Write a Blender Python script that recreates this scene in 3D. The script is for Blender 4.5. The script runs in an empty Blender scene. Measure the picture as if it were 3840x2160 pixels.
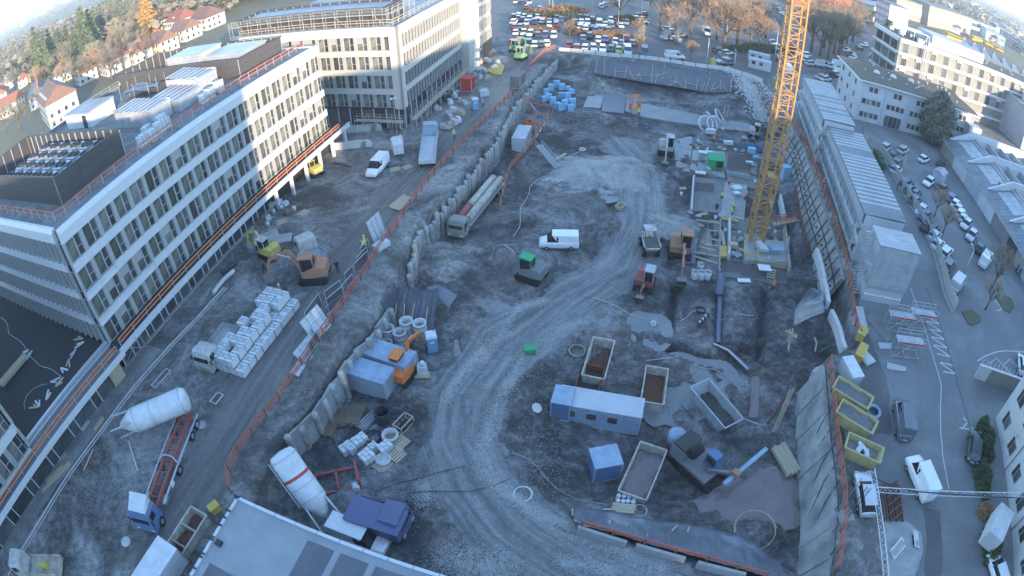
import bpy,bmesh,math,random
import numpy as np
from mathutils import Vector,Matrix,Euler
R=math.radians
rnd=random.Random(7)
sc=bpy.context.scene
COL=sc.collection
# ------------------------------------------------------------------ camera, sky, sun, exposure
cam=bpy.data.cameras.new('camera');camo=bpy.data.objects.new('camera',cam);COL.objects.link(camo)
PITCH,ROLL=0.68141,-0.02069
_c,_s,_cp,_sp=math.cos(ROLL),math.sin(ROLL),math.cos(PITCH),math.sin(PITCH)
_m=Matrix(((_c,-_s,0,0),(_s*_sp,_c*_sp,-_cp,0),(_s*_cp,_c*_cp,_sp,0),(0,0,0,1)))
camo.matrix_world=Matrix.Translation((0,0,40)) @ _m
cam.type='PANO';cam.sensor_width=36.0;cam.sensor_fit='HORIZONTAL'
cam.clip_start=.1;cam.clip_end=30000
_cc=cam.cycles if hasattr(cam,'cycles') and hasattr(cam.cycles,'panorama_type') else cam
_cc.panorama_type='FISHEYE_LENS_POLYNOMIAL'
_cc.fisheye_fov=math.pi
_cc.fisheye_polynomial_k0=0.0
_cc.fisheye_polynomial_k1=-4.77167e-02
_cc.fisheye_polynomial_k2=-8.89747e-05
_cc.fisheye_polynomial_k3=2.72455e-06
_cc.fisheye_polynomial_k4=-4.24300e-07
sc.camera=camo
SUN_AZ,SUN_EL=R(150),R(11)
world=bpy.data.worlds.new('World');sc.world=world;world.use_nodes=True
_nt=world.node_tree;_nt.nodes.clear()
_sky=_nt.nodes.new('ShaderNodeTexSky');_sky.sky_type='NISHITA';_sky.sun_disc=False
_sky.sun_elevation=SUN_EL;_sky.sun_rotation=SUN_AZ
_sky.air_density=1.0;_sky.dust_density=0.1;_sky.ozone_density=2.3;_sky.altitude=300
_bg=_nt.nodes.new('ShaderNodeBackground');_bg.inputs['Strength'].default_value=0.15
_wo=_nt.nodes.new('ShaderNodeOutputWorld')
_nt.links.new(_sky.outputs[0],_bg.inputs[0]);_nt.links.new(_bg.outputs[0],_wo.inputs[0])
sun=bpy.data.lights.new('sun','SUN');sun.energy=2.0;sun.angle=R(.5);sun.color=(1,.8,.56)
suno=bpy.data.objects.new('sun',sun);COL.objects.link(suno)
suno.rotation_euler=Vector((-math.sin(SUN_AZ)*math.cos(SUN_EL),-math.cos(SUN_AZ)*math.cos(SUN_EL),-math.sin(SUN_EL))).to_track_quat('-Z','Y').to_euler()
sc.view_settings.view_transform='Standard';sc.view_settings.look='None'
sc.view_settings.exposure=2.58;sc.view_settings.gamma=1
sc.render.engine='CYCLES'
sc.cycles.max_bounces=5;sc.cycles.diffuse_bounces=3;sc.cycles.glossy_bounces=3
sc.cycles.use_denoising=True
# ------------------------------------------------------------------ materials
M={}
def mat(name,col,rough=.75,metal=0.,c2=None,ns=3.,nd=4.,bump=0.,bs=20.,spec=.4,alpha=None,objrand=0.,stretch=None,emit=0.):
    """plain procedural surface: two tones mixed by noise, an optional fine relief"""
    m=bpy.data.materials.new(name);m.use_nodes=True
    nt=m.node_tree;N=nt.nodes;L=nt.links;b=N['Principled BSDF']
    b.inputs['Roughness'].default_value=rough;b.inputs['Metallic'].default_value=metal
    b.inputs['Specular IOR Level'].default_value=spec
    tc=N.new('ShaderNodeTexCoord')
    src=tc.outputs['Object']
    if stretch:
        mp=N.new('ShaderNodeMapping');mp.inputs['Scale'].default_value=stretch
        L.new(src,mp.inputs['Vector']);src=mp.outputs[0]
    if c2 is None:c2=tuple(min(1,c*.78) for c in col)
    nz=N.new('ShaderNodeTexNoise');nz.inputs['Scale'].default_value=ns;nz.inputs['Detail'].default_value=nd
    nz.inputs['Roughness'].default_value=.62
    L.new(src,nz.inputs['Vector'])
    rp=N.new('ShaderNodeValToRGB');rp.color_ramp.elements[0].position=.32;rp.color_ramp.elements[1].position=.68
    rp.color_ramp.elements[0].color=(*c2,1);rp.color_ramp.elements[1].color=(*col,1)
    L.new(nz.outputs['Fac'],rp.inputs[0]);out=rp.outputs[0]
    if objrand:
        oi=N.new('ShaderNodeObjectInfo');hs=N.new('ShaderNodeHueSaturation')
        mr=N.new('ShaderNodeMapRange');mr.inputs['To Min'].default_value=1-objrand;mr.inputs['To Max'].default_value=1+objrand
        L.new(oi.outputs['Random'],mr.inputs[0]);L.new(mr.outputs[0],hs.inputs['Value']);L.new(out,hs.inputs['Color']);out=hs.outputs[0]
    L.new(out,b.inputs['Base Color'])
    if bump:
        n2=N.new('ShaderNodeTexNoise');n2.inputs['Scale'].default_value=bs;n2.inputs['Detail'].default_value=5
        L.new(src,n2.inputs['Vector'])
        bp=N.new('ShaderNodeBump');bp.inputs['Strength'].default_value=bump;bp.inputs['Distance'].default_value=.1
        L.new(n2.outputs['Fac'],bp.inputs['Height']);L.new(bp.outputs[0],b.inputs['Normal'])
    if alpha is not None:
        b.inputs['Alpha'].default_value=alpha
    if emit:
        b.inputs['Emission Color'].default_value=(*col,1);b.inputs['Emission Strength'].default_value=emit
    M[name]=m;return m
def ground_mat(name,stops,scale=.15,detail=9,rough=(.55,.95),bump=.6,bscale=1.4,fine=6.,stretch=(1,1,1)):
    """earth: colour ramp over summed noises, patchy wetness in the roughness, relief"""
    m=bpy.data.materials.new(name);m.use_nodes=True
    nt=m.node_tree;N=nt.nodes;L=nt.links;b=N['Principled BSDF']
    tc=N.new('ShaderNodeTexCoord');mp=N.new('ShaderNodeMapping');mp.inputs['Scale'].default_value=stretch
    L.new(tc.outputs['Object'],mp.inputs['Vector']);v=mp.outputs[0]
    n1=N.new('ShaderNodeTexNoise');n1.inputs['Scale'].default_value=scale;n1.inputs['Detail'].default_value=detail;n1.inputs['Roughness'].default_value=.68
    n1.inputs['Distortion'].default_value=.6
    n2=N.new('ShaderNodeTexNoise');n2.inputs['Scale'].default_value=fine;n2.inputs['Detail'].default_value=4;n2.inputs['Roughness'].default_value=.7
    n3=N.new('ShaderNodeTexNoise');n3.inputs['Scale'].default_value=bscale;n3.inputs['Detail'].default_value=8;n3.inputs['Roughness'].default_value=.65
    for n in (n1,n2,n3):L.new(v,n.inputs['Vector'])
    a1=N.new('ShaderNodeMath');a1.operation='MULTIPLY_ADD';a1.inputs[1].default_value=.3;
    L.new(n2.outputs['Fac'],a1.inputs[0]);L.new(n1.outputs['Fac'],a1.inputs[2])
    a2=N.new('ShaderNodeMath');a2.operation='MULTIPLY_ADD';a2.inputs[1].default_value=.35
    L.new(n3.outputs['Fac'],a2.inputs[0]);L.new(a1.outputs[0],a2.inputs[2])
    sb=N.new('ShaderNodeMath');sb.operation='SUBTRACT';sb.inputs[1].default_value=.325;L.new(a2.outputs[0],sb.inputs[0])
    rp=N.new('ShaderNodeValToRGB');el=rp.color_ramp.elements
    el[0].position,el[0].color=stops[0][0],(*stops[0][1],1);el[1].position,el[1].color=stops[-1][0],(*stops[-1][1],1)
    for p,c in stops[1:-1]:
        e=el.new(p);e.color=(*c,1)
    L.new(sb.outputs[0],rp.inputs[0]);L.new(rp.outputs[0],b.inputs['Base Color'])
    mr=N.new('ShaderNodeMapRange');mr.inputs['From Min'].default_value=.35;mr.inputs['From Max'].default_value=.6
    mr.inputs['To Min'].default_value=rough[0];mr.inputs['To Max'].default_value=rough[1]
    L.new(n1.outputs['Fac'],mr.inputs[0]);L.new(mr.outputs[0],b.inputs['Roughness'])
    ad=N.new('ShaderNodeMath');ad.operation='MULTIPLY_ADD';ad.inputs[1].default_value=.25
    L.new(n2.outputs['Fac'],ad.inputs[0]);L.new(n3.outputs['Fac'],ad.inputs[2])
    bp=N.new('ShaderNodeBump');bp.inputs['Strength'].default_value=bump;bp.inputs['Distance'].default_value=.35
    L.new(ad.outputs[0],bp.inputs['Height']);L.new(bp.outputs[0],b.inputs['Normal'])
    M[name]=m;return m
# ------------------------------------------------------------------ mesh building
class MB:
    def __init__(s):s.v=[];s.f=[];s.m=[];s.sm=[]
    def _add(s,vs,fs,mi=0,smooth=False):
        o=len(s.v);s.v+=[tuple(p) for p in vs]
        for f in fs:s.f.append(tuple(i+o for i in f));s.m.append(mi);s.sm.append(smooth)
        return s
    def bx(s,x0,x1,y0,y1,z0,z1,mi=0):
        return s._add([(x0,y0,z0),(x1,y0,z0),(x1,y1,z0),(x0,y1,z0),(x0,y0,z1),(x1,y0,z1),(x1,y1,z1),(x0,y1,z1)],
                      [(0,3,2,1),(4,5,6,7),(0,1,5,4),(1,2,6,5),(2,3,7,6),(3,0,4,7)],mi)
    def box(s,c,d,rz=0,mi=0,rx=0,ry=0):
        q=Euler((rx,ry,rz)).to_matrix();c=Vector(c);h=Vector(d)/2
        vs=[c + q @ Vector((x*h.x,y*h.y,z*h.z)) for z in (-1,1) for x,y in ((-1,-1),(1,-1),(1,1),(-1,1))]
        return s._add(vs,[(0,3,2,1),(4,5,6,7),(0,1,5,4),(1,2,6,5),(2,3,7,6),(3,0,4,7)],mi)
    def beam(s,p,q,w,h=None,mi=0):
        p=Vector(p);q=Vector(q);d=(q-p)
        if d.length<1e-6:return s
        d.normalize();h=h or w
        up=Vector((0,0,1)) if abs(d.z)<.95 else Vector((1,0,0))
        a=d.cross(up).normalized();b=a.cross(d)
        vs=[c + a*sx*w/2 + b*sy*h/2 for c in (p,q) for sx,sy in ((-1,-1),(1,-1),(1,1),(-1,1))]
        return s._add(vs,[(0,3,2,1),(4,5,6,7),(0,1,5,4),(1,2,6,5),(2,3,7,6),(3,0,4,7)][:],mi)
    def tube(s,p,q,r,n=6,r2=None,mi=0,cap=True):
        p=Vector(p);q=Vector(q);d=q-p
        if d.length<1e-6:return s
        d.normalize();r2=r if r2 is None else r2
        up=Vector((0,0,1)) if abs(d.z)<.95 else Vector((1,0,0))
        a=d.cross(up).normalized();b=a.cross(d);vs=[]
        for c,rr in ((p,r),(q,r2)):
            vs+=[c + (a*math.cos(2*math.pi*i/n) + b*math.sin(2*math.pi*i/n))*rr for i in range(n)]
        s._add(vs,[(i,(i+1) % n,n+(i+1) % n,n+i) for i in range(n)],mi,n>6)
        if cap:
            o=len(s.v)-2*n
            s.f+=[tuple(o+i for i in reversed(range(n))),tuple(o+n+i for i in range(n))];s.m+=[mi]*2;s.sm+=[False]*2
        return s
    def path(s,pts,r,n=6,mi=0,closed=False):
        pts=[Vector(p) for p in pts];k=len(pts);rings=[]
        for i,p in enumerate(pts):
            a=pts[i-1] if (i or closed) else p;b=pts[(i+1) % k] if (i<k-1 or closed) else p
            d=(b-a).normalized();up=Vector((0,0,1)) if abs(d.z)<.95 else Vector((1,0,0))
            x=d.cross(up).normalized();y=x.cross(d)
            rings.append([p + (x*math.cos(2*math.pi*j/n)+y*math.sin(2*math.pi*j/n))*r for j in range(n)])
        vs=[v for g in rings for v in g];fs=[]
        for i in range(k if closed else k-1):
            i2=(i+1) % k
            fs+=[(i*n+j,i*n+(j+1) % n,i2*n+(j+1) % n,i2*n+j) for j in range(n)]
        return s._add(vs,fs,mi,True)
    def ribbon(s,pts,w,mi=0,dz=0.):
        pts=[Vector(p) for p in pts];vs=[]
        for i,p in enumerate(pts):
            d=pts[min(i+1,len(pts)-1)] - pts[max(i-1,0)];d.z=0;d.normalize()
            nn=Vector((-d.y,d.x,0))*w/2;u=Vector((0,0,dz))
            vs+=[p+nn+u,p-nn+u]
        return s._add(vs,[(2*i,2*i+1,2*i+3,2*i+2) for i in range(len(pts)-1)],mi)
    def prism(s,poly,z0,z1,mi=0,top=None):
        a=sum(poly[i][0]*poly[(i+1) % len(poly)][1]-poly[(i+1) % len(poly)][0]*poly[i][1] for i in range(len(poly)))
        if a<0:poly=poly[::-1]
        n=len(poly)
        vs=[(p[0],p[1],z0) for p in poly]+[(p[0],p[1],z1) for p in poly]
        s._add(vs,[tuple(reversed(range(n)))]+[(i,(i+1) % n,n+(i+1) % n,n+i) for i in range(n)],mi)
        return s._add(vs[n:],[tuple(range(n))],mi if top is None else top)
    def poly(s,pts,mi=0):return s._add(pts,[tuple(range(len(pts)))],mi)
    def lathe(s,prof,n=16,c=(0,0,0),mi=0,cap=True):
        c=Vector(c);vs=[]
        for r,z in prof:vs+=[c+Vector((r*math.cos(2*math.pi*i/n),r*math.sin(2*math.pi*i/n),z)) for i in range(n)]
        fs=[]
        for k in range(len(prof)-1):fs+=[(k*n+i,k*n+(i+1) % n,(k+1)*n+(i+1) % n,(k+1)*n+i) for i in range(n)]
        s._add(vs,fs,mi,True)
        if cap:
            o=len(s.v)-len(vs);k=len(prof)-1
            s.f+=[tuple(o+i for i in reversed(range(n))),tuple(o+k*n+i for i in range(n))];s.m+=[mi]*2;s.sm+=[False]*2
        return s
    def xf(s,mtx,start=0):
        s.v=s.v[:start]+[tuple(mtx @ Vector(p)) for p in s.v[start:]];return s
    def mesh(s,name):
        me=bpy.data.meshes.new(name);me.from_pydata(s.v,[],s.f)
        me.polygons.foreach_set('material_index',s.m);me.polygons.foreach_set('use_smooth',s.sm);me.update()
        return me
def tag(o,label=None,cat=None,group=None,kind=None):
    if label:o['label']=label
    if cat:o['category']=cat
    if group:o['group']=group
    if kind:o['kind']=kind
    return o
def obj(name,me,mats,parent=None,loc=(0,0,0),rot=(0,0,0),label=None,cat=None,group=None,kind=None,scale=None):
    """one mesh object; me is an MB or a mesh that several objects share"""
    if isinstance(me,MB):me=me.mesh(name)
    if not isinstance(mats,(list,tuple)):mats=[mats]
    if not me.materials:
        for m in mats:me.materials.append(M[m] if isinstance(m,str) else m)
    o=bpy.data.objects.new(name,me);COL.objects.link(o)
    o.location=loc;o.rotation_euler=rot
    if scale:o.scale=scale
    if parent:o.parent=parent
    return tag(o,label,cat,group,kind)
def thing(name,label,cat,loc=(0,0,0),rz=0,group=None):
    o=bpy.data.objects.new(name,None);COL.objects.link(o);o.empty_display_size=.5
    o.location=loc;o.rotation_euler=(0,0,rz)
    return tag(o,label,cat,group)
def kids(o):return KIDS.get(o.name) or [c for c in o.children]
KIDS={}
def dup(o,loc=None,rz=None,label=None,group=None,parent=None,scale=None):
    """a copy of a thing with copies of its parts and sub-parts (mesh data shared)"""
    if o.name not in KIDS:
        KIDS[o.name]=[c for c in o.children]
    c=o.copy();COL.objects.link(c)
    if parent:c.parent=parent
    if loc is not None:c.location=loc
    if rz is not None:c.rotation_euler=(0,0,rz)
    if scale:c.scale=(scale,)*3 if not isinstance(scale,tuple) else scale
    if label:c['label']=label
    if group:c['group']=group
    for ch in KIDS[o.name]:dup(ch,parent=c)
    return c
def recol(o,i,m):
    o.material_slots[i].link='OBJECT';o.material_slots[i].material=M[m]
def yaw(p,q):return math.atan2(q[1]-p[1],q[0]-p[0])
def mid(p,q,t=.5):return tuple(a+(b-a)*t for a,b in zip(p,q))
def fbm(x,y,sc=1.,oc=4,seed=0):
    from mathutils import noise as nz
    return nz.fractal((x*sc+seed,y*sc-seed,seed*1.7),1.0,2.0,oc)
def resample(pts,step):
    pts=[Vector(p) for p in pts];out=[pts[0].copy()];acc=0.
    for a,b in zip(pts,pts[1:]):
        L=(b-a).length;d=step-acc
        while d<=L:
            out.append(a+(b-a)*(d/L));d+=step
        acc=L-(d-step)
    return out
# ------------------------------------------------------------------ the palette
mat('white_panel',(.55,.56,.575),.45,ns=.4,c2=(.49,.5,.52))
mat('cream_stone',(.48,.46,.42),.6,ns=.5,c2=(.42,.405,.375))
mat('pilaster',(.36,.365,.36),.5,ns=.8,c2=(.29,.295,.29))
mat('window_frame',(.4,.4,.385),.45,ns=2)
mat('glass_dark',(.085,.09,.095),.06,spec=.8,ns=.5,c2=(.03,.035,.04),objrand=.6)
mat('glass_room',(.2,.2,.165),.07,spec=.8,ns=.7,c2=(.035,.04,.042),objrand=.6)
mat('louvre_dark',(.075,.072,.075),.6,metal=.2,ns=3,c2=(.06,.058,.062),stretch=(1,1,14))
mat('louvre_brown',(.105,.095,.095),.6,metal=.2,ns=2,stretch=(1,1,14))
mat('roof_gravel',(.23,.23,.23),.9,ns=.8,c2=(.11,.115,.12),bump=.3,bs=9)
mat('roof_membrane',(.3,.32,.34),.75,ns=.3,c2=(.2,.215,.23))
mat('roof_deck_grey',(.30,.31,.32),.6,ns=.35,c2=(.23,.24,.25),bump=.1,bs=2)
mat('roof_deck_dark',(.13,.135,.15),.65,ns=.6,c2=(.095,.1,.11))
mat('asphalt_roof',(.038,.036,.038),.85,ns=.8,c2=(.028,.027,.029),bump=.15,bs=30)
mat('steel',(.45,.46,.48),.4,metal=.7,ns=4)
mat('steel_galv',(.5,.52,.54),.5,metal=.4,ns=5,c2=(.38,.4,.42))
mat('steel_dark',(.06,.06,.065),.55,metal=.4,ns=5)
mat('rust',(.17,.075,.045),.85,ns=5,c2=(.09,.045,.03))
mat('rail_red',(.50,.145,.10),.7,ns=3,c2=(.36,.12,.09))
mat('rail_orange',(.62,.22,.10),.65,ns=3,c2=(.48,.17,.08))
mat('wood_pale',(.46,.38,.27),.8,ns=3,c2=(.34,.28,.2),stretch=(6,6,1))
mat('wood_dark',(.19,.14,.10),.85,ns=3,c2=(.12,.09,.065))
mat('formwork_yellow',(.55,.38,.09),.7,ns=2,c2=(.42,.28,.07))
mat('concrete',(.36,.355,.34),.85,ns=.8,c2=(.26,.26,.255),bump=.2,bs=6)
mat('concrete_dark',(.2,.2,.195),.85,ns=.7,c2=(.14,.14,.14),bump=.25,bs=5)
mat('concrete_pale',(.5,.5,.49),.8,ns=.7,c2=(.4,.4,.395),bump=.1,bs=5)
mat('shotcrete',(.34,.34,.33),.9,ns=.4,c2=(.17,.17,.165),bump=.5,bs=3)
mat('pile_concrete',(.38,.37,.35),.9,ns=.8,c2=(.17,.165,.155),bump=.6,bs=4)
mat('tarp_black',(.11,.115,.135),.38,ns=1.2,c2=(.07,.075,.09),bump=.5,bs=2.2,stretch=(1,1,.3))
mat('tarp_sheen',(.16,.175,.205),.32,ns=.6,c2=(.10,.11,.135),bump=.7,bs=1.6,spec=.6)
mat('plastic_clear',(.4,.415,.43),.3,ns=.8,c2=(.27,.285,.3),spec=.6)
mat('plastic_white',(.6,.61,.62),.45,ns=1.2,c2=(.47,.48,.49))
mat('foam_blue',(.26,.47,.62),.6,ns=2,c2=(.2,.39,.55))
mat('toilet_blue',(.16,.34,.52),.5,ns=2)
mat('crane_yellow',(.5,.24,.055),.55,ns=1.5,c2=(.36,.18,.06))
mat('machine_yellow',(.56,.43,.11),.55,ns=2,c2=(.38,.3,.1))
mat('machine_orange',(.42,.19,.10),.6,ns=2,c2=(.27,.15,.1))
mat('machine_grey',(.2,.2,.2),.6,ns=4)
mat('dirty_white',(.5,.5,.48),.6,ns=1.3,c2=(.28,.26,.235),bump=.1,bs=8)
mat('skip_yellow',(.5,.42,.19),.65,ns=1.5,c2=(.36,.31,.17))
mat('skip_beige',(.5,.48,.41),.7,ns=1.5,c2=(.3,.25,.2))
mat('red_paint',(.5,.05,.04),.45,ns=3)
mat('truck_red',(.36,.075,.06),.6,ns=1.6,c2=(.2,.085,.07))
mat('blue_paint',(.08,.16,.34),.5,ns=1.3,c2=(.13,.16,.22))
mat('blue_light',(.29,.38,.49),.55,ns=.9,c2=(.2,.26,.33))
mat('indigo_paint',(.09,.10,.23),.5,ns=1.1,c2=(.12,.12,.17))
mat('green_paint',(.03,.34,.14),.55,ns=3)
mat('green_bright',(.15,.33,.15),.55,ns=3)
mat('rubber',(.02,.02,.021),.85,ns=6)
mat('orange_plastic',(.72,.2,.05),.55,ns=3)
mat('black_plastic',(.03,.03,.035),.5,ns=4)
mat('hivis_yellow',(.55,.8,.1),.6,ns=4)
mat('hivis_orange',(.85,.22,.05),.6,ns=4)
mat('cloth_dark',(.03,.035,.06),.9,ns=5)
mat('skin',(.45,.28,.2),.6,ns=5)
mat('hair_brown',(.06,.04,.03),.8)
mat('roof_tile_red',(.27,.10,.07),.8,ns=1.2,c2=(.22,.085,.06),bump=.4,bs=6,objrand=.2)
mat('roof_tile_brown',(.2,.115,.085),.8,ns=1.2,c2=(.13,.08,.065),bump=.4,bs=6,objrand=.2)
mat('roof_tile_grey',(.13,.13,.14),.8,ns=1.2,bump=.4,bs=6,objrand=.2)
mat('render_white',(.52,.515,.5),.8,ns=.6,c2=(.44,.435,.425))
mat('render_cream',(.66,.58,.42),.8,ns=.6)
mat('facade_white',(.47,.485,.5),.7,ns=.4,c2=(.39,.405,.43))
mat('facade_beige',(.24,.235,.21),.7,ns=.5,c2=(.2,.195,.175))
mat('facade_grey',(.33,.36,.4),.7,ns=.5,c2=(.27,.3,.335))
mat('brick_red',(.36,.13,.07),.85,ns=1)
mat('sedum_roof',(.16,.125,.095),.95,ns=1.2,c2=(.085,.08,.06),bump=.5,bs=5)
mat('metal_roof',(.22,.235,.26),.5,metal=.3,ns=.35,c2=(.14,.15,.17))
mat('metal_roof_pale',(.42,.43,.44),.5,metal=.2,ns=.4,c2=(.31,.32,.34))
mat('bark',(.13,.10,.075),.9,ns=4)
mat('twig_warm',(.42,.27,.17),.9,ns=2,c2=(.26,.17,.11),objrand=.2)
mat('twig_pale',(.45,.36,.26),.9,ns=2,c2=(.33,.26,.19))
mat('needle_green',(.13,.165,.085),.85,ns=1.5,c2=(.08,.11,.06),objrand=.25)
mat('needle_blue',(.17,.19,.15),.85,ns=1.5,c2=(.11,.13,.10))
mat('leaf_gold',(.46,.27,.08),.85,ns=1.5,c2=(.32,.19,.06))
mat('shrub_green',(.075,.105,.045),.9,ns=2,c2=(.045,.065,.03))
mat('shrub_orange',(.34,.19,.09),.9,ns=2,c2=(.24,.14,.07))
mat('hazel_grey',(.30,.265,.215),.9,ns=.08,c2=(.17,.165,.11),objrand=.2)
mat('stone_white',(.47,.465,.45),.9,ns=2,c2=(.33,.325,.315))
mat('rubble',(.3,.29,.27),.9,ns=2,c2=(.18,.175,.165))
mat('paint_white',(.7,.71,.7),.7,ns=3)
mat('paint_red',(.6,.06,.05),.6)
mat('tram_yellow',(.72,.45,.04),.45)
mat('solar',(.03,.035,.06),.12,spec=.7,ns=2)
mat('puddle',(.21,.165,.155),.08,spec=.6,ns=.4,c2=(.15,.12,.115))
mat('slurry',(.21,.215,.22),.35,ns=.4,c2=(.15,.155,.16))
mat('rebar',(.13,.075,.055),.8,ns=4)
mat('pipe_indigo',(.14,.145,.2),.55,ns=3)
mat('plastic_green',(.05,.3,.2),.5)
mat('hoarding',(.5,.49,.45),.8,ns=1.2,c2=(.38,.37,.34))
for i,c in enumerate([(.55,.56,.58),(.62,.63,.64),(.05,.055,.065),(.16,.17,.19),(.06,.09,.19),(.22,.04,.035),(.75,.76,.77),(.3,.45,.08)]):
    mat('car_%s' % ('silver','pale','black','grey','navy','red','white','lime')[i],c,.28,metal=.25 if i in (0,1,3) else 0,spec=.6,ns=.5,c2=tuple(v*.9 for v in c))
mat('car_glass',(.02,.023,.028),.05,spec=.8)
ground_mat('site_mud',[(.3,(.075,.068,.062)),(.46,(.12,.112,.105)),(.56,(.17,.163,.155)),(.68,(.26,.255,.245))],scale=.13,bump=.75)
ground_mat('pit_soil',[(.3,(.042,.039,.038)),(.45,(.07,.065,.062)),(.57,(.11,.105,.10)),(.72,(.18,.175,.17))],scale=.11,bump=.9,bscale=1.1)
ground_mat('haul_road',[(.3,(.12,.118,.115)),(.5,(.2,.2,.195)),(.7,(.3,.3,.295))],scale=.25,bump=.35,bscale=2)
ground_mat('asphalt',[(.34,(.12,.122,.125)),(.5,(.165,.167,.17)),(.66,(.225,.227,.23))],scale=.12,bump=.1,bscale=4,rough=(.6,.9))
ground_mat('asphalt_old',[(.3,(.06,.06,.062)),(.5,(.095,.095,.098)),(.7,(.15,.15,.153))],scale=.2,bump=.2,bscale=3,rough=(.45,.9))
ground_mat('far_land',[(.3,(.07,.08,.04)),(.45,(.12,.105,.065)),(.6,(.16,.15,.08)),(.75,(.12,.13,.055))],scale=.012,bump=.3,bscale=.1,fine=.3)
ground_mat('verge',[(.3,(.06,.07,.035)),(.5,(.1,.1,.055)),(.7,(.15,.13,.08))],scale=.3,bump=.5,bscale=3)
# ------------------------------------------------------------------ the ground: far land, the site with its pit
PIT_L=[(-22.08,28.1,-0.5),(-21.11,30.01,-0.5),(-19.53,32.33,-0.5),(-18.76,34.07,-0.5),(-18.24,35.91,-0.5),(-17.56,37.82,-0.5),(-17.08,39.87,-0.5),(-16.4,41.28,-0.5),(-15.31,42.58,-0.5),(-14.79,44.52,-0.5),(-14.36,46.55,-0.5),(-13.73,48.17,-0.5),(-12.6,53.78,-0.5),(-12.46,56.31,-0.5),(-12.54,58.79,-0.5),(-12.11,62.3,-0.5),(-11.23,63.6,-0.5),(-10.52,65.5,-0.5),(-9.76,67.2,-0.5),(-9,69.3,-0.5),(-7.77,73.1,-0.5),(-6.29,77.2,-0.5),(-5.29,81.1,-0.5),(-3.12,86.4,-0.5),(1.12,106.6,-0.5),(2.56,111.1,-0.5),(4.12,116,-0.5),(6.76,123.4,-0.5),(11.15,135.1,-0.5)]
FAR_B=[(12.54,140.5,0),(15.65,139.7,0),(23.26,136.7,0),(29.19,135.8,0),(34.91,135,0),(44.78,131.4,0),(52.21,131,0),(56.01,127.6,0),(58.67,125.5,0),(59.86,121,0)]
FENCE_R=[(58.32,113.7,0),(55.94,100.6,0),(54.27,89.4,0),(48.76,72.5,0),(46.38,63.5,0),(43.18,53.39,0),(41.94,50.11,0),(38.85,42.62,0),(37.65,37.98,0)]
FENCE_R2=[(32.24,36.09,0),(29.31,27.32,0),(27.43,19.63,0),(25.11,14.35,0),(23.93,12.21,0)]
PIT=[(p[0],p[1]) for p in PIT_L] + [(15.,138.6)] + [(p[0],p[1]-1.6) for p in FAR_B[2:9]] + [(p[0]-.15,p[1]) for p in FENCE_R[1:]] + [(33.,37.2)] + [(p[0]-.15,p[1]) for p in FENCE_R2] + [(24,5),(-5.2,5),(-5.2,15),(-14,18.2),(-21.6,21)]
ROAD=[(14.22,11.41,0),(9.22,14.5,-0.1),(4.27,17.85,-0.5),(-0.17,22.19,-1.2),(-2.99,26.84,-2),(-4.69,31.7,-2.8),(-4.3,36.9,-3.3),(-0.69,44.46,-4),(7.1,52.42,-4.3),(14.5,58.66,-4.5),(18.82,68,-4.6),(22.13,84,-4.6),(20.08,95.2,-4.6)]
ROAD2=[(-30.34,14.04,0),(-27.54,24.15,0),(-24.99,34.97,0),(-22.52,44.65,0),(-19.95,55.53,0),(-16.98,67.5,0),(-12.59,80.7,0),(-6.83,96,0),(-1.3,112.6,0),(2.84,129.2,0),(5.83,143.1,0)]
CTRL=[tuple(p) for p in ROAD] + [
  (4.3,20.3,-.9),(7.7,19,-.5),(12.1,16.9,-.3),(16.7,14.9,-.1),(25,11,0),(10,8,0),(20,6,0),(3,12,-.2),(-4,10,-.1),
  (4.9,25,-4.2),(12.1,22.8,-4.7),(19.3,19.3,-5),(24.5,15.5,-5),
  (8.7,28,-4.8),(15,30,-5),(22,27,-5.1),(25,20,-5.1),(27,30,-5.1),(3,31,-4.2),(5,38,-4.5),
  (-15,35,-4.2),(-12,30,-3.9),(-17,27,-3.8),(-10,24,-2.8),(-8,20,-2),(-10,45,-4.2),(-12,40,-4.2),(-17,31,-4),(-14,22,-3),(-19,25,-3.6),
  (-9,52,-3.6),(-8,60,-4.2),(0,60,-4.4),(-2,70,-4.5),(8,70,-4.6),(-5,80,-4.4),(5,95,-4.6),
  (10,80,-4.6),(20,92,-4.6),(8,104,-4.5),(25,110,-4.8),(40,108,-4.8),(50,105,-4.6),(45,88,-4.8),(40,60,-5),(30,50,-4.9),(30,40,-5),(35,45,-5),(20,45,-4.8),(14,40,-4.7),
  (12,125,-3.4),(9,116,-4),(20,126,-3.6),(30,124,-4.2),(45,119,-4.4),(55,112,-4.3),(14,134,-2.2),(24,131,-2.4),(38,128.5,-2.6),(50,124,-2.8),(58,116,-2.8),(56,100,-4.6),
  (24,134.6,-.5),(35,132.8,-.5),(45,129.4,-.5),(55,125.5,-.5)]
def inside_np(X,Y,poly):
    ins=np.zeros(X.shape,bool);j=len(poly)-1
    for i in range(len(poly)):
        xi,yi=poly[i];xj,yj=poly[j]
        c=((yi>Y)!=(yj>Y)) & (X<(xj-xi)*(Y-yi)/(yj-yi+1e-12)+xi);ins ^=c;j=i
    return ins
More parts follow.
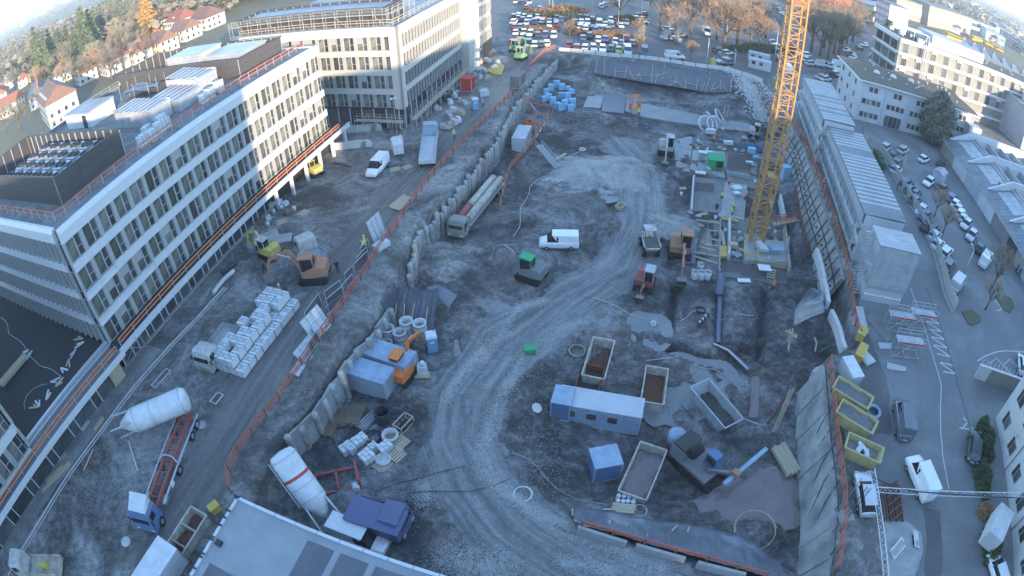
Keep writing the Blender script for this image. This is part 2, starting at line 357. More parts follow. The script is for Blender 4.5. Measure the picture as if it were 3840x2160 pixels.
def seg_dist(X,Y,pts,closed=False,signed=False):
    best=np.full(X.shape,1e9);lat=np.zeros(X.shape);arc=np.zeros(X.shape);acc=0.
    n=len(pts)
    for i in range(n if closed else n-1):
        ax,ay=pts[i][:2];bx,by=pts[(i+1) % n][:2];dx,dy=bx-ax,by-ay;L=math.hypot(dx,dy)+1e-9
        t=np.clip(((X-ax)*dx+(Y-ay)*dy)/L**2,0,1);px,py=X-ax-t*dx,Y-ay-t*dy
        d=np.hypot(px,py);m=d<best
        best=np.where(m,d,best);lat=np.where(m,(dx*py-dy*px)/L,lat);arc=np.where(m,acc+t*L,arc);acc+=L
    return best,lat,arc
_cp3=np.array(CTRL,float)
def _rbf_fit():
    P2=_cp3[:,:2];D=np.linalg.norm(P2[:,None]-P2[None],axis=2)
    n=len(P2);A=np.zeros((n+1,n+1));A[:n,:n]=D+np.eye(n)*-.6;A[:n,n]=1;A[n,:n]=1
    return np.linalg.solve(A,np.append(_cp3[:,2],0))
_rw=_rbf_fit()
def pit_z(X,Y):
    X=np.asarray(X,float);Y=np.asarray(Y,float);z=np.full(X.shape,_rw[-1])
    for (cx,cy,_),w in zip(_cp3,_rw):z=z + w*np.hypot(X-cx,Y-cy)
    return z
_nv=np.random.RandomState(3)
_NG=_nv.rand(256,256)
def vnoise(X,Y):
    xi=np.floor(X).astype(int);yi=np.floor(Y).astype(int);fx=X-xi;fy=Y-yi
    fx=fx*fx*(3-2*fx);fy=fy*fy*(3-2*fy)
    g=lambda a,b: _NG[a % 256,b % 256]
    return (g(xi,yi)*(1-fx)+g(xi+1,yi)*fx)*(1-fy)+(g(xi,yi+1)*(1-fx)+g(xi+1,yi+1)*fx)*fy-.5
def vfbm(X,Y,s,o=4):
    r=np.zeros(np.shape(X));a=1.
    for k in range(o):r+=a*vnoise(X*s+17.3*k,Y*s-9.1*k);a*=.55;s*=2.1
    return r
# mounds: x, y, radius, height
MOUNDS=[(*(8.02,70.4,-4.2)[:2],7.,1.5),(*(16.51,84.5,-4.3)[:2],7.5,1.1),(*(11.4,82.8,-4.3)[:2],6,.9),(*(23.12,67.7,-4.4)[:2],4.5,.9),
          (*(-8.98,59.63,-3.8)[:2],5.5,1.2),(*(7.39,45.65,-4.4)[:2],3.5,.5),(*(-5.22,48.04,-3)[:2],5,1.2),(*(-6.55,42.49,-3.5)[:2],4,.4),
          (*(1.28,39.02,-4.4)[:2],4,.5),(*(25.37,45.41,-4.8)[:2],4,.5),(*(18.95,44.22,-4.8)[:2],4,.35),(*(6.86,79.2,-4.3)[:2],2.2,.8),(*(20.56,20.35,-5)[:2],3.2,.8),(*(1.7,37.14,-4.5)[:2],4,.7)]
TRENCH=[([(20.1,54.83,-5),(18.95,51.49,-5),(18.13,48.89,-5),(17.25,46.44,-5)],.55,1.5),([(25.93,53.65,-5),(24.71,49.97,-5),(23.09,44.96,-5)],1.0,1.2),([(16.9,44.24,-5),(19.76,42.53,-5),(23.2,41.21,-5)],.5,1.3),([(32.01,96.2,-4.7),(33.42,99.8,-4.7),(36.02,101,-4.7),(41.35,101.1,-4.7)],.5,.4),
          ([(26.16,39.31,-5),(25.38,37.22,-5),(24.46,34.57,-5)],.5,1.2),([(24.57,44.69,-5),(27.24,43.05,-5),(28.06,41.25,-5)],.5,1.2),([(32.61,54.01,-5),(30.41,48.77,-5),(28.03,43.47,-5)],.6,1.4),([(45.21,79.7,-5),(44.53,74.6,-5),(42.94,69.3,-5),(41.9,64.5,-5),(40.3,60.1,-5)],.8,1.2)]
def site_z(X,Y):
    X=np.asarray(X,float);Y=np.asarray(Y,float)
    ins=inside_np(X,Y,PIT);d,_,_=seg_dist(X,Y,PIT,True)
    z=pit_z(X,Y)
    for mx,my,r,h in MOUNDS:
        q=np.hypot(X-mx,Y-my)/r*(1+.5*vfbm(X+mx,Y,.3,3));z=z+h*np.clip(1-q,0,1)**.8
    for pts,w,h in TRENCH:
        td,_,_=seg_dist(X,Y,pts);z=z-h*np.clip(1.3-td/w,0,1)
    n1=vfbm(X,Y,.35,5);n2=vfbm(X+50,Y,.9,3)
    rd,lat,arc=seg_dist(X,Y,ROAD);rf=np.clip((5-rd)/2,0,1)
    z=z+(n1*.42+n2*.16)*(1-.8*rf) - .05*rf*np.cos(np.clip(np.abs(lat)-1.1,-1.2,1.2)*2.6)
    zo=n1*.10+n2*.05
    zo=np.where(X>30,-.08,zo)
    t=np.clip(d/.7,0,1);t=t*t*(3-2*t)
    return np.where(ins,zo*(1-t)+z*t,zo)
X0,X1,Y0,Y1,ST=-62.,66.,2.,147.,.4
_gx=np.arange(X0,X1+.01,ST);_gy=np.arange(Y0,Y1+.01,ST)
GX,GY=np.meshgrid(_gx,_gy);GZ=site_z(GX,GY)
def gz(x,y):
    fx=min(max((x-X0)/ST,0),len(_gx)-1.001);fy=min(max((y-Y0)/ST,0),len(_gy)-1.001);i,j=int(fx),int(fy);fx-=i;fy-=j
    return float((GZ[j,i]*(1-fx)+GZ[j,i+1]*fx)*(1-fy)+(GZ[j+1,i]*(1-fx)+GZ[j+1,i+1]*fx)*fy)
_inm=inside_np(GX,GY,PIT);_d,_,_=seg_dist(GX,GY,PIT,True)
_rd,_lat,_arc=seg_dist(GX,GY,ROAD);_rd2,_lat2,_arc2=seg_dist(GX,GY,ROAD2)
_wob=vfbm(GX,GY,.25,4)
_pitm=np.where(_inm,np.clip(_d/1.2+.2,0,1),0)
_roadm=np.clip((4.6+1.6*_wob-_rd)/1.8,0,1)
_road2m=np.clip((3.6+2.*_wob-_rd2)/2.2,0,1)*(~_inm)
def mound_mask(i,k=1.0):
    mx,my,r,h=MOUNDS[i];return np.clip((1-np.hypot(GX-mx,GY-my)/(r*k)*(1+.6*vfbm(GX+mx,GY,.3,3)))*3,0,1)
_sandm=np.maximum.reduce([mound_mask(1),mound_mask(2),mound_mask(3)*.8,mound_mask(4,1.0)*.55])
_usel2=(_rd2<_rd)
LAT=np.where(_usel2,_lat2,_lat);ARC=np.where(_usel2,_arc2+300,_arc)
def site_material():
    m=bpy.data.materials.new('site_ground');m.use_nodes=True;nt=m.node_tree;N=nt.nodes;L=nt.links;b=N['Principled BSDF']
    tc=N.new('ShaderNodeTexCoord');v=tc.outputs['Object']
    def nz(s,d,r=.65,dist=0.,vec=v):
        n=N.new('ShaderNodeTexNoise');n.inputs['Scale'].default_value=s;n.inputs['Detail'].default_value=d;n.inputs['Roughness'].default_value=r;n.inputs['Distortion'].default_value=dist
        L.new(vec,n.inputs['Vector']);return n.outputs['Fac']
    def mth(op,a,b_=None,c=None):
        n=N.new('ShaderNodeMath');n.operation=op
        for i,q in enumerate((a,b_,c)):
            if q is None:continue
            if isinstance(q,(int,float)):n.inputs[i].default_value=q
            else:L.new(q,n.inputs[i])
        return n.outputs[0]
    def ramp(f,stops):
        r=N.new('ShaderNodeValToRGB');e=r.color_ramp.elements
        e[0].position,e[0].color=stops[0][0],(*stops[0][1],1);e[1].position,e[1].color=stops[-1][0],(*stops[-1][1],1)
        for p,c in stops[1:-1]:q=e.new(p);q.color=(*c,1)
        L.new(f,r.inputs[0]);return r.outputs[0]
    def mix(f,a,b_):
        n=N.new('ShaderNodeMix');n.data_type='RGBA';L.new(f,n.inputs[0]);L.new(a,n.inputs[6]);L.new(b_,n.inputs[7]);return n.outputs[2]
    at=N.new('ShaderNodeAttribute');at.attribute_name='zone';sp=N.new('ShaderNodeSeparateColor');L.new(at.outputs['Color'],sp.inputs[0])
    al=N.new('ShaderNodeAttribute');al.attribute_name='lane'
    mpv=N.new('ShaderNodeMapping');mpv.inputs['Scale'].default_value=(1.3,.075,1);L.new(al.outputs['Vector'],mpv.inputs['Vector'])
    big=nz(.13,9,.7,.7);fine=nz(4.5,6,.82);medn=nz(1.2,8,.66,.4);pat=nz(.05,5,.6,.5)
    f=mth('MULTIPLY_ADD',fine,.6,mth('MULTIPLY',big,1.5));f=mth('MULTIPLY_ADD',medn,.7,f);f=mth('SUBTRACT',f,.9)
    mud=ramp(f,[(.35,(.09,.086,.082)),(.45,(.15,.146,.141)),(.53,(.20,.197,.192)),(.61,(.265,.262,.257)),(.72,(.36,.357,.35))])
    soil=ramp(f,[(.35,(.045,.044,.045)),(.45,(.085,.084,.085)),(.54,(.13,.129,.13)),(.62,(.195,.194,.195)),(.74,(.29,.289,.29))])
    streak=nz(1.0,6,.7,.35,mpv.outputs[0]);fs=mth('MULTIPLY_ADD',medn,.4,streak);fs=mth('MULTIPLY_ADD',fine,.6,fs);fs=mth('SUBTRACT',fs,.5)
    road=ramp(fs,[(.34,(.12,.12,.122)),(.47,(.185,.186,.189)),(.58,(.25,.251,.255)),(.72,(.34,.342,.347))])
    road2=ramp(fs,[(.3,(.11,.104,.098)),(.5,(.16,.152,.145)),(.68,(.23,.222,.214))])
    sand=ramp(f,[(.3,(.17,.165,.152)),(.5,(.28,.274,.256)),(.68,(.39,.384,.36))])
    jag=mth('MULTIPLY_ADD',mth('SUBTRACT',medn,.5),1.1,sp.outputs[1]);jag=mth('GREATER_THAN',jag,.45)
    jr=N.new('ShaderNodeMapRange');jr.interpolation_type='SMOOTHSTEP';jr.inputs['From Min'].default_value=.25;jr.inputs['From Max'].default_value=.75
    L.new(mth('MULTIPLY_ADD',mth('SUBTRACT',medn,.5),.9,sp.outputs[1]),jr.inputs[0])
    jr2=N.new('ShaderNodeMapRange');jr2.interpolation_type='SMOOTHSTEP';jr2.inputs['From Min'].default_value=.2;jr2.inputs['From Max'].default_value=.8
    L.new(mth('MULTIPLY_ADD',mth('SUBTRACT',medn,.5),.9,sp.outputs[2]),jr2.inputs[0])
    brown=ramp(f,[(.35,(.06,.047,.038)),(.5,(.125,.10,.083)),(.7,(.24,.205,.175))])
    bf=N.new('ShaderNodeMapRange');bf.interpolation_type='SMOOTHSTEP';bf.inputs['From Min'].default_value=.5;bf.inputs['From Max'].default_value=.66;bf.inputs['To Max'].default_value=.75
    L.new(nz(.09,7,.7,1.),bf.inputs[0]);base=mix(bf.outputs[0],mix(sp.outputs[0],mud,soil),brown)
    rsel=mix(sp.outputs[0],road2,road)
    c=mix(jr.outputs[0],base,rsel);c=mix(jr2.outputs[0],c,sand)
    L.new(c,b.inputs['Base Color'])
    rr=N.new('ShaderNodeMapRange');rr.inputs['From Min'].default_value=.38;rr.inputs['From Max'].default_value=.56;rr.inputs['To Min'].default_value=.38;rr.inputs['To Max'].default_value=.95
    L.new(mth('MULTIPLY_ADD',medn,.25,mth('SUBTRACT',pat,.125)),rr.inputs[0]);L.new(rr.outputs[0],b.inputs['Roughness'])
    h=mth('MULTIPLY_ADD',fine,.4,medn);h=mth('MULTIPLY_ADD',streak,mth('MULTIPLY',sp.outputs[1],.35),h)
    bp=N.new('ShaderNodeBump');bp.inputs['Strength'].default_value=.9;bp.inputs['Distance'].default_value=.4
    L.new(h,bp.inputs['Height']);L.new(bp.outputs[0],b.inputs['Normal'])
    b.inputs['Specular IOR Level'].default_value=.35
    M['site_ground']=m
site_material()
def build_site():
    ny,nx=GX.shape
    vs=np.stack([GX.ravel(),GY.ravel(),GZ.ravel()],1)
    idx=np.arange(nx*ny).reshape(ny,nx)
    fs=np.stack([idx[:-1,:-1].ravel(),idx[:-1,1:].ravel(),idx[1:,1:].ravel(),idx[1:,:-1].ravel()],1)
    me=bpy.data.meshes.new('site_ground');me.from_pydata(vs.tolist(),[],fs.tolist());me.update()
    me.polygons.foreach_set('use_smooth',[True]*len(me.polygons))
    a=me.color_attributes.new('zone','FLOAT_COLOR','POINT')
    road=np.maximum(_roadm,_road2m)
    d=np.stack([_pitm.ravel(),road.ravel(),_sandm.ravel(),np.ones(nx*ny)],1).astype(np.float32)
    a.data.foreach_set('color',d.ravel())
    l=me.attributes.new('lane','FLOAT_VECTOR','POINT')
    l.data.foreach_set('vector',np.stack([LAT.ravel(),ARC.ravel(),np.zeros(nx*ny)],1).astype(np.float32).ravel())
    obj('site_ground',me,'site_ground',label='bare muddy ground of the building site with its deep pit',kind='structure')
build_site()
# the land round the site, out to the horizon, left open where the site lies
b=MB();F=9000.
for x0,x1,y0,y1 in ((-F,X0,-F,F),(X1,F,-F,F),(X0,X1,-F,Y0),(X0,X1,Y1,F)):
    b.poly([(x0,y0,-.12),(x1,y0,-.12),(x1,y1,-.12),(x0,y1,-.12)])
obj('ground',b,'far_land',label='flat land of fields and suburbs out to the horizon',kind='structure')
# ------------------------------------------------------------------ unseen blocks behind the camera, roofline shaped to throw the shade over the site
def shade_block(label,w0,w1,v0,depth,h):
    """plain unseen block that throws shade; w across the sunlight, v along it"""
    dx,dy=-.5,.866
    o=(-.5*v0+.866*w0,.866*v0+.5*w0,0)
    rz=math.atan2(.5,.866);L=w1-w0
    t=thing('shade_block',label,'building',o,rz,'unseen shade-casting blocks south of the site')
    obj('wall',MB().bx(0,L,-depth,0,0,h),'facade_beige',t)
    obj('roof',MB().bx(-.2,L+.2,-depth-.2,.2,h,h+.4),'roof_gravel',t)
    n=int(h/3.6)
    wm=MB().bx(.6,L-.6,-.02,.08,0,1.7).mesh('window_band')
    for k in range(n):obj('window_band',wm,'glass_dark',t,(0,0,1.2+3.6*k))
shade_block('tall beige unseen block casting shade from south of the site',-75,4.3,-60,14,46)
shade_block('low beige unseen block leaving a gap in the shade between the two taller ones',4.4,19,-60,14,28)
shade_block('broad beige unseen block casting shade from south-east of the site',19.1,57,-60,14,40.5)
shade_block('lower beige unseen block casting shade from the east',57.1,140,-60,14,33.5)
# ------------------------------------------------------------------ the two new office blocks
AX=math.atan2(1,.28)           # both blocks share one axis:local x along the long front,local y into the block
ROWS=[(4.0,6.5),(7.5,10.0),(11.02,13.5),(14.55,17.05)]
def pane_mesh(w,h,name='pane'):
    return MB().bx(0,w,-.012,.012,0,h).mesh(name)
class Fac:
    """shared meshes of the window bays"""
    H=2.48
    pb=pane_mesh(1.04,H-.1);pn=pane_mesh(.76,H-.1);ps=pane_mesh(.98,H-.1)
    fr=MB().bx(0,2.0,-.05,.06,0,.05).bx(0,2.0,-.05,.06,H-.05,H).bx(0,.05,-.05,.06,.05,H-.05).bx(1.1,1.24,-.12,.06,.05,H-.05).bx(1.95,2.0,-.05,.06,.05,H-.05).bx(1.22,1.95,-.06,.05,1.05,1.12).mesh('window')
    bl=MB().bx(0,1.0,-.025,.0,H*.52,H-.06).mesh('blind')
    pil=MB().bx(0,.34,-.22,.1,0,H).bx(.36,.6,-.12,.1,0,H).mesh('pilaster')
    fs=MB().bx(0,1.0,-.04,.05,0,.05).bx(0,1.0,-.04,.05,H-.05,H).bx(0,.03,-.04,.05,.05,H-.05).bx(.97,1.0,-.04,.05,.05,H-.05).mesh('window')
    fin=MB().bx(0,.12,-.34,.08,-.06,H).bx(.12,.28,-.16,.08,0,H).mesh('fin')
def band_mesh(w):return MB().bx(0,w,-.24,.1,0,1.03).mesh('band_panel')
def par_mesh(w):
    b=MB();pr=[(-.24,0),(-.24,1.15),(.06,1.62),(.4,1.62),(.4,0)]
    vs=[(x,y,z) for x in (0,w) for y,z in pr];n=len(pr)
    b._add(vs,[tuple(range(n)),tuple(reversed(range(n,2*n)))]+[(i,i+n,(i+1) % n+n,(i+1) % n) for i in range(n)]);return b.mesh('parapet_panel')
def front(t,nb,x0=0.,y=0.,rz=0.,rows=ROWS,style='wide',stone='white_panel',glass='glass_dark',panels=True,seed=1,skip=()):
    """one face of a block: rows of window bays, pilasters or fins, band panels between the rows"""
    rr=random.Random(seed);ca,sa=math.cos(rz),math.sin(rz)
    def put(name,me,mt,lx,ly,lz,parent=t):
        return obj(name,me,mt,parent,(x0+ca*lx-sa*ly,y+sa*lx+ca*ly,lz),(0,0,rz))
    W_=2.6 if style=='wide' else 1.3
    bm=band_mesh(2.588);pm=par_mesh(2.588)
    gl=[glass]
    for z0,z1 in rows:
        for i in range(nb):
            if style=='wide':
                if i:put('pilaster',Fac.pil,'pilaster',i*W_-.3,0,z0)
                w=put('window',Fac.fr,'window_frame',i*W_+.3,0,z0)
                for px,me in ((.06,Fac.pb),(1.21,Fac.pn)):
                    p=obj('pane',me,M['glass_room' if rr.random()<.25 else glass],w,(px,.02,.05))
                if rr.random()<.2:obj('blind',Fac.bl,'pilaster',w,(.08,0,0))
            else:
                put('fin',Fac.fin,'pilaster',i*W_,0,z0)
                w=put('window',Fac.fs,'window_frame',i*W_+.3,0,z0)
                obj('pane',Fac.ps,glass,w,(.01,.02,.05))
    L_=nb*W_;npan=int(round(L_/2.6))
    for z0,z1 in rows:
        if z0==rows[-1][0]:break
        for k in range(npan):
            if (z1,k) in skip:continue
            put('band_panel',bm,stone,k*2.6,0,z1)
    for k in range(npan):put('parapet_panel',pm,stone,k*2.6,0,rows[-1][1])
    return t
def guard_rail(name,label,pts,post='steel_galv',rail='rail_orange',h=1.1,step=2.4,nr=2,group=None,brace=True,lean=0.,rr_=.045,board=False):
    """posts with horizontal rails along a line of points"""
    q=resample(pts,step)
    t=thing(name,label,'guard rail',tuple(q[0]),0,group);o=q[0]
    pm=MB().bx(-.03,.03,-.03,.03,0,h).mesh('post')
    for i,p in enumerate(q):
        obj('post',pm,post,t,tuple(p-o))
    for a,c in zip(q,q[1:]):
        for k in range(nr):
            dz=Vector((0,0,h*(.5+.45*k/(max(1,nr-1))) if nr<3 else h*(.28+.34*k)))
            obj('rail',MB().beam(a-o+dz,c-o+dz,rr_*1.3,rr_*3),rail,t)
    return t
def block_A():
    t=thing('office_building','long white office block with black rooftop screens beside the haul road','building',(-43.3,36.4,0),AX)
    LX,DY=52.0,37.7
    obj('wall',MB().bx(.25,LX-.2,.25,DY-.2,0,18.3),'steel_dark',t)
    obj('roof',MB().bx(.1,LX-.1,.1,DY,18.3,18.42).bx(0,LX,DY-.3,DY,18.4,19).bx(LX-.35,LX,.4,DY-.3,18.4,18.9),'roof_gravel',t)
    front(t,20,skip={(6.5,0),(6.5,1),(6.5,2),(6.5,3),(10.0,0),(10.0,1)},seed=3)
    front(t,29,0,DY,-math.pi/2,style='fin',seed=4)
    front(t,8,LX,0,math.pi/2,seed=5)
    obj('corner_post',MB().bx(0,.3,0,.3,4,17.05),'pilaster',t,(-.1,-.1,0))
    # ledge where the band panels are still missing
    for z,n in ((6.5,4),(10.0,2)):
        obj('ledge',MB().bx(0,n*2.6,-.3,.1,.78,.9).bx(0,n*2.6,-.12,.1,.1,.78).bx(0,n*2.6,-.34,.05,0,.09),'white_panel',t,(0,0,z))
    # deck over the ground floor
    d=obj('canopy',MB().bx(-.5,55,-2.3,.1,3.55,3.9),'asphalt_roof',t)
    for k in range(21):obj('fascia_panel',MB().bx(0,2.6,-.06,.06,0,.75).bx(0,2.6,-.12,.12,.75,.8),'white_panel',d,(-.5+k*2.643,-2.36,3.3))
    for k in range(6):
        obj('column',MB().bx(-.22,.22,-.22,.22,0,3.55),'white_panel',t,(33.5+4.1*k,-1.6,0))
    gm=MB().bx(0,1.75,-.02,.02,0,3.3).mesh('pane');gm2=MB().bx(0,.95,-.02,.02,0,3.3).mesh('pane');mu=MB().bx(-.06,.06,-.1,.1,0,3.5).mesh('mullion')
    x=.4
    while x<33:
        for w,me in ((1.75,gm),(.95,gm2)):
            obj('mullion',mu,'white_panel',t,(x,0,.05));obj('pane',me,'glass_dark',t,(x+.07,.02,.2));x+=w+.14
    obj('plinth',MB().bx(-.4,33.3,-.35,.2,-.3,.15),'concrete',t)
    return t
bA=block_A()
fA=lambda s,d,z:tuple(Matrix.Translation((-43.3,36.4,0)) @ Matrix.Rotation(AX,4,'Z') @ Vector((s,d,z)))
fB=lambda s,d,z:tuple(Matrix.Translation((-17.8,93.3,0)) @ Matrix.Rotation(AX,4,'Z') @ Vector((s,d,z)))
guard_rail('edge_guard','orange edge guard rail on the canopy deck of the long white office block',[fA(.2,-2.0,3.9),fA(54.5,-2.0,3.9)],nr=2,h=1.05,step=2.6,rr_=.05)
guard_rail('edge_guard','red and grey edge guard rail round the roof of the long white office block',[fA(1.2,30,18.75),fA(1.2,1.2,18.75),fA(51.5,1.4,18.75)],rail='rail_red',nr=2,h=1.15,step=2.0,rr_=.045)
guard_rail('edge_guard','thin grey guard rail on the rear roof edge of the long white office block',[fA(16,37.4,18.75),fA(40,37.4,18.75)],rail='steel_galv',nr=2,h=1.1,step=2.4,rr_=.025)
def block_B():
    t=thing('office_building','cream angled office block with scaffolded roof beyond the long white block','building',(-17.8,93.3,0),AX)
    LX,DY=29.9,36.4
    obj('wall',MB().bx(.25,50.5,.25,DY,0,18.2),'steel_dark',t)
    obj('roof',MB().bx(.1,50.6,.1,DY,18.2,18.35),'roof_membrane',t)
    front(t,22,1.3,0,0,style='fin',stone='cream_stone',glass='glass_room',seed=8)
    front(t,13,0,DY-1.3+ -1.3,-math.pi/2,stone='cream_stone',glass='glass_room',seed=9)
    for z0,z1 in [(0.,0.)]:
        obj('corner_panel',MB().bx(-.37,1.3,-.37,.1,3.9,18.6).bx(-.37,.1,-.37,1.3,3.9,18.6),'cream_stone',t)
    # stair tower with big blank panels
    for k in range(3):
        for j in range(5):obj('tower_panel',MB().bx(0,2.38,-.06,.06,0,3.0),'cream_stone',t,(30.4+k*2.4,-1.65,3.6+j*3.02))
    obj('tower',MB().bx(30.2,37.7,-1.6,1,0,18.8),'cream_stone',t)
    front(t,9,38.0,-.8,0,style='fin',stone='cream_stone',glass='glass_room',seed=11)
    obj('wing_wall',MB().bx(37.7,50.6,-.55,1,0,18.2),'steel_dark',t)
    # ground floor glazing
    mu=MB().bx(-.07,.07,-.1,.1,0,3.6).mesh('mullion');pa=MB().bx(0,2.3,-.02,.02,0,3.3).mesh('pane')
    for k in range(12):obj('mullion',mu,'white_panel',t,(.9+2.45*k,.1,0));obj('pane',pa,'glass_dark',t,(.98+2.45*k,.12,.2))
    for k in range(14):obj('mullion',mu,'white_panel',t,(.1,.9+2.45*k,0),(0,0,math.pi/2));obj('pane',pa,'glass_room',t,(.12,.98+2.45*k,.2),(0,0,math.pi/2))
    return t
bB=block_B()
guard_rail('edge_guard','pale timber and steel guard rail along the roof of the cream office block',[fB(.8,34,18.8),fB(.8,.8,18.8),fB(50,.8,18.8)],rail='wood_pale',nr=2,h=1.1,step=2.2,rr_=.04)
# ------------------------------------------------------------------ rooftop plant
def plant_screen(label,t0,x0,x1,y0,y1,z0,z1,mt,pw=1.9,steps=True):
    t=thing('plant_screen',label,'plant screen',t0(x0,y0,z0),AX)
    lx,ly,h=x1-x0,y1-y0,z1-z0
    def side(ax,ay,bx_,by_):
        L=math.hypot(bx_-ax,by_-ay);n=max(1,round(L/pw));w=L/n;rz=math.atan2(by_-ay,bx_-ax)
        me=MB().bx(.012,w-.012,-.05,.05,0,h*.62).bx(.012,w-.012,-.05,.05,h*.63,h).mesh('panel');pm=MB().bx(-.06,.06,.06,.2,0,h).mesh('post')
        for i in range(n):
            p=(ax+(bx_-ax)*i/n,ay+(by_-ay)*i/n,0)
            obj('panel',me,mt,t,p,(0,0,rz));obj('post',pm,'steel_galv',t,p,(0,0,rz))
    side(0,0,lx,0);side(lx,0,lx,ly);side(lx,ly,0,ly);side(0,ly,0,0)
    obj('capping',MB().bx(-.08,lx+.08,-.1,.1,h,h+.1).bx(-.1,.1,-.08,ly+.08,h+.11,h+.19).bx(lx-.1,lx+.1,-.08,ly+.08,h+.11,h+.19).bx(-.08,lx+.08,ly-.1,ly+.1,h,h+.1),'steel_dark',t)
    return t
plant_screen('black louvred plant screen open to the sky round the chillers',fA,4.3,15.2,4.9,32.5,18.42,21.8,'louvre_dark')
plant_screen('brown-grey louvred plant screen on the far half of the white block roof',fA,38.3,48.9,4.4,34.6,18.42,21.4,'louvre_brown')
def chiller():
    t=thing('chiller','pale grey rooftop chiller with black fan on top inside the black screen','chiller',(0,0,0),AX,'chillers inside the black screen')
    obj('casing',MB().bx(-.95,.95,-1.2,1.2,.35,2.5).bx(-1,1,-1.25,-.1,2.5,2.6),'metal_roof_pale',t)
    for k in (-.62,.62):obj('fan',MB().lathe([(.5,0),(.55,.28),(.5,.28),(.42,.1),(.1,.12),(.08,.3),(0,.3)],12,(0,0,0)),'black_plastic',t,(0,k,2.52))
    for sx in (-.8,.8):obj('foot',MB().bx(sx-.08,sx+.08,-1.1,1.1,0,.35),'steel_dark',t)
    return t
ch=chiller()
_first=True
for i in range(4):
    for j in range(6):
        p=fA(6.1+2.35*i,7.2+3.0*j,18.42)
        if _first:ch.location=p;_first=False
        else:dup(ch,p)
def roof_shelter(label,x0,x1,y0,y1,z,slope=.5,mt='plastic_clear'):
    t=thing('weather_shelter',label,'shelter',fA(x0,y0,18.42),AX)
    lx,ly,h=x1-x0,y1-y0,z-18.42
    obj('sheet_wall',MB().bx(0,lx,0,.04,0,h-slope).bx(0,.04,.05,ly,0,h-slope*.5).bx(lx-.04,lx,.05,ly,0,h-slope*.5),mt,t)
    n=max(2,int(ly/1.0))
    for i in range(n):
        a,c=i*ly/n,(i+1)*ly/n-.05
        za,zc=h-slope+slope*i/n,h-slope+slope*(i+1)/n
        obj('roof_sheet',MB()._add([(-.2,a,za),(lx+.2,a,za),(lx+.2,c,zc),(-.2,c,zc),(-.2,a,za+.06),(lx+.2,a,za+.06),(lx+.2,c,zc+.06),(-.2,c,zc+.06)],[(0,3,2,1),(4,5,6,7),(0,1,5,4),(1,2,6,5),(2,3,7,6),(3,0,4,7)]),'metal_roof_pale',t)
        obj('purlin',MB().bx(-.25,lx+.25,-.03,.03,0,.09),'steel_dark',t,(0,c+.02,zc+.03))
    return t
roof_shelter('translucent weather shelter with ribbed roof and open doorway on the white block roof',22.6,26.6,7.6,16,21.0)
roof_shelter('low translucent shelter with ribbed pale roof leading to the tall shelter',26.9,32.2,6.5,13.2,20.4)
roof_shelter('tall translucent shelter with pale ribbed roof next to the brown screen',32.4,36.4,7.4,14.5,21.6,.8)
def roof_box(name,label,x0,x1,y0,y1,z0,z1,mt,cat,top='roof_membrane',t0=fA):
    t=thing(name,label,cat,t0(x0,y0,z0),AX)
    obj('wall',MB().bx(0,x1-x0,0,y1-y0,0,z1-z0-.25),mt,t)
    obj('roof',MB().bx(-.15,x1-x0+.15,-.15,y1-y0+.15,z1-z0-.24,z1-z0),top,t)
    return t
t=roof_box('stair_house','white rooftop stair house with dark door on the white block',23.6,29,24.6,32.6,18.42,21.0,'white_panel','stair house')
obj('door',MB().bx(-.06,.02,1.2,2.4,0,2.1),'glass_dark',t)
roof_box('air_handling_unit','large white air handling unit with flat roof inside the brown screen',40.2,45.8,14.6,22.4,18.42,22.3,'metal_roof_pale','ventilation unit','metal_roof_pale')
roof_box('air_handling_unit','low white air handling unit with cut corner inside the brown screen',41,47,6,13.8,18.42,21.6,'metal_roof_pale','ventilation unit','metal_roof_pale')
b=MB()
for i in range(9):
    for j in range(5):
        x,y=33.+i*.5,20+j*2;z=19.7+.25*math.sin(i*1.3+j)+.1*math.cos(j*2.2)
        b.v.append((x,y,z))
b.f=[(i*5+j,(i+1)*5+j,(i+1)*5+j+1,i*5+j+1) for i in range(8) for j in range(4)];b.m=[0]*32;b.sm=[True]*32
me=b.mesh('sheet');t=thing('roof_platform','blue-grey plastic sheeting stretched over scaffold on the white block roof','platform',fA(0,0,0),AX)
obj('sheet',me,'blue_light' if 0 else 'metal_roof',t)
for x,y in ((33,20),(33,24),(33,28),(37,20),(37,24),(37,28),(35,20),(35,28)):obj('standard',MB().tube((x,y,18.42),(x,y,21.2),.035,5),'steel_galv',t)
# wrapped block pallets along the roof edge
def pallet_bricks(label,group,cat='brick pallet'):
    t=thing('brick_pallet',label,cat,(0,0,0),0,group)
    obj('pallet',MB().bx(-.6,.6,-.4,.4,.1,.14).bx(-.6,.6,-.4,-.3,0,.1).bx(-.6,.6,.3,.4,0,.1).bx(-.6,.6,-.05,.05,0,.1),'wood_pale',t)
    for k in range(3):obj('brick_layer',MB().bx(-.57,.57,-.38,.38,.15+.38*k,.51+.38*k),'plastic_white',t)
    obj('strap',MB().bx(-.3,-.26,-.39,.39,.15,1.3).bx(.26,.3,-.39,.39,.15,1.3),'black_plastic',t)
    return t
pr=pallet_bricks('foil-wrapped pallet of insulation standing at the roof edge rail','wrapped pallets on the office roof')
k=0
for s,d,rz in ((17.2,3.6,.1),(18.6,3.2,.2),(20.2,3.5,0),(21.8,4.0,.1),(19.6,5.4,.3),(22.2,5.2,-.1),(29.5,4.0,.2),(31.0,4.2,.1),(33.2,4.4,0)):
    p=fA(s,d,18.42)
    if k==0:pr.location=p;pr.rotation_euler.z=AX+rz;pr.scale=(1.1,1.2,1.2)
    else:dup(pr,p,AX+rz,scale=(1.1,1.2,1.1+.4*((k*7) % 3)/3))
    k+=1
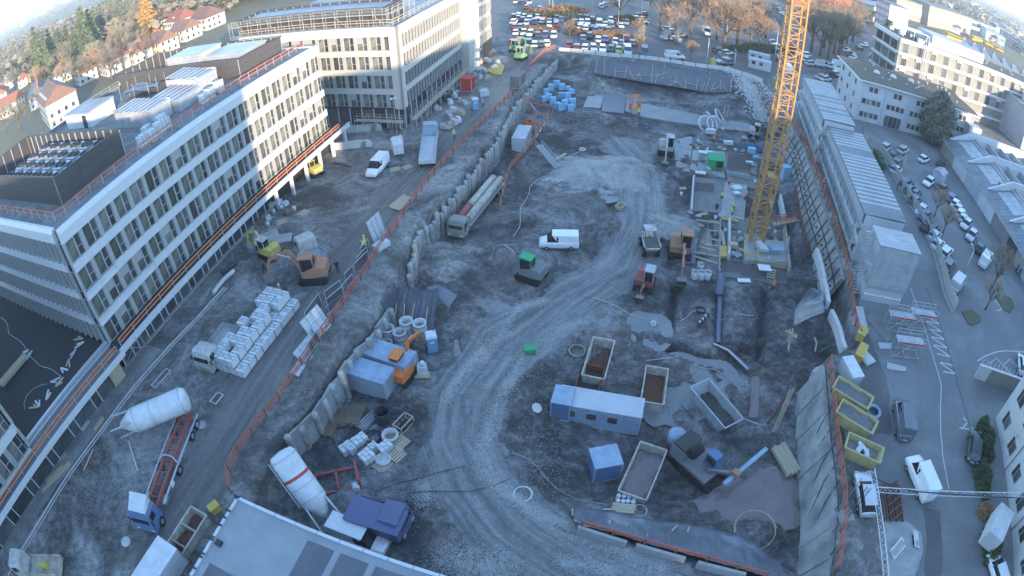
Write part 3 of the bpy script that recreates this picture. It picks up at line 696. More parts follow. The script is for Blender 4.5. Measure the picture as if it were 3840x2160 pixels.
# plant screen and scaffold on the cream block
plant_screen('black plant screen behind yellow scaffold on the cream block roof',fB,2.6,10.5,3.4,36,18.35,21.6,'louvre_dark',2.2)
roof_box('plant_room','flat blue-grey plant room roof inside the scaffold of the cream block',3.2,10,4,35,18.35,21.3,'louvre_dark','plant room','metal_roof',fB)
def scaffold(label,o,ux_,uy_,nx,ny,nz,dx,dy,dz,mt='steel_galv',deck=True,deckm='wood_pale',diag=True,group=None):
    """tube scaffold: standards, ledgers, board decks; o world base, ux_ along, uy_ across"""
    o=Vector(o);ux_=Vector(ux_).normalized();uy_=Vector(uy_).normalized();U=Vector((0,0,1))
    t=thing('scaffold',label,'scaffold',tuple(o),0,group)
    for i in range(nx+1):
        for j in range(ny+1):
            a=ux_*dx*i+uy_*dy*j;obj('standard',MB().tube(a,a+U*(nz*dz+1.0),.045,5),mt,t)
    for k in range(nz+1):
        z=U*(k*dz)
        for j in range(ny+1):
            for h in ((0,.5,1.0) if k else (0.15,)):
                a=uy_*dy*j+z+U*h;obj('ledger',MB().beam(a,a+ux_*dx*nx,.05,.05 if h else .06),mt if h<.9 else deckm,t)
        for i in range(nx+1):
            a=ux_*dx*i+z;obj('transom',MB().beam(a,a+uy_*dy*ny,.05),mt,t)
        if deck and k:
            for i in range(nx):
                a=ux_*(dx*i+.05)+uy_*.05+z;e=ux_*(dx-.1);w=uy_*(dy*ny-.1);h=U*.06
                obj('deck_board',MB()._add([a,a+e,a+e+w,a+w,a+h,a+e+h,a+e+w+h,a+w+h],[(0,3,2,1),(4,5,6,7),(0,1,5,4),(1,2,6,5),(2,3,7,6),(3,0,4,7)]),deckm,t)
    if diag:
        for i in range(0,nx,3):
            a=ux_*dx*i;obj('brace',MB().tube(a,a+ux_*dx+U*dz,.03,4),mt,t)
    return t
UA=(.2696,.963,0);EA=(-.963,.2696,0)
scaffold('tall pale scaffold frames standing along the roof front of the cream block',fB(1.3,2.2,18.4),EA,UA,14,1,1,2.5,.9,2.2,deck=True)
scaffold('short scaffold return at the roof corner of the cream block',fB(2.3,1.6,18.4),UA,EA,4,1,1,2.3,.9,2.2)
scaffold('grey scaffold along the foot of the cream block with board deck',fB(-.8,-1.6,0),UA,(.963,-.2696,0),13,1,1,2.3,1.0,2.3)
scaffold('grey scaffold round the corner foot of the cream block',fB(-1.6,-.8,0),EA,(-.2696,-.963,0),4,1,1,2.3,1.0,2.3)
scaffold('slim scaffold stair tower next to the blank tower of the cream block',fB(27.8,-3.4,0),UA,(.963,-.2696,0),1,1,3,2.2,1.4,2.1,deckm='steel_galv')
# ------------------------------------------------------------------ podium and the near wing
_pd=[(-42.6,36.07,0),(-50.69,10.95,0)]
PW=math.atan2(_pd[0][1]-_pd[1][1],_pd[0][0]-_pd[1][0])
fP=lambda s,d,z:tuple(Matrix.Translation((_pd[0][0],_pd[0][1],0)) @ Matrix.Rotation(PW,4,'Z') @ Vector((-s,d,z)))
def podium():
    t=thing('podium_building','low podium with black flat roof between the white block and the near wing','building',(_pd[0][0],_pd[0][1],0),PW)
    obj('roof',MB().bx(-40,-.3,1.2,38,3.6,3.85),'asphalt_roof',t)
    obj('wall',MB().bx(-40,-.3,.5,38,0,3.59),'concrete_dark',t)
    c=obj('canopy',MB().bx(-40,0,-1.9,1.2,3.5,3.85),'roof_deck_dark',t)
    obj('kerb',MB().bx(-40,0,1.21,1.6,3.5,4.25).bx(-40,0,.7,.95,3.86,4.0),'steel_galv',t)
    for k in range(15):obj('fascia_panel',MB().bx(0,2.62,-.06,.06,0,.72),'white_panel',c,(-2.64*(k+1),-1.97,3.3))
    mu=MB().bx(-.06,.06,-.08,.08,0,3.4).mesh('mullion');pa=MB().bx(0,3.1,-.02,.02,0,3.2).mesh('pane');pa2=MB().bx(0,1.1,-.02,.02,0,3.2).mesh('pane')
    x=-.5
    for k in range(9):
        for w,me in ((1.1,pa2),(3.1,pa)):
            x-=w+.12;obj('pane',me,'glass_dark',t,(x+.06,0,.1));obj('mullion',mu,'white_panel',t,(x,0,0))
    obj('plinth',MB().bx(-40,0,-.35,.1,-.3,.12),'concrete',t)
    obj('boarding',MB().bx(-2.6,-.6,-.3,-.25,.1,3.1),'wood_pale',t)
    return t
podium()
guard_rail('edge_guard','orange rails along the podium canopy edge',[fP(.5,-1.5,3.85),fP(34,-1.5,3.85)],nr=2,h=1.0,step=2.6,rr_=.05)
# near wing: white upper storeys carried on round columns
def near_wing():
    o=(-49.76,14.85,0)
    t=thing('office_wing','white overhanging office wing on round columns next to the podium','building',o,PW)
    # local x: along the front, away from the near end
    obj('wall',MB().bx(-18,6.2,.4,30,3.9,17.5),'steel_dark',t)
    obj('soffit',MB().bx(-18,6.5,-.5,30,3.6,3.89),'white_panel',t)
    cm=MB().lathe([(.28,0),(.28,3.6)],14).mesh('column')
    for x in (0.0,5.9,-5.9):obj('column',cm,'white_panel',t,(x,0,0))
    front(t,9,-17.0,0.1,0,rows=ROWS,seed=21)
    front(t,14,6.5,.2,math.pi/2,seed=22,style='fin')
    return t
near_wing()
# ------------------------------------------------------------------ streets and yards
def sheet(name,poly,z,mt,label,kind='structure'):
    o=obj(name,MB().poly([(p[0],p[1],z) for p in poly]),mt,label=label,kind=kind);return o
_st=[(p[0]+1.3,p[1]) for p in FENCE_R2[::-1]] + [(33.4,36.6),(38.6,37)] + [(p[0]+1.3,p[1]) for p in FENCE_R[::-1]] + [(61.5,123)]
sheet('street',[(24.6,2)]+_st+[(64,127.5),(64,146.9),(200,146.9),(200,-40),(24.6,-40)],-.03,'asphalt','grey asphalt street and yards to the right of the pit')
sheet('car_park',[(-4,146),(18,141.6),(28,138.6),(50,134),(61,125),(70,135),(200,150),(200,330),(-30,330),(-12,170)],-.02,'asphalt_old','worn asphalt of the far car park')
# ------------------------------------------------------------------ cabins along the street
U2=math.atan2(.951,.31)
def cabins(label,corner,far,width,H,lv,name='site_cabins',roofm=('metal_roof_pale','metal_roof'),sheetw=.62,seed=0,gallery=True):
    """stacked site cabins under a ribbed roof; local x along, local -y to the right"""
    rr=random.Random(seed)
    L=math.dist(corner[:2],far[:2]);rz=yaw(corner,far)
    t=thing(name,label,'site cabins',(corner[0],corner[1],0),rz)
    obj('wall',MB().bx(0,L,-width,0,0,H-.35),'facade_white',t)
    n=int(L/sheetw);w=L/n
    for i in range(n):
        me=MB()._add([(i*w+.02,.25,H-.3),(i*w+w-.02,.25,H-.3),(i*w+w-.02,-width-.25,H-.1),(i*w+.02,-width-.25,H-.1),(i*w+.02,.25,H-.2),(i*w+w-.02,.25,H-.2),(i*w+w-.02,-width-.25,H),(i*w+.02,-width-.25,H)],[(0,1,2,3),(4,7,6,5),(0,4,5,1),(1,5,6,2),(2,6,7,3),(3,7,4,0)])
        obj('roof_sheet',me,roofm[0 if (i % 2 and rr.random()<.85) else -1],t)
    # cladding hung below the roof edge
    m=int(L/2.5);cw=L/m
    for i in range(m):obj('cladding_panel',MB().bx(i*cw+.02,i*cw+cw-.02,.3,.36,H-1.75,H-.35),'plastic_clear',t)
    if gallery:
        for z in lv:
            g=obj('gallery',MB().bx(0,L,.02,1.3,z-.1,z),'steel_galv',t)
            for i in range(m):
                obj('post',MB().bx(i*cw-.03,i*cw+.03,1.22,1.28,z,z+1.05),'steel_dark',g)
            for h in (.35,.7,1.05):obj('rail',MB().bx(0,L,1.23,1.27,z+h-.03,z+h+.03),'steel_dark',g)
        for z in [0]+list(lv[:1]):
            for i in range(m):
                a=i*cw+.5
                if i % 3==1:obj('door',MB().bx(a,a+.95,.005,.06,z+.1,z+2.15),'facade_grey',t)
                else:
                    wd=obj('window',MB().bx(a,a+1.3,.005,.07,z+.9,z+2.1),'window_frame',t);obj('pane',MB().bx(a+.08,a+1.22,.06,.085,z+.98,z+2.02),'glass_dark',wd)
    return t
cabins('long two-storey white site cabins with ribbed roof and galleries along the pit',(44.45,53.68,7.4),(53.66,81.7,7.4),6.05,7.4,(2.6,5.1),seed=2)
cabins('far taller stretch of white site cabins with pale striped roof',(52.73,82.1,8.4),(60.5,105.3,8.4),5.7,8.4,(2.7,5.3),seed=5)
def stair_box():
    a,c,d=(41.74,45.67,8),(47.27,44.02,8),(42.93,49.92,8)
    rz=yaw(a,c);W_=math.dist(a[:2],c[:2]);D_=math.dist(a[:2],d[:2])
    t=thing('clad_cabin_tower','three-storey block of cabins wrapped in translucent white cladding by the street','site cabins',(a[0],a[1],0),rz)
    obj('wall',MB().bx(.1,W_-.1,.1,D_-.1,0,7.9),'facade_white',t)
    n=4
    for i in range(n):obj('roof_sheet',MB().bx(-.15,W_+.15,D_*i/n+.015,D_*(i+1)/n-.015,7.95,8.03),'metal_roof_pale',t)
    for k,(z0,z1) in enumerate(((2.35,5.1),(5.13,7.9))):
        obj('cladding_panel',MB().bx(0,W_,-.03,.06,z0,z1),'plastic_clear',t)
        obj('cladding_panel',MB().bx(-.06,.06,.1,D_,z0,z1),'plastic_clear',t)
        obj('cladding_panel',MB().bx(W_-.06,W_+.06,.1,D_,z0,z1),'plastic_clear',t)
    for i in range(14):obj('rib',MB().bx(.1+i*W_/14,.1+i*W_/14+.2,-.03,.03,1.95,2.34),'steel_galv',t)
    for x0,x1 in ((.1,W_/2-.1),(W_/2+.1,W_-.1)):
        s=obj('site_board',MB().bx(x0,x1,-.9,-.82,.9,2.3),'plastic_white',t)
        s.rotation_euler=(R(-28),0,0);s.location=(0,.35,-.25)
        for k in range(6):obj('text_line',MB().bx(x0+.3,x1-.3-.15*(k % 3),-.925,-.905,1.1+.18*k,1.18+.18*k),'facade_grey',s)
    # outside stair on the pit side
    for lvl in range(3):
        z=2.6*lvl
        for k in range(9):obj('step',MB().bx(-1.15,-.2,D_*.2+k*.28,D_*.2+k*.28+.26,z+.27*(k+1)-.04,z+.27*(k+1)),'steel_galv',t)
        if lvl:obj('landing',MB().bx(-1.2,-.15,-.1,D_*.2,z-.06,z),'steel_galv',t);obj('rail',MB().bx(-1.22,-1.18,-.1,D_,z+1.0,z+1.05).bx(-1.22,-1.18,-.1,D_,z+.5,z+.55).bx(-1.22,-.2,-.12,-.08,z+1.,z+1.05),'steel_galv',t)
    for y in (-.1,D_*.5,D_):obj('stair_post',MB().bx(-1.24,-1.16,y-.04,y+.04,0,6.3),'steel_galv',t)
    return t
stair_box()
# ------------------------------------------------------------------ white three-storey office
def white_office():
    o=(76.2,106.0);rz=math.atan2(-.246,.969);L,D,H=33.5,17.0,9.6
    t=thing('white_office','white three-storey office with brown planted roof behind the cabins','building',(*o,0),rz)
    obj('wall',MB().bx(0,L,0,D,0,H),'facade_white',t)
    r=obj('roof',MB().bx(-1.2,L+1.2,-1.2,D+1,H,H+.25),'white_panel',t);obj('planting',MB().bx(-.7,L+.8,-.7,D+.6,H+.255,H+.42),'sedum_roof',r)
    rr=random.Random(4)
    for k in range(22):obj('vent',MB().lathe([(.18,0),(.18,.5),(.3,.52),(.05,.75)],8),'plastic_white',r,(rr.uniform(1,L-1),rr.uniform(2,D-2),H+.4))
    for x,y in ((7,9),(12,9.5),(18,11)):obj('skylight',MB().lathe([(.9,0),(.9,.25),(.5,.7),(.05,.8)],12),'plastic_white',r,(x,y,H+.4))
    fr=MB().bx(0,1.1,-.06,.02,0,1.35).mesh('window');pn=MB().bx(.08,1.02,-.075,-.055,.08,1.27).mesh('pane')
    for lv,z in enumerate((1.0,4.2,7.2)):
        for g in range(5):
            for i in range(4 if lv<2 else 2):
                x=.8+g*6.6+i*1.3 + (1.3 if lv==2 else 0)
                w=obj('window',fr,'window_frame',t,(x,0,z));obj('pane',pn,'glass_dark',w)
        for i in range(3):
            w=obj('window',fr,'window_frame',t,(0,D-2-i*5.2,z),(0,0,-math.pi/2));obj('pane',pn,'glass_dark',w)
    for g in range(6):obj('pier',MB().bx(-.12,.12,-.16,0,0,H),'facade_white',t,(.12+g*6.6,0,0))
    d=obj('entrance',MB().bx(7.6,12.2,-.2,-.1,0,2.9),'window_frame',t)
    for i in range(4):obj('pane',MB().bx(7.7+1.12*i,8.72+1.12*i,-.23,-.205,.1,2.8),'glass_dark',d)
    obj('stair_core',MB().bx(L-2.5,L+1.6,-2.8,-.05,0,7.4),'facade_white',t)
    bc=obj('balcony',MB().bx(L-6.5,L-2.6,-2.4,-.05,3.0,3.15),'concrete',t);obj('railing',MB().bx(L-6.5,L-2.6,-2.42,-2.38,3.2,4.2),'facade_grey',bc)
    return t
white_office()
# ------------------------------------------------------------------ long beige office behind it
def long_office():
    o=(101.3,126.1);rz=math.atan2(-.107,.994);L,D,H=84.,15.,18.
    t=thing('long_office','long beige office with white floor bands behind the white office','building',(*o,0),rz)
    obj('wall',MB().bx(.2,L,.2,D,0,H-.2),'facade_beige',t)
    obj('roof',MB().bx(0,L,0,D,H-.19,H),'sedum_roof',t)
    lv=[H-1.0,H-4.6,H-8.4,H-12.2,H-15.6]
    for k,z in enumerate(lv):
        h=1.1 if k==0 else .62
        for i in range(int(L/6)):obj('floor_band',MB().bx(i*6+.01,i*6+5.99,-.5,.25,z,z+h),'white_panel',t)
        obj('end_band',MB().bx(-.45,.2,.26,D,z,z+h),'white_panel',t)
    rr=random.Random(9)
    fr=MB().bx(0,2.0,-.12,.1,0,2.9).mesh('window');pn=MB().bx(.1,.62,-.14,-.1,.1,2.8).bx(.7,1.25,-.14,-.1,.1,2.8).bx(1.32,1.9,-.14,-.1,.1,2.8).mesh('pane');bl=MB().bx(-.1,2.1,-.32,-.18,2.3,3.0).mesh('blind')
    for k,z in enumerate(lv[1:]):
        for i in range(int(L/5.2)):
            if k<3 or i>8:
                w=obj('window',fr,'window_frame',t,(1.6+i*5.2,.2,z+.62));obj('pane',pn,'glass_dark',w)
                if rr.random()<.35:obj('blind',bl,'plastic_white',w)
    for i in range(3):
        for z in lv[1:4]:obj('end_window',MB().bx(.05,.25,1.5+i*4.4,4.8+i*4.4,z+.8,z+3.2),'glass_dark',t)
    # roof storey
    rs=obj('roof_storey',MB().bx(13,25,2.2,11,H+.01,H+3.4),'facade_white',t)
    obj('roof_storey',MB().bx(25.05,36,3,11,H+.01,H+3.2),'facade_grey',t)
    obj('pergola',MB().bx(3,12,3.5,3.8,H+2.4,H+2.6).bx(3,12,8.5,8.8,H+2.4,H+2.6).bx(3,3.15,3.5,3.65,H,H+2.4).bx(7,7.15,3.5,3.65,H,H+2.4).bx(11.8,12,3.5,3.65,H,H+2.4).bx(2.5,12.5,5,8,H+2.61,H+2.7),'white_panel',t)
    for i in range(12):obj('roof_unit',MB().bx(0,rr.uniform(.8,2.2),0,rr.uniform(.6,1.6),0,rr.uniform(.5,1.3)),'steel_galv',t,(rr.uniform(1,12),rr.uniform(1,12),H))
    for i in range(9):obj('vent',MB().lathe([(.2,0),(.2,.5),(.32,.55),(.05,.8)],8),'plastic_white',t,(38+i*4.3,3+rr.random()*6,H))
    # service lift mast standing at the front
    obj('flue',MB().tube((8.6,-1.0,0),(8.6,-1.0,H+3),.16,6).tube((9.5,-1.0,0),(9.5,-1.0,H+3),.16,6).bx(8.5,9.6,-1.1,-.9,H+2.8,H+3),'steel_galv',t)
    return t
long_office()
def corner_office():
    o=(177.5,149,0)
    o=(147.0,108.0)
    t=thing('grey_annex','blue-grey annex with ribbon window at the end of the beige office','building',(*o,0),math.atan2(-.107,.994))
    obj('wall',MB().bx(0,40,0,14,0,12.5),'facade_grey',t);obj('roof',MB().bx(-.3,40.3,-.3,14,12.51,12.9),'roof_membrane',t)
    for i in range(10):w=obj('window',MB().bx(.05,1.25,-.06,.02,0,1.5),'window_frame',t,(3+i*1.35,0,3));obj('pane',MB().bx(.15,1.15,-.08,-.05,.1,1.4),'glass_dark',w)
    for i in range(3):w=obj('window',MB().bx(.05,1.65,-.06,.02,0,2.0),'window_frame',t,(4+i*2.2,0,8.5));obj('pane',MB().bx(.15,1.55,-.08,-.05,.1,1.9),'glass_dark',w)
    obj('roof_room',MB().bx(5,14,3,10,12.91,15.6),'facade_white',t)
corner_office()
# ------------------------------------------------------------------ workshop with saw-tooth roof
def workshop():
    o=(95.4,94.0);rz=math.atan2(-.955,-.296)    # local x runs towards the camera,local y to the right
    t=thing('workshop','low workshop with standing-seam roof, skylights and saw-tooth ridges by the parking yard','building',(*o,0),rz)
    L,D=62.,34.
    obj('wall',MB().bx(0,L,.1,D,0,3.2),'facade_white',t)
    cols=['facade_beige','facade_white','facade_grey','facade_white','concrete_dark','facade_beige','facade_grey','facade_white']
    for i in range(8):obj('wall_panel',MB().bx(i*7.7+.03,i*7.7+7.6,.02,.09,.05,3.1),cols[i],t)
    z0,z1,w=3.3,5.3,7.4
    n=52;sw=L/n
    for i in range(n):
        a,c=i*sw,(i+1)*sw-.06
        obj('roof_sheet',MB()._add([(a,-.3,z0),(c,-.3,z0),(c,w,z1),(a,w,z1),(a,-.3,z0+.08),(c,-.3,z0+.08),(c,w,z1+.08),(a,w,z1+.08)],[(0,3,2,1),(4,5,6,7),(0,1,5,4),(1,2,6,5),(2,3,7,6),(3,0,4,7)]),'metal_roof',t)
    obj('gutter',MB().bx(-.2,L+.2,-.45,-.3,3.1,3.3),'metal_roof_pale',t)
    sk=11.6
    for k in range(5):
        for i in range(5):
            for j in range(2):
                a,c=1.6+k*sk+i*1.7,1.6+k*sk+i*1.7+1.62;ya,yc=3.3+j*1.95,3.3+j*1.95+1.85
                zz=lambda y:z0+(z1-z0)*(y+.3)/(w+.3)+.1
                obj('skylight',MB()._add([(a,ya,zz(ya)),(c,ya,zz(ya)),(c,yc,zz(yc)),(a,yc,zz(yc)),(a,ya,zz(ya)+.06),(c,ya,zz(ya)+.06),(c,yc,zz(yc)+.06),(a,yc,zz(yc)+.06)],[(0,3,2,1),(4,5,6,7),(0,1,5,4),(1,2,6,5),(2,3,7,6),(3,0,4,7)]),'plastic_clear',t)
        x=.2+k*sk
        obj('saw_ridge',MB()._add([(x,1.2,4.0),(x,D,5.9),(x,D,8.0),(x,7.4,7.2),(x+.5,1.2,4.0),(x+.5,D,5.9),(x+.5,D,8.0),(x+.5,7.4,7.2)],[(0,1,2,3),(7,6,5,4),(0,4,5,1),(1,5,6,2),(2,6,7,3),(3,7,4,0)]),'white_panel',t)
    obj('ridge_beam',MB().bx(0,L,w+.05,w+.6,4.9,5.75),'metal_roof_pale',t)
    for k in range(6):
        obj('shed_roof',MB().bx(0,L,w+.7+k*4.3+.2,w+.7+k*4.3+.5,4.2,6.2),'metal_roof_pale',t)
        obj('shed_floor',MB().bx(0,L,w+.7+k*4.3+.5,w+.7+(k+1)*4.3+.2,4.0,4.2),'metal_roof',t)
    obj('door',MB().bx(38.5,42.5,-.02,.015,0,2.9),'steel_dark',t)
    obj('roof_vent',MB().lathe([(.25,0),(.25,.8),(.5,.85),(.1,1.2)],10),'steel',t,(22,5,4.7))
workshop()
# ------------------------------------------------------------------ the pit's walls
def pile_wall():
    t=thing('pile_wall','rough bored concrete pile wall holding the ground along the haul road','retaining wall',(*PIT_L[1][:2],0))
    o=Vector((*PIT_L[1][:2],0));rr=random.Random(2)
    meshes=[]
    for s in range(4):
        prof=[]
        for i in range(9):
            z=-5.4+i*.6;prof.append((.36+.05*rr.uniform(-1,1),z))
        prof.append((.2,-.45))
        meshes.append(MB().lathe(prof,10).mesh('pile'))
    line=[Vector((p[0],p[1],0)) for p in PIT_L[1:]]
    near=resample(line[:11],1.75);far=resample(line[11:],.98)
    for i,p in enumerate(near):
        d=(near[min(i+1,len(near)-1)]-near[max(0,i-1)]).normalized();nrm=Vector((d.y,-d.x,0))
        obj('pile',meshes[i % 4],'pile_concrete',t,tuple(p-o+nrm*.85+Vector((0,0,rr.uniform(-.6,.15)))),(rr.uniform(-.03,.03),rr.uniform(-.03,.03),rr.uniform(0,6)))
        if i<len(near)-1:
            a,c=p-o+nrm*.85,near[i+1]-o+nrm*.85
            zt=-.75+rr.uniform(-.3,.25);zt2=-.75+rr.uniform(-.3,.25)
            obj('infill_panel',MB()._add([(a.x,a.y,-5.4),(c.x,c.y,-5.4),(c.x,c.y,zt2),(a.x,a.y,zt),(a.x-.3,a.y,-5.4),(c.x-.3,c.y,-5.4),(c.x-.3,c.y,zt2),(a.x-.3,a.y,zt)],[(0,1,2,3),(7,6,5,4),(3,2,6,7),(0,4,5,1),(1,5,6,2),(3,7,4,0)]),'shotcrete',t)
    for i,p in enumerate(far):
        d=(far[min(i+1,len(far)-1)]-far[max(0,i-1)]).normalized();nrm=Vector((d.y,-d.x,0))
        obj('pile',meshes[(i*3) % 4],'pile_concrete',t,tuple(p-o+nrm*.7+Vector((0,0,rr.uniform(-.8,.2)))),(rr.uniform(-.03,.03),rr.uniform(-.03,.03),rr.uniform(0,6)))
    return t
pile_wall()
def rails3(name,label,pts,step=2.3,h=1.25,rail='rail_red',post='wood_dark',cat='guard rail',group=None,zoff=None):
    q=resample(pts,step);o=q[0]
    t=thing(name,label,cat,tuple(o),0,group);pm=MB().bx(-.07,.07,-.07,.07,-.2,h).mesh('post')
    rr=random.Random(5)
    for i,p in enumerate(q):obj('post',pm,post,t,tuple(p-o),(rr.uniform(-.06,.06),rr.uniform(-.06,.06),rr.uniform(0,3)))
    for a,c in zip(q,q[1:]):
        for k in range(3):
            e=rr.uniform(-.03,.03)
            obj('rail',MB().beam(a-o+Vector((0,0,h*(.32+.31*k)+e)),c-o+Vector((0,0,h*(.32+.31*k)-e)),.06,.14),rail,t)
    return t
rails3('guard_rail','three-rail red guard rail along the top of the pile wall',[(-23.96,22.62,0),(-24.74,24.22,0),(-24.68,26.13,0),(-21.91,33.41,0),(-19.56,41.38,0),(-17.01,50.83,0),(-14.57,61.5,0),(-11.72,73,0),(-6.85,88,0),(1.03,108.5,0),(2.82,117.5,0)])
rails3('guard_rail','red guard rail on the bend at the far end of the haul road',[(3.71,122,0),(5.17,126.3,0),(6.77,131.8,0),(9.06,139.1,0),(12.46,142.4,0)],step=1.8)
rails3('guard_rail','weathered guard rail along the pit edge beside the long cabins',[tuple(p) for p in FENCE_R[1:]],step=2.0,rail='wood_dark' if 0 else 'rail_red')
rails3('guard_rail','red guard rail on top of the shotcrete wall above the slurry pit',[tuple(p) for p in FENCE_R2],step=2.0)
def nail_wall(label,line,zb,inset,pw,mt,grid=True,walers=True):
    line=[Vector((p[0],p[1],0)) for p in line];q=resample(line,pw);o=q[0]
    t=thing('retaining_wall',label,'retaining wall',tuple(o));rr=random.Random(8)
    for a,c in zip(q,q[1:]):
        d=(c-a).normalized();nrm=Vector((-d.y,d.x,0))   # into the pit when the line runs down the picture
        if nrm.x>0:nrm=-nrm
        a2,c2=a-o,c-o;zt=Vector((0,0,-.25));zz=Vector((0,0,zb));off=nrm*inset
        g=(c2-a2)*.004
        p0,p1,p2,p3=a2+zz+off+g,c2+zz+off-g,c2+zt-g,a2+zt+g
        bk=-nrm*.4;j=nrm*rr.uniform(-.08,.08)
        obj('wall_panel',MB()._add([p0+j,p1+j,p2+j,p3+j,p0+bk,p1+bk,p2+bk,p3+bk],[(3,2,1,0),(4,5,6,7),(3,7,6,2),(0,1,5,4),(1,2,6,5),(0,4,7,3)]),mt,t)
        if walers:
            for k in (.28,.62):
                u0,u1=p3.lerp(p0,k)+nrm*.12,p2.lerp(p1,k)+nrm*.12
                obj('waler',MB().beam(u0,u1,.12,.12),'steel_dark',t)
            obj('soldier',MB().beam(p3+nrm*.1,p0+nrm*.1,.12,.1),'rust',t)
            obj('anchor',MB().box((p3.lerp(p0,.45)+p2.lerp(p1,.45))/2+nrm*.14,(.25,.25,.25)),'rust',t)
    return t
nail_wall('anchored shotcrete wall in panels below the long cabins',[(p[0]-.75,p[1]) for p in FENCE_R[::-1][2:-1]],-5.3,1.9,2.4,'shotcrete')
nail_wall('tall smooth shotcrete wall above the slurry pit',[(p[0]-.75,p[1]) for p in FENCE_R2],-5.6,1.5,1.6,'shotcrete',walers=False)
for l,pts in (('pale broken guide beam along the pit edge beside the clad cabin tower',[(40.75,56.03,0),(39.64,51.96,0),(38.35,48.06,0),(37.59,45.87,0),(37.1,43.95,0)]),('pale guide beam below the guard rail at the earth shelf',[(37.24,43.94,0),(37.04,41.41,0),(36.53,39.18,0),(35.92,36.77,0)])):
    q=resample([Vector(p) for p in pts],1.6);t=thing('guide_beam',l,'concrete beam',tuple(q[0]));r2=random.Random(3)
    for a,c in zip(q,q[1:]):obj('beam_piece',MB().beam(a-q[0]+Vector((-.9,0,-.35+r2.uniform(-.1,.1))),c-q[0]+Vector((-.9,0,-.35+r2.uniform(-.1,.1))),.5,1.3),'concrete_pale',t)
# hoses slung down the near wall
for i in range(9):
    y=13.5+i*2.05;xw=np.interp(y,[14.3,19.6,27.3,36],[25.1,27.4,29.3,32.2])-1.0
    pts=[(xw+.7,y,.5),(xw-.35,y-.9,-1.2),(xw-.95,y-2.0,-2.8),(xw-1.7,y-3.2,-4.6)]
    obj('slung_cable',MB().path(pts,.05,5),'steel_dark',label='dark cable slung diagonally down the tall shotcrete wall',cat='cable',group='cables on the shotcrete wall')
# far barriers: pale concrete blocks along the car park side
def far_barriers():
    q=resample([Vector(p) for p in FAR_B],3.05)
    me=MB()._add([(-1.45,-.3,0),(1.45,-.3,0),(1.45,.3,0),(-1.45,.3,0),(-1.42,-.12,.9),(1.42,-.12,.9),(1.42,.12,.9),(-1.42,.12,.9)],[(0,3,2,1),(4,5,6,7),(0,1,5,4),(1,2,6,5),(2,3,7,6),(3,0,4,7)]).mesh('concrete_barrier')
    for a,c in zip(q,q[1:]):
        obj('concrete_barrier',me,'concrete_pale',None,tuple((a+c)/2),(0,0,yaw(a,c)),'pale concrete barrier block along the far edge of the pit','barrier','barriers along the far pit edge')
far_barriers()
def slope_tarp(name,label,top,bot,mt,nu=40,nv=10,fold=.12,sag=.1,lift=.12,fold_n=34):
    b=MB();rr=np.random.RandomState(4)
    def at(line,t):
        ls=[0.]
        for a,c in zip(line,line[1:]):ls.append(ls[-1]+math.dist(a,c))
        x=t*ls[-1]
        for i in range(len(line)-1):
            if x<=ls[i+1] or i==len(line)-2:
                return Vector(line[i]).lerp(Vector(line[i+1]),(x-ls[i])/(ls[i+1]-ls[i]+1e-9))
    ph=rr.rand(nu+1)
    for i in range(nu+1):
        a,c=at(top,i/nu),at(bot,i/nu)
        for j in range(nv+1):
            p=a.lerp(c,j/nv);g=max(p.z,gz(p.x,p.y)) if True else p.z
            w=fold*(math.sin(i*2.4+ph[i]*3)+.6*math.sin(i*.9+j*.5))*math.sin(math.pi*min(1,j/nv+.15))
            b.v.append((p.x,p.y+w*.3,max(p.z,g)+lift+w))
    n=nv+1
    b.f=[(i*n+j,(i+1)*n+j,(i+1)*n+j+1,i*n+j+1) for i in range(nu) for j in range(nv)];b.m=[0]*len(b.f);b.sm=[True]*len(b.f)
    o=obj(name,b,mt,label=label,cat='tarpaulin')
    sd=o.modifiers.new('thickness','SOLIDIFY');sd.thickness=.03
    return o
slope_tarp('slope_tarpaulin','long black tarpaulin pinned over the far slope with battens',[(20.62,134.4,-0.4),(29.11,135.4,-0.4),(34.78,134.3,-0.4),(41.41,132.8,-0.4),(47.56,131,-0.4),(53.13,128.2,-0.5)],[(19.63,129.3,-2.6),(26.81,126.6,-2.7),(32.16,124.4,-2.8),(38.79,122.7,-2.9),(44.3,121,-3),(51.14,122.3,-3)],'tarp_black',nu=70)
def batten(a,c,label,group,w=.14,mt='wood_pale'):
    a=Vector(a);c=Vector(c);obj('batten',MB().beam(Vector((0,0,0)),c-a,w,.08),mt,None,tuple(a),(0,0,0),label,'batten',group)
def tz(p,up=.3):return (p[0],p[1],p[2]+up)
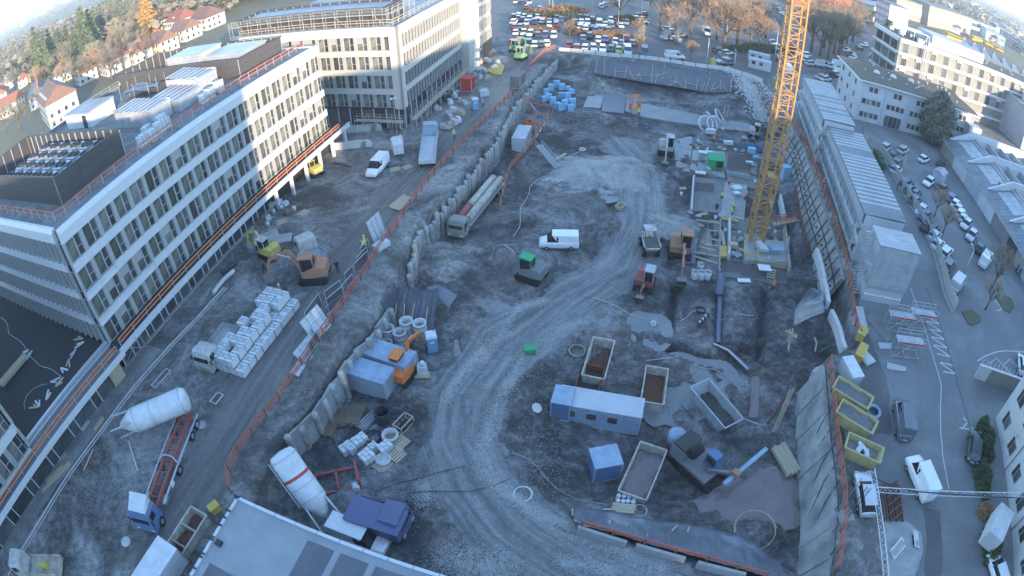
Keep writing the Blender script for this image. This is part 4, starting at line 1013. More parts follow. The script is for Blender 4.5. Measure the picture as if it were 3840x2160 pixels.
for a,c in [
  ((21.17,134.1,-0.54),(20.12,129.6,-2.42)),
  ((22.92,134.6,-0.4),(21.94,128.6,-2.55)),
  ((25.04,130.7,-1.63),(24.27,127.2,-2.76)),
  ((27.85,131.2,-1.43),(26.38,126.8,-2.67)),
  ((24.59,129.3,-2.07),(27.58,129.7,-1.83)),
  ((27.55,128.2,-2.21),(30.47,127.6,-2.13)),
  ((28.05,129.7,-1.81),(28.55,126,-2.68)),
  ((30.5,128.9,-1.82),(28.51,125.9,-2.74)),
  ((30.03,128.9,-1.85),(30.07,125.5,-2.68)),
  ((30.47,127.6,-2.13),(32.82,127.5,-1.99)),
  ((34.61,133.5,-0.56),(32.2,124.6,-2.75)),
  ((34.73,128.6,-1.63),(33.09,124.4,-2.75)),
  ((33.67,127.1,-2.05),(36.66,128.6,-1.52)),
  ((34.86,126,-2.24),(35.82,127.1,-1.93)),
  ((37.6,133.6,-0.4),(36.66,130.7,-1.06)),
  ((37.09,125.4,-2.27),(37.9,124.8,-2.38)),
  ((38.97,127.2,-1.76),(37.86,124.6,-2.44)),
  ((38.73,125.2,-2.23),(35.97,123.2,-2.9)),
  ((38.33,124.6,-2.41),(39.64,122.3,-2.95)),
  ((41,126.5,-1.79),(39.75,122.3,-2.94)),
  ((44.03,126.8,-1.54),(42.05,121.5,-2.99)),
  ((40.44,124.4,-2.33),(42.83,123.5,-2.43)),
  ((45.1,124.5,-2.03),(43.14,121.1,-3.02)),
  ((47,126.7,-1.4),(44.11,121.1,-2.96)),
  ((47.68,124.8,-1.92),(45.77,121.8,-2.83)),
  ((45.64,121.7,-2.83),(48.58,123.6,-2.3)),
  ((49.39,125.8,-1.52),(48.29,122.2,-2.81)),
  ((49.17,123.9,-2.22),(50.22,122.3,-2.93)),
  ((48.22,130.3,-0.48),(47.46,128.2,-1)),
  ((52.44,126.6,-1.01),(51.05,122.5,-2.93)),
]:batten(tz(a),tz(c),'pale timber batten pinning the black tarpaulin on the far slope','battens on the far tarpaulin')
# ------------------------------------------------------------------ kit: vehicles, people, site goods
def loft(stations,mi=0,b=None,smooth=True):
    """stations: list of rings (lists of points, equal length) joined in order, ends capped"""
    b=b or MB();n=len(stations[0]);vs=[p for r in stations for p in r]
    fs=[(k*n+i,k*n+(i+1) % n,(k+1)*n+(i+1) % n,(k+1)*n+i) for k in range(len(stations)-1) for i in range(n)]
    b._add(vs,fs,mi,smooth);o=len(b.v)-len(vs);k=len(stations)-1
    b.f+=[tuple(o+i for i in reversed(range(n))),tuple(o+k*n+i for i in range(n))];b.m+=[mi]*2;b.sm+=[False]*2
    return b
def car_shape(kind):
    """body, glass, roof in metres; x forward, origin on the ground under the middle"""
    if kind=='van':L,W,H=5.2,1.95,2.2;st=[(-2.6,.95,.4),(-2.55,1.25,.3),(0,1.25,.28),(1.4,1.25,.28),(1.75,1.12,.28),(2.4,1.0,.3),(2.58,.75,.35)];cab=[(-2.55,-2.5),(1.55,.95)]
    elif kind=='estate':L,W,H=4.7,1.8,1.5;st=[(-2.35,.72,.4),(-2.3,.92,.28),(-1,.95,.24),(.5,.93,.24),(1.2,.92,.24),(2.0,.8,.26),(2.33,.6,.34)];cab=[(-2.2,-1.75),(1.15,.35)]
    else:L,W,H=4.1,1.75,1.5;st=[(-2.05,.7,.4),(-2.0,.95,.28),(-1,.97,.24),(.4,.94,.24),(1.0,.93,.24),(1.7,.8,.26),(2.03,.6,.34)];cab=[(-1.95,-1.45),(1.0,.2)]
    rings=[]
    for x,zt,zb in st:
        e=1.0 if abs(x)<L/2-.3 else .9;w=W/2*e
        rings.append([(x,-w*.88,zb),(x,-w,zb+.2),(x,-w,zt*.8),(x,-w*.94,zt),(x,-w*.5,zt+.04),(x,w*.5,zt+.04),(x,w*.94,zt),(x,w,zt*.8),(x,w,zb+.2),(x,w*.88,zb)])
    body=loft(rings)
    (r0,r1),(f0,f1)=cab;zb=st[3][1]-.02;wb,wt=W/2*.91,W/2*.72
    gl=loft([[(r0,-wb,zb),(r0,wb,zb),(r1,wt,H-.06),(r1,-wt,H-.06)],[(f0,-wb,zb),(f0,wb,zb),(f1,wt,H-.06),(f1,-wt,H-.06)]],smooth=False)
    rf=MB().bx(r1-.03,f1+.05,-wt-.02,wt+.02,H-.07,H)
    if kind=='van':
        gl=loft([[(.1,-wb-.02,zb),(.1,wb+.02,zb),(.1,wb-.05,H-.25),(.1,-wb+.05,H-.25)],[(f0,-wb,zb),(f0,wb,zb),(f1,wt,H-.1),(f1,-wt,H-.1)]],smooth=False)
        rf=loft([[(-2.55,-wb,zb),(-2.55,wb,zb),(-2.5,wb-.06,H),(-2.5,-wb+.06,H)],[(.15,-wb,zb),(.15,wb,zb),(.9,wb-.12,H),(.9,-wb+.12,H)]],smooth=False)
    wx=(L*.31,-L*.3)
    return body,gl,rf,wx,L,W,H
CARM={}
for k in ('hatch','estate','van'):
    bd,gl,rf,wx,L,W,H=car_shape(k)
    wh=MB()
    for x in wx:
        for s in (-1,1):wh.tube((x,s*(W/2-.2),.32),(x,s*(W/2+.01),.32),.32,10)
    one=MB()
    for i,q in enumerate((bd,gl,rf,wh)):
        o=len(one.v);one.v+=q.v;one.f+=[tuple(j+o for j in f) for f in q.f];one.m+=[(0,1,0,2)[i]]*len(q.f);one.sm+=q.sm
    me=one.mesh('car')
    for m in ('car_silver','car_glass','rubber'):me.materials.append(M[m])
    CARM[k]=dict(one=me,body=bd.mesh('body'),glass=gl.mesh('window_band'),roof=rf.mesh('roof'),wheel=MB().tube((0,-.11,0),(0,.11,0),.32,12).mesh('wheel'),rim=MB().tube((0,-.12,0),(0,.12,0),.19,10).mesh('rim'),wx=wx,W=W,L=L,
                   lamp=MB().bx(-.05,.05,-.16,.16,-.07,.07).mesh('lamp'))
CARC={'silver':'silver','pale':'pale grey','black':'black','grey':'dark grey','navy':'navy blue','red':'red','white':'white','lime':'lime green'}
def far_car(p,rz,col,kind,where,group):
    nm={'hatch':'small car','estate':'estate car','van':'van'}[kind]
    o=obj('parked_van' if kind=='van' else 'parked_car',CARM[kind]['one'],'car_silver',None,p,(0,0,rz),'%s %s parked %s' % (CARC[col],nm,where),'van' if kind=='van' else 'car',group)
    recol(o,0,'car_'+col);return o
def near_car(p,rz,col,kind,label):
    c=CARM[kind];t=thing('parked_van' if kind=='van' else 'parked_car',label,'van' if kind=='van' else 'car',p,rz)
    cm='car_'+col
    for nm,me in (('body',c['body']),('roof',c['roof'])):
        o=obj(nm,me,cm,t);recol(o,0,cm)
    obj('window_band',c['glass'],'car_glass',t)
    for x in c['wx']:
        for s in (-1,1):
            w=obj('wheel',c['wheel'],'rubber',t,(x,s*(c['W']/2-.1),.32));obj('rim',c['rim'],'steel',w)
    for s in (-1,1):
        obj('headlight',c['lamp'],'plastic_white',t,(c['L']/2-.08,s*c['W']*.36,.66));obj('tail_light',c['lamp'],'red_paint',t,(-c['L']/2+.05,s*c['W']*.36,.8))
        obj('mirror',MB().bx(-.06,.06,-.1,.1,-.06,.08),cm,t,(c['L']*.13,s*(c['W']/2+.06),1.0))
    obj('number_plate',MB().bx(-.01,.01,-.26,.26,-.06,.06),'paint_white',t,(-c['L']/2-.01,0,.6))
    return t
def wheels(t,xs,W,r=.5,w=.32,rim='steel'):
    tm=MB().tube((0,-w/2,0),(0,w/2,0),r,14).mesh('wheel');rm=MB().tube((0,-w/2-.02,0),(0,w/2+.02,0),r*.55,10).mesh('rim')
    for x in xs:
        for s in (-1,1):
            o=obj('wheel',tm,'rubber',t,(x,s*(W/2-w/2),r));obj('rim',rm,rim,o)
def truck_cab(t,x,col,W=2.4,H=2.9,L=2.0,roofc=None):
    rings=[]
    for xx,zt,zb,ww in ((x-L,H*.95,.7,.98),(x-L*.45,H,.6,1),(x-.35,H*.97,.55,1),(x-.08,H*.62,.5,.98),(x,1.1,.5,.94)):
        w=W/2*ww;rings.append([(xx,-w,zb),(xx,-w,zt*.9),(xx,-w*.86,zt),(xx,w*.86,zt),(xx,w,zt*.9),(xx,w,zb)])
    c=obj('cab',loft(rings,smooth=False),col,t)
    obj('windscreen',MB()._add([(x-.36,-W*.42,H*.93),(x-.36,W*.42,H*.93),(x-.03,W*.42,H*.6),(x-.03,-W*.42,H*.6)],[(0,1,2,3)]).bx(x-.34,x-.33,-.1,.1,H*.7,H*.8),'car_glass',c)
    for s in (-1,1):
        obj('side_window',MB().bx(x-L*.62,x-.5,s*(W/2)-.015,s*(W/2)+.015,1.75,H*.85),'car_glass',c)
        obj('mirror',MB().bx(x-.25,x-.12,s*(W/2+.2)-.05,s*(W/2+.2)+.05,1.6,2.2),'black_plastic',c)
        obj('headlight',MB().bx(x-.02,x+.03,s*W*.36-.2,s*W*.36+.2,.75,.95),'plastic_white',c)
    if roofc:obj('roof_fairing',loft([[(x-L,-W*.42,H),(x-L,W*.42,H),(x-L,W*.4,H+.75),(x-L,-W*.4,H+.75)],[(x-.5,-W*.42,H-.02),(x-.5,W*.42,H-.02),(x-.6,W*.4,H+.08),(x-.6,-W*.4,H+.08)]],smooth=False),roofc,c)
    return c
def container(label,p,rz,L=6.06,W=2.44,H=2.6,col='blue_light',roof=None,cat='container',windows=0,door=True,name='site_container',group=None):
    t=thing(name,label,cat,p,rz,group)
    b=MB().bx(-L/2+.06,L/2-.06,-W/2+.06,W/2-.06,.12,H-.12)
    obj('wall',b,col,t)
    obj('frame',MB().bx(-L/2,L/2,-W/2,-W/2+.12,0,.12).bx(-L/2,L/2,W/2-.12,W/2,0,.12).bx(-L/2,-L/2+.12,-W/2+.12,W/2-.12,0,.12).bx(L/2-.12,L/2,-W/2+.12,W/2-.12,0,.12)
        .bx(-L/2,-L/2+.12,-W/2,-W/2+.12,.12,H-.12).bx(L/2-.12,L/2,-W/2,-W/2+.12,.12,H-.12).bx(-L/2,-L/2+.12,W/2-.12,W/2,.12,H-.12).bx(L/2-.12,L/2,W/2-.12,W/2,.12,H-.12),'steel_galv' if col!='steel_galv' else 'steel_dark',t)
    obj('roof',MB().bx(-L/2,L/2,-W/2,W/2,H-.12,H),roof or col,t)
    n=int(L/.42)
    rb=MB().bx(-.07,.07,-.03,.03,.2,H-.2).mesh('rib')
    for i in range(n):
        for s in (-1,1):obj('rib',rb,col,t,(-L/2+.25+i*(L-.4)/n,s*(W/2-.05),0))
    if door:
        d=obj('door',MB().bx(L/2-.07,L/2-.03,-W/2+.15,-.02,.15,H-.15).bx(L/2-.07,L/2-.03,.02,W/2-.15,.15,H-.15),col,t)
        for y in (-.3,.3):obj('lock_bar',MB().tube((L/2,y,.2),(L/2,y,H-.2),.03,5),'steel',d)
    for i in range(windows):
        w=obj('window',MB().bx(-.55,.55,-.03,.03,0,1.0),'window_frame',t,(-L/2+1.3+i*2,-W/2+.02,1.1));obj('pane',MB().bx(-.46,.46,-.045,.045,.08,.92),'glass_dark',w)
    return t
def skip(label,p,rz,L=5.2,W=2.2,H=1.5,col='skip_beige',fill='pit_soil',fillh=.5,flare=.25,cat='skip',name='steel_skip',parts=0):
    """open steel trough"""
    t=thing(name,label,cat,p,rz);th=.07
    b=MB();l0,w0=L/2-flare,W/2-.06
    o=[(-l0,-w0,0),(l0,-w0,0),(l0,w0,0),(-l0,w0,0),(-L/2,-W/2,H),(L/2,-W/2,H),(L/2,W/2,H),(-L/2,W/2,H)]
    i=[(x*(1-2*th/L),y*(1-2*th/W),z+(th if z==0 else 0)) for x,y,z in o]
    b._add(o+i,[(0,3,2,1),(0,1,5,4),(1,2,6,5),(2,3,7,6),(3,0,4,7),(8,9,10,11),(8,12,13,9),(9,13,14,10),(10,14,15,11),(11,15,12,8),(4,5,13,12),(5,6,14,13),(6,7,15,14),(7,4,12,15)])
    obj('trough',b,col,t)
    rim=obj('rim',MB().bx(-L/2-.04,L/2+.04,-W/2-.08,-W/2+.02,H-.1,H+.02).bx(-L/2-.04,L/2+.04,W/2-.02,W/2+.08,H-.1,H+.02).bx(-L/2-.08,-L/2+.02,-W/2,W/2,H-.1,H+.02).bx(L/2-.02,L/2+.08,-W/2,W/2,H-.1,H+.02),col,t)
    for k in range(int(L/1.1)):
        for s in (-1,1):obj('rib',MB().bx(-.05,.05,-.04,.04,.05,H-.1),col,t,(-L/2+.8+k*1.1,s*(W/2+.0),0))
    for k in range(parts):x=-L/2+L*(k+1)/(parts+1);obj('divider',MB().bx(x-.05,x+.05,-W/2+.08,W/2-.08,.1,H-.05),col,t)
    if fill:
        n=9;v=[]
        for a in range(n):
            for c in range(6):
                x=(-.5+a/(n-1))*(L-.5);y=(-.5+c/5)*(W-.3);v.append((x,y,fillh+.18*math.sin(a*1.7+c*2.1)))
        f=MB();f.v=v;f.f=[(a*6+c,(a+1)*6+c,(a+1)*6+c+1,a*6+c+1) for a in range(n-1) for c in range(5)];f.m=[0]*len(f.f);f.sm=[True]*len(f.f)
        obj('contents',f,fill,t)
    return t
def person_mesh(pose):
    """one continuous body: joints skinned, posed"""
    hip=(0,0,.93);J={'p':hip,'ch':(.02,0,1.28),'n':(.03,0,1.47),'h':(.05,0,1.60),'ht':(.05,0,1.72)}
    if pose=='stand':J.update(lk=(.03,.1,.5),lf=(0,.11,.06),lt=(.16,.12,.04),rk=(.04,-.1,.5),rf=(0,-.12,.06),rt=(.16,-.13,.04),le=(.02,.27,1.12),lh=(.16,.25,.9),re=(.0,-.27,1.12),rh=(.14,-.26,.9))
    elif pose=='walk':J.update(lk=(.2,.1,.52),lf=(.26,.1,.07),lt=(.42,.1,.08),rk=(-.03,-.1,.48),rf=(-.33,-.1,.12),rt=(-.2,-.1,.04),le=(-.12,.26,1.14),lh=(-.1,.24,.9),re=(.14,-.26,1.13),rh=(.32,-.22,.98))
    else:
        J.update(ch=(.28,0,1.18),n=(.43,0,1.28),h=(.55,0,1.33),ht=(.65,0,1.38),lk=(.12,.12,.5),lf=(0,.13,.06),lt=(.16,.14,.04),rk=(.12,-.12,.5),rf=(-.02,-.14,.06),rt=(.14,-.15,.04),le=(.42,.24,.98),lh=(.55,.14,.72),re=(.4,-.24,.98),rh=(.55,-.14,.72))
    sx=J['ch'];J['ls']=(sx[0]+.03,.19,sx[2]+.12);J['rs']=(sx[0]+.03,-.19,sx[2]+.12);J['lp']=(0,.1,.9);J['rp']=(0,-.1,.9)
    names=list(J);ix={k:i for i,k in enumerate(names)}
    ed=[('p','ch'),('ch','n'),('n','h'),('h','ht'),('ch','ls'),('ls','le'),('le','lh'),('ch','rs'),('rs','re'),('re','rh'),('p','lp'),('lp','lk'),('lk','lf'),('lf','lt'),('p','rp'),('rp','rk'),('rk','rf'),('rf','rt')]
    rad=dict(p=.15,ch=.17,n=.07,h=.1,ht=.085,ls=.085,rs=.085,le=.06,re=.06,lh=.045,rh=.045,lp=.11,rp=.11,lk=.075,rk=.075,lf=.06,rf=.06,lt=.05,rt=.05)
    me=bpy.data.meshes.new('body');me.from_pydata([J[k] for k in names],[(ix[a],ix[c]) for a,c in ed],[]);me.update()
    o=bpy.data.objects.new('tmp',me);COL.objects.link(o)
    md=o.modifiers.new('s','SKIN');o.modifiers.new('d','SUBSURF').levels=1
    for i,k in enumerate(names):me.skin_vertices[0].data[i].radius=(rad[k],rad[k]);me.skin_vertices[0].data[i].use_root=(k=='p')
    dg=bpy.context.evaluated_depsgraph_get();r=bpy.data.meshes.new_from_object(o.evaluated_get(dg))
    bpy.data.objects.remove(o);r.name='body'
    for p in r.polygons:
        p.use_smooth=True;c=p.center;z=c.z
        hd=Vector(J['h']);dn=(c-hd).length
        if dn<.17:p.material_index=2
        elif (c-Vector(J['lh'])).length<.08 or (c-Vector(J['rh'])).length<.08:p.material_index=2
        elif z<.88 and not (abs(c.y)>.2):p.material_index=1
        else:p.material_index=0
    for m in ('hivis_yellow','cloth_dark','skin'):r.materials.append(M[m])
    return r,J
PM={k:person_mesh(k) for k in ('stand','walk','bend')}
def person(p,rz,pose,vest,helmet,label,s=1.0):
    me,J=PM[pose]
    t=thing('person',label,'person',p,rz);t.scale=(s,s,s)
    b=obj('body',me,'hivis_yellow',t);recol(b,0,vest)
    if helmet:
        tp=Vector(J['ht']);obj('helmet',MB().lathe([(.15,0),(.125,.02),(.12,.07),(.08,.13),(.01,.15)],10),helmet,t,tuple(tp-Vector((0,0,.06))))
    if vest.startswith('hivis'):
        ch=Vector(J['ch']);obj('reflective_strip',MB().lathe([(.195,0),(.195,.05)],10,cap=False),'paint_white',t,tuple(ch-Vector((.02,0,.12))))
    return t
def coil(label,p,R_,r,turns,mt,name='hose_coil',cat='hose',flat=1.0):
    pts=[];rr=random.Random(int(p[0]*10))
    for i in range(turns*16+1):
        a=2*math.pi*i/16;k=R_*(1+.12*math.sin(i*.37));pts.append((k*math.cos(a),k*flat*math.sin(a),r+.03*(i/16)))
    return obj(name,MB().path(pts,r,5),mt,None,p,(0,0,0),label,cat)
def hose(label,pts,r=.05,mt='dirty_white',name='hose',cat='hose',ground=True,wig=.25):
    q=resample(pts,1.2);out=[]
    for i,p in enumerate(q):
        z=gz(p.x,p.y)+r+.06 if ground else p.z
        out.append(Vector((p.x+wig*math.sin(i*.9),p.y+wig*math.cos(i*.7),z)))
    o=out[0].copy();out=[p-o for p in out]
    return obj(name,MB().path(out,r,6),mt,None,tuple(o),(0,0,0),label,cat)
def on(p,dz=0):return (p[0],p[1],gz(p[0],p[1])+dz)
def planks(label,p,rz,n,L,w,h,mt='wood_pale',layers=1,name='plank_stack',cat='timber',group=None):
    t=thing(name,label,cat,p,rz,group);rr=random.Random(n)
    me=MB().bx(-L/2,L/2,-w/2,w/2,0,h).mesh('plank')
    for k in range(layers):
        for i in range(n):obj('plank',me,mt,t,(rr.uniform(-.12,.12),(i-(n-1)/2)*(w+.02),k*(h+.01)+.08),(0,0,rr.uniform(-.02,.02)))
    for x in (-L*.35,L*.35):obj('bearer',MB().bx(x-.05,x+.05,-n*w/2-.05,n*w/2+.05,0,.07),'wood_dark',t)
    return t
def pallet(label,p,rz,group=None,load=None):
    t=thing('pallet',label,'pallet',p,rz,group)
    sl=MB().bx(-.6,.6,-.06,.06,.1,.13).mesh('slat')
    for i in range(5):obj('slat',sl,'wood_pale',t,(0,-.34+.17*i,0))
    for y in (-.34,0,.34):obj('bearer',MB().bx(-.6,.6,y-.05,y+.05,0,.095),'wood_pale',t)
    return t
# ------------------------------------------------------------------ tower crane mast
def crane():
    o=(34.54,64.55,-4.9);t=thing('tower_crane','tall ochre lattice crane mast standing in the pit foundation','crane',o,AX+.12)
    w,h=1.08,3.0;b=MB()
    for sx,sy in ((-1,-1),(1,-1),(1,1),(-1,1)):b.bx(sx*w-.1,sx*w+.1,sy*w-.1,sy*w+.1,0,h)
    cs=[(-w,-w),(w,-w),(w,w),(-w,w)]
    for i in range(4):
        a,c=cs[i],cs[(i+1) % 4]
        for z in (.08,1.5):b.beam((*a,z),(*c,z),.09)
        b.beam((*a,.1),(*c,1.45),.075);b.beam((*c,1.55),(*a,2.95),.075)
    me=b.mesh('mast_section')
    lad=MB()
    for s in (-.2,.2):lad.bx(s-.025,s+.025,.5,.55,0,h)
    for k in range(9):lad.bx(-.2,.2,.51,.54,.15+k*.33,.19+k*.33)
    lad=lad.mesh('ladder')
    pl=MB().bx(-.85,.85,-.85,.3,0,.05).mesh('platform')
    for k in range(19):
        s=obj('mast_section',me,'crane_yellow',t,(0,0,.5+k*h));obj('ladder',lad,'crane_yellow',s)
        if k % 4==3:obj('platform',pl,'crane_yellow',s,(0,0,1.5))
    obj('base_frame',MB().bx(-1.4,1.4,-1.4,1.4,0,.5),'concrete',t)
    bd=obj('number_board',MB().bx(-.45,.45,-.03,.03,-.45,.45),'paint_white',t,(.25,-w-.16,6.6))
    cu=bpy.data.curves.new('numeral','FONT');cu.body='2';cu.size=.95;cu.align_x='CENTER';cu.align_y='CENTER';cu.extrude=.01
    n=bpy.data.objects.new('tmp',cu);COL.objects.link(n);me=bpy.data.meshes.new_from_object(n.evaluated_get(bpy.context.evaluated_depsgraph_get()));bpy.data.objects.remove(n)
    me.materials.clear();obj('numeral',me,'black_plastic',bd,(0,-.045,0),(math.pi/2,0,0))
    obj('switch_box',MB().bx(-.35,.35,-.2,.2,0,1.5),'crane_yellow',t,(1.5,-1.35,.5))
crane()
# ------------------------------------------------------------------ flat roof below the camera
def cabin_roof():
    a,c,d=(-21.48,20.6,3),(-24.55,12.82,3),(-5.47,15.56,3)
    rz=yaw(a,d);L=27.;D=14.
    t=thing('gatehouse','flat grey roof with dark panels on the low building at the pit ramp','building',(a[0],a[1],0),rz)
    obj('wall',MB().bx(.2,L,-D,-.2,0,2.8),'facade_white',t)
    obj('roof',MB().bx(0,L,-D,0,2.81,3.0),'roof_deck_grey',t)
    for i in range(14):obj('parapet_piece',MB().bx(i*1.9+.02,i*1.9+1.86,-.2,.06,2.95,3.14),'white_panel',t)
    for i in range(7):obj('parapet_piece',MB().bx(-.12,.14,-i*2-2,-i*2-.25,2.95,3.14),'white_panel',t)
    for i in range(9):obj('clamp',MB().bx(-.3,.2,-.1-i*1.45,.05-i*1.45,3.14,3.28).bx(-.32,-.22,-.12-i*1.45,.07-i*1.45,2.5,3.2),'steel_dark',t)
    for i in range(6):obj('roof_panel',MB().bx(7.2+i*2.75,9.4+i*2.75,-9.5,-.9,3.005,3.04),'roof_deck_dark',t)
    obj('roof_panel',MB().bx(.9,6.6,-12,-6.2,3.005,3.04),'roof_deck_dark',t)
    obj('drain_box',MB().bx(.5,1.0,-4.6,-4.1,3.0,3.3),'steel_dark',t)
    sh=obj('roof_window',MB().lathe([(.8,0),(.8,.25),(.55,.5),(.1,.6)],14),'plastic_white',t,(16.4,-1.9,3.03))
cabin_roof()
skip('beige steel mud trough with two dividers next to the flat roof',on(mid((-27.04,19.23,0),(-26.68,15.19,0))),yaw((-26.28,19,0),(-27.47,15.41,0)),5.4,1.9,1.2,'skip_beige','rust',.35,.05,parts=2)
container('white steel container at the bottom of the haul road',on((-28.49,12.91,0)),yaw((-30.2,14.25,0),(-30.7,12.87,0)),6.06,2.44,2.3,'plastic_white')
obj('grit_box',MB().bx(-.5,.5,-.35,.35,0,.7).bx(-.54,.54,-.4,.4,.71,.8),'formwork_yellow',None,on((-25,20.69,0)),(0,0,.9),'small ochre box standing beside the flat roof edge','box')
# ------------------------------------------------------------------ lorries
def silo_lorry():
    a,c=(-31.15,17.33,0.8),(-30.96,30.3,0.8);rz=yaw(c,a);m=mid(a,c);L=math.dist(a[:2],c[:2])
    t=thing('silo_lorry','lorry with blue cab and long red chassis unloading a white silo','lorry',(m[0],m[1],0),rz)
    truck_cab(t,L/2+.2,'blue_paint',roofc='plastic_white')
    for s in (-.55,.55):obj('chassis_beam',MB().bx(-L/2,L/2-2.2,s-.12,s+.12,.95,1.25),'truck_red',t)
    for k in range(8):obj('cross_member',MB().bx(-.08,.08,-.55,.55,1.0,1.18),'truck_red',t,(-L/2+.5+k*(L-3.6)/7,0,0))
    for s in (-1,1):obj('outrigger_rail',MB().bx(-L/2,L/2-2.6,s*1.15-.08,s*1.15+.08,.9,1.05),'steel_galv',t)
    obj('yoke',MB().path([(-.6,1.1,1.1),(-.9,.6,1.5),(-.95,0,1.6),(-.9,-.6,1.5),(-.6,-1.1,1.1)],.09,6),'steel',t)
    obj('fuel_tank',MB().tube((L/2-3.6,-1.0,.75),(L/2-2.5,-1.0,.75),.33,10),'steel',t);obj('air_tank',MB().tube((L/2-3.6,1.0,.75),(L/2-2.6,1.0,.75),.28,10),'steel',t)
    wheels(t,(L/2-1.1,-.2,-L/2+2.3,-L/2+.9),2.5)
    obj('warning_board',MB().bx(-.3,.3,-.03,.03,-.25,.25),'paint_white',t,(1.6,1.27,.9))
silo_lorry()
def silo(label,p,q,r,z0,z1,cone=True,band=None):
    p=Vector((p[0],p[1],z0));q=Vector((q[0],q[1],z1));L=(q-p).length;d=(q-p).normalized()
    t=thing('silo',label,'silo',tuple(p));t.rotation_euler=d.to_track_quat('Z','Y').to_euler()
    obj('shell',MB().lathe([(r*.25,-.0),(r*.98,1.7),(r,1.9),(r,L-.5),(r*.85,L-.12),(r*.3,L)],24),'plastic_white',t)
    if band:obj('colour_band',MB().lathe([(r+.01,L*.62),(r+.01,L*.66)],24,cap=False),band,t)
    for k in range(3):
        a=2*math.pi*k/3+.4;obj('leg',MB().beam((r*.9*math.cos(a),r*.9*math.sin(a),2.2),(r*1.05*math.cos(a),r*1.05*math.sin(a),-.9),.14),'steel_galv',t)
    for z in (2.0,L*.5,L-.6):obj('hoop',MB().lathe([(r+.03,z),(r+.05,z+.05),(r+.03,z+.1)],24,cap=False),'steel_galv',t)
    ld=MB()
    for s in (-.2,.2):ld.bx(r+.12,r+.16,s-.02,s+.02,1.8,L-.3)
    for k in range(int((L-2.2)/.35)):ld.bx(r+.12,r+.15,-.2,.2,1.9+k*.35,1.93+k*.35)
    obj('ladder',ld,'steel_galv',t);return t
silo('white silo tipped across the tail of the lorry with red chassis',(-37.41,26.79,2.2),(-30.19,30.57,2.6),1.25,2.4,2.9)
silo('white silo with red band leaning over the pit corner beside the flat roof',(-15.49,22.1,0),(-18.83,25.24,3),1.25,-1.4,3.2,band='red_paint')
def flat_lorry(label,p,q,cab,cab_at=1,bed='steel_galv',W=2.45,bedh=1.1,sides=True,roofc=None,z=0,grille=None):
    rz=yaw(p,q);m=mid(p,q);L=math.dist(p[:2],q[:2])
    t=thing('flatbed_lorry',label,'lorry',(m[0],m[1],z),rz)
    truck_cab(t,L/2,cab,W,roofc=roofc)
    obj('bed',MB().bx(-L/2,L/2-2.3,-W/2,W/2,bedh-.12,bedh),bed,t)
    if sides:
        for s in (-1,1):
            for k in range(3):x0=-L/2+k*(L-2.3)/3;obj('side_board',MB().bx(x0+.03,x0+(L-2.3)/3-.03,s*W/2-.03,s*W/2+.03,bedh,bedh+.5),bed,t)
        obj('tail_board',MB().bx(-L/2-.03,-L/2+.03,-W/2+.05,W/2-.05,bedh,bedh+.5),bed,t)
    obj('chassis',MB().bx(-L/2+.3,L/2-.6,-.45,.45,.6,.9),'steel_dark',t)
    wheels(t,(L/2-1.1,-L/2+1.2,-L/2+2.4) if L>6.5 else (L/2-1.0,-L/2+1.0),W-.05,.48)
    if grille:obj('grille',MB().bx(L/2-.02,L/2+.06,-.9,.9,.5,1.0),grille,t)
    return t
flat_lorry('white and green delivery lorry with grey flatbed beside the block pallets',(-29.98,42.26,1.2),(-31.38,36.29,1.2),'dirty_white',bed='concrete',grille='green_bright')
flat_lorry('white tipper lorry with blue box on the muddy yard before the orange loader',(-22.73,54.13,1.2),(-25.6,57.39,1.2),'dirty_white',bed='facade_grey')
flat_lorry('small white tipper pickup with empty tray at the foot of the haul road',(-39.7,10.68,0.8),(-46.26,8.75,0.8),'dirty_white',W=2.1,bed='skip_beige')
obj('generator',MB().bx(-.4,.4,-.3,.3,.1,.6).bx(-.45,-.4,-.35,.35,0,.7).bx(.4,.45,-.35,.35,0,.7),'machine_yellow',None,(*(-41.8,9.96,1.2)[:2],1.1),(0,0,.2),'small yellow generator lying in the tray of the white pickup','generator')
flat_lorry('blue tipper lorry with pale body standing at the foot of the scaffold',(-12.07,77.4,1.3),(-12.8,89.6,1.3),'blue_light',bed='facade_white',roofc='facade_white')
flat_lorry('indigo box lorry at the top of the pit ramp',(-13.15,23.22,-0.2),(-8.61,21.88,-0.2),'indigo_paint',bed='indigo_paint',z=gz(*mid((-13.47,23.8,-1.2),(-8.82,22.43,-1.2))[:2]))
obj('lorry_cover',MB().bx(-2.4,2.2,-1.18,1.18,0,1.35).bx(-2.5,2.3,-1.24,1.24,1.36,1.5),'indigo_paint',None,(*mid((-13.02,22.48,0.9),(-8.92,21.39,0.9))[:2],gz(*mid((-13.47,23.8,-1.2),(-8.82,22.43,-1.2))[:2])+1.12),(0,0,yaw((-13.15,23.22,-0.2),(-8.61,21.88,-0.2))),'closed indigo box body on the indigo lorry','box body')
near_car((*(-12.62,20.72,-0.8)[:2],gz(*(-12.75,20.92,-1.2)[:2])),yaw((-14.38,21.37,-0.8),(-10.93,20.15,-0.8)),'pale','van','pale silver van parked between the indigo lorry and the flat roof')
def long_load():
    p,q=(-1.84,79.1,-2.5),(-7.35,65.1,-2.5);z=gz(*mid(p,q)[:2])
    t=flat_lorry('lorry with red section carrying beige tanks along the pile wall',p,q,'facade_beige',z=z,sides=False)
    L=math.dist(p[:2],q[:2])
    for s in (-.6,.6):obj('tank',MB().tube((-L/2+.2,s,1.75),(L/2-6.1 if s<0 else L/2-2.9,s,1.75),.55,14),'skip_beige',t)
    obj('red_tank',MB().tube((L/2-6.0,-.6,1.75),(L/2-2.5,-.6,1.75),.57,14),'truck_red',t)
long_load()
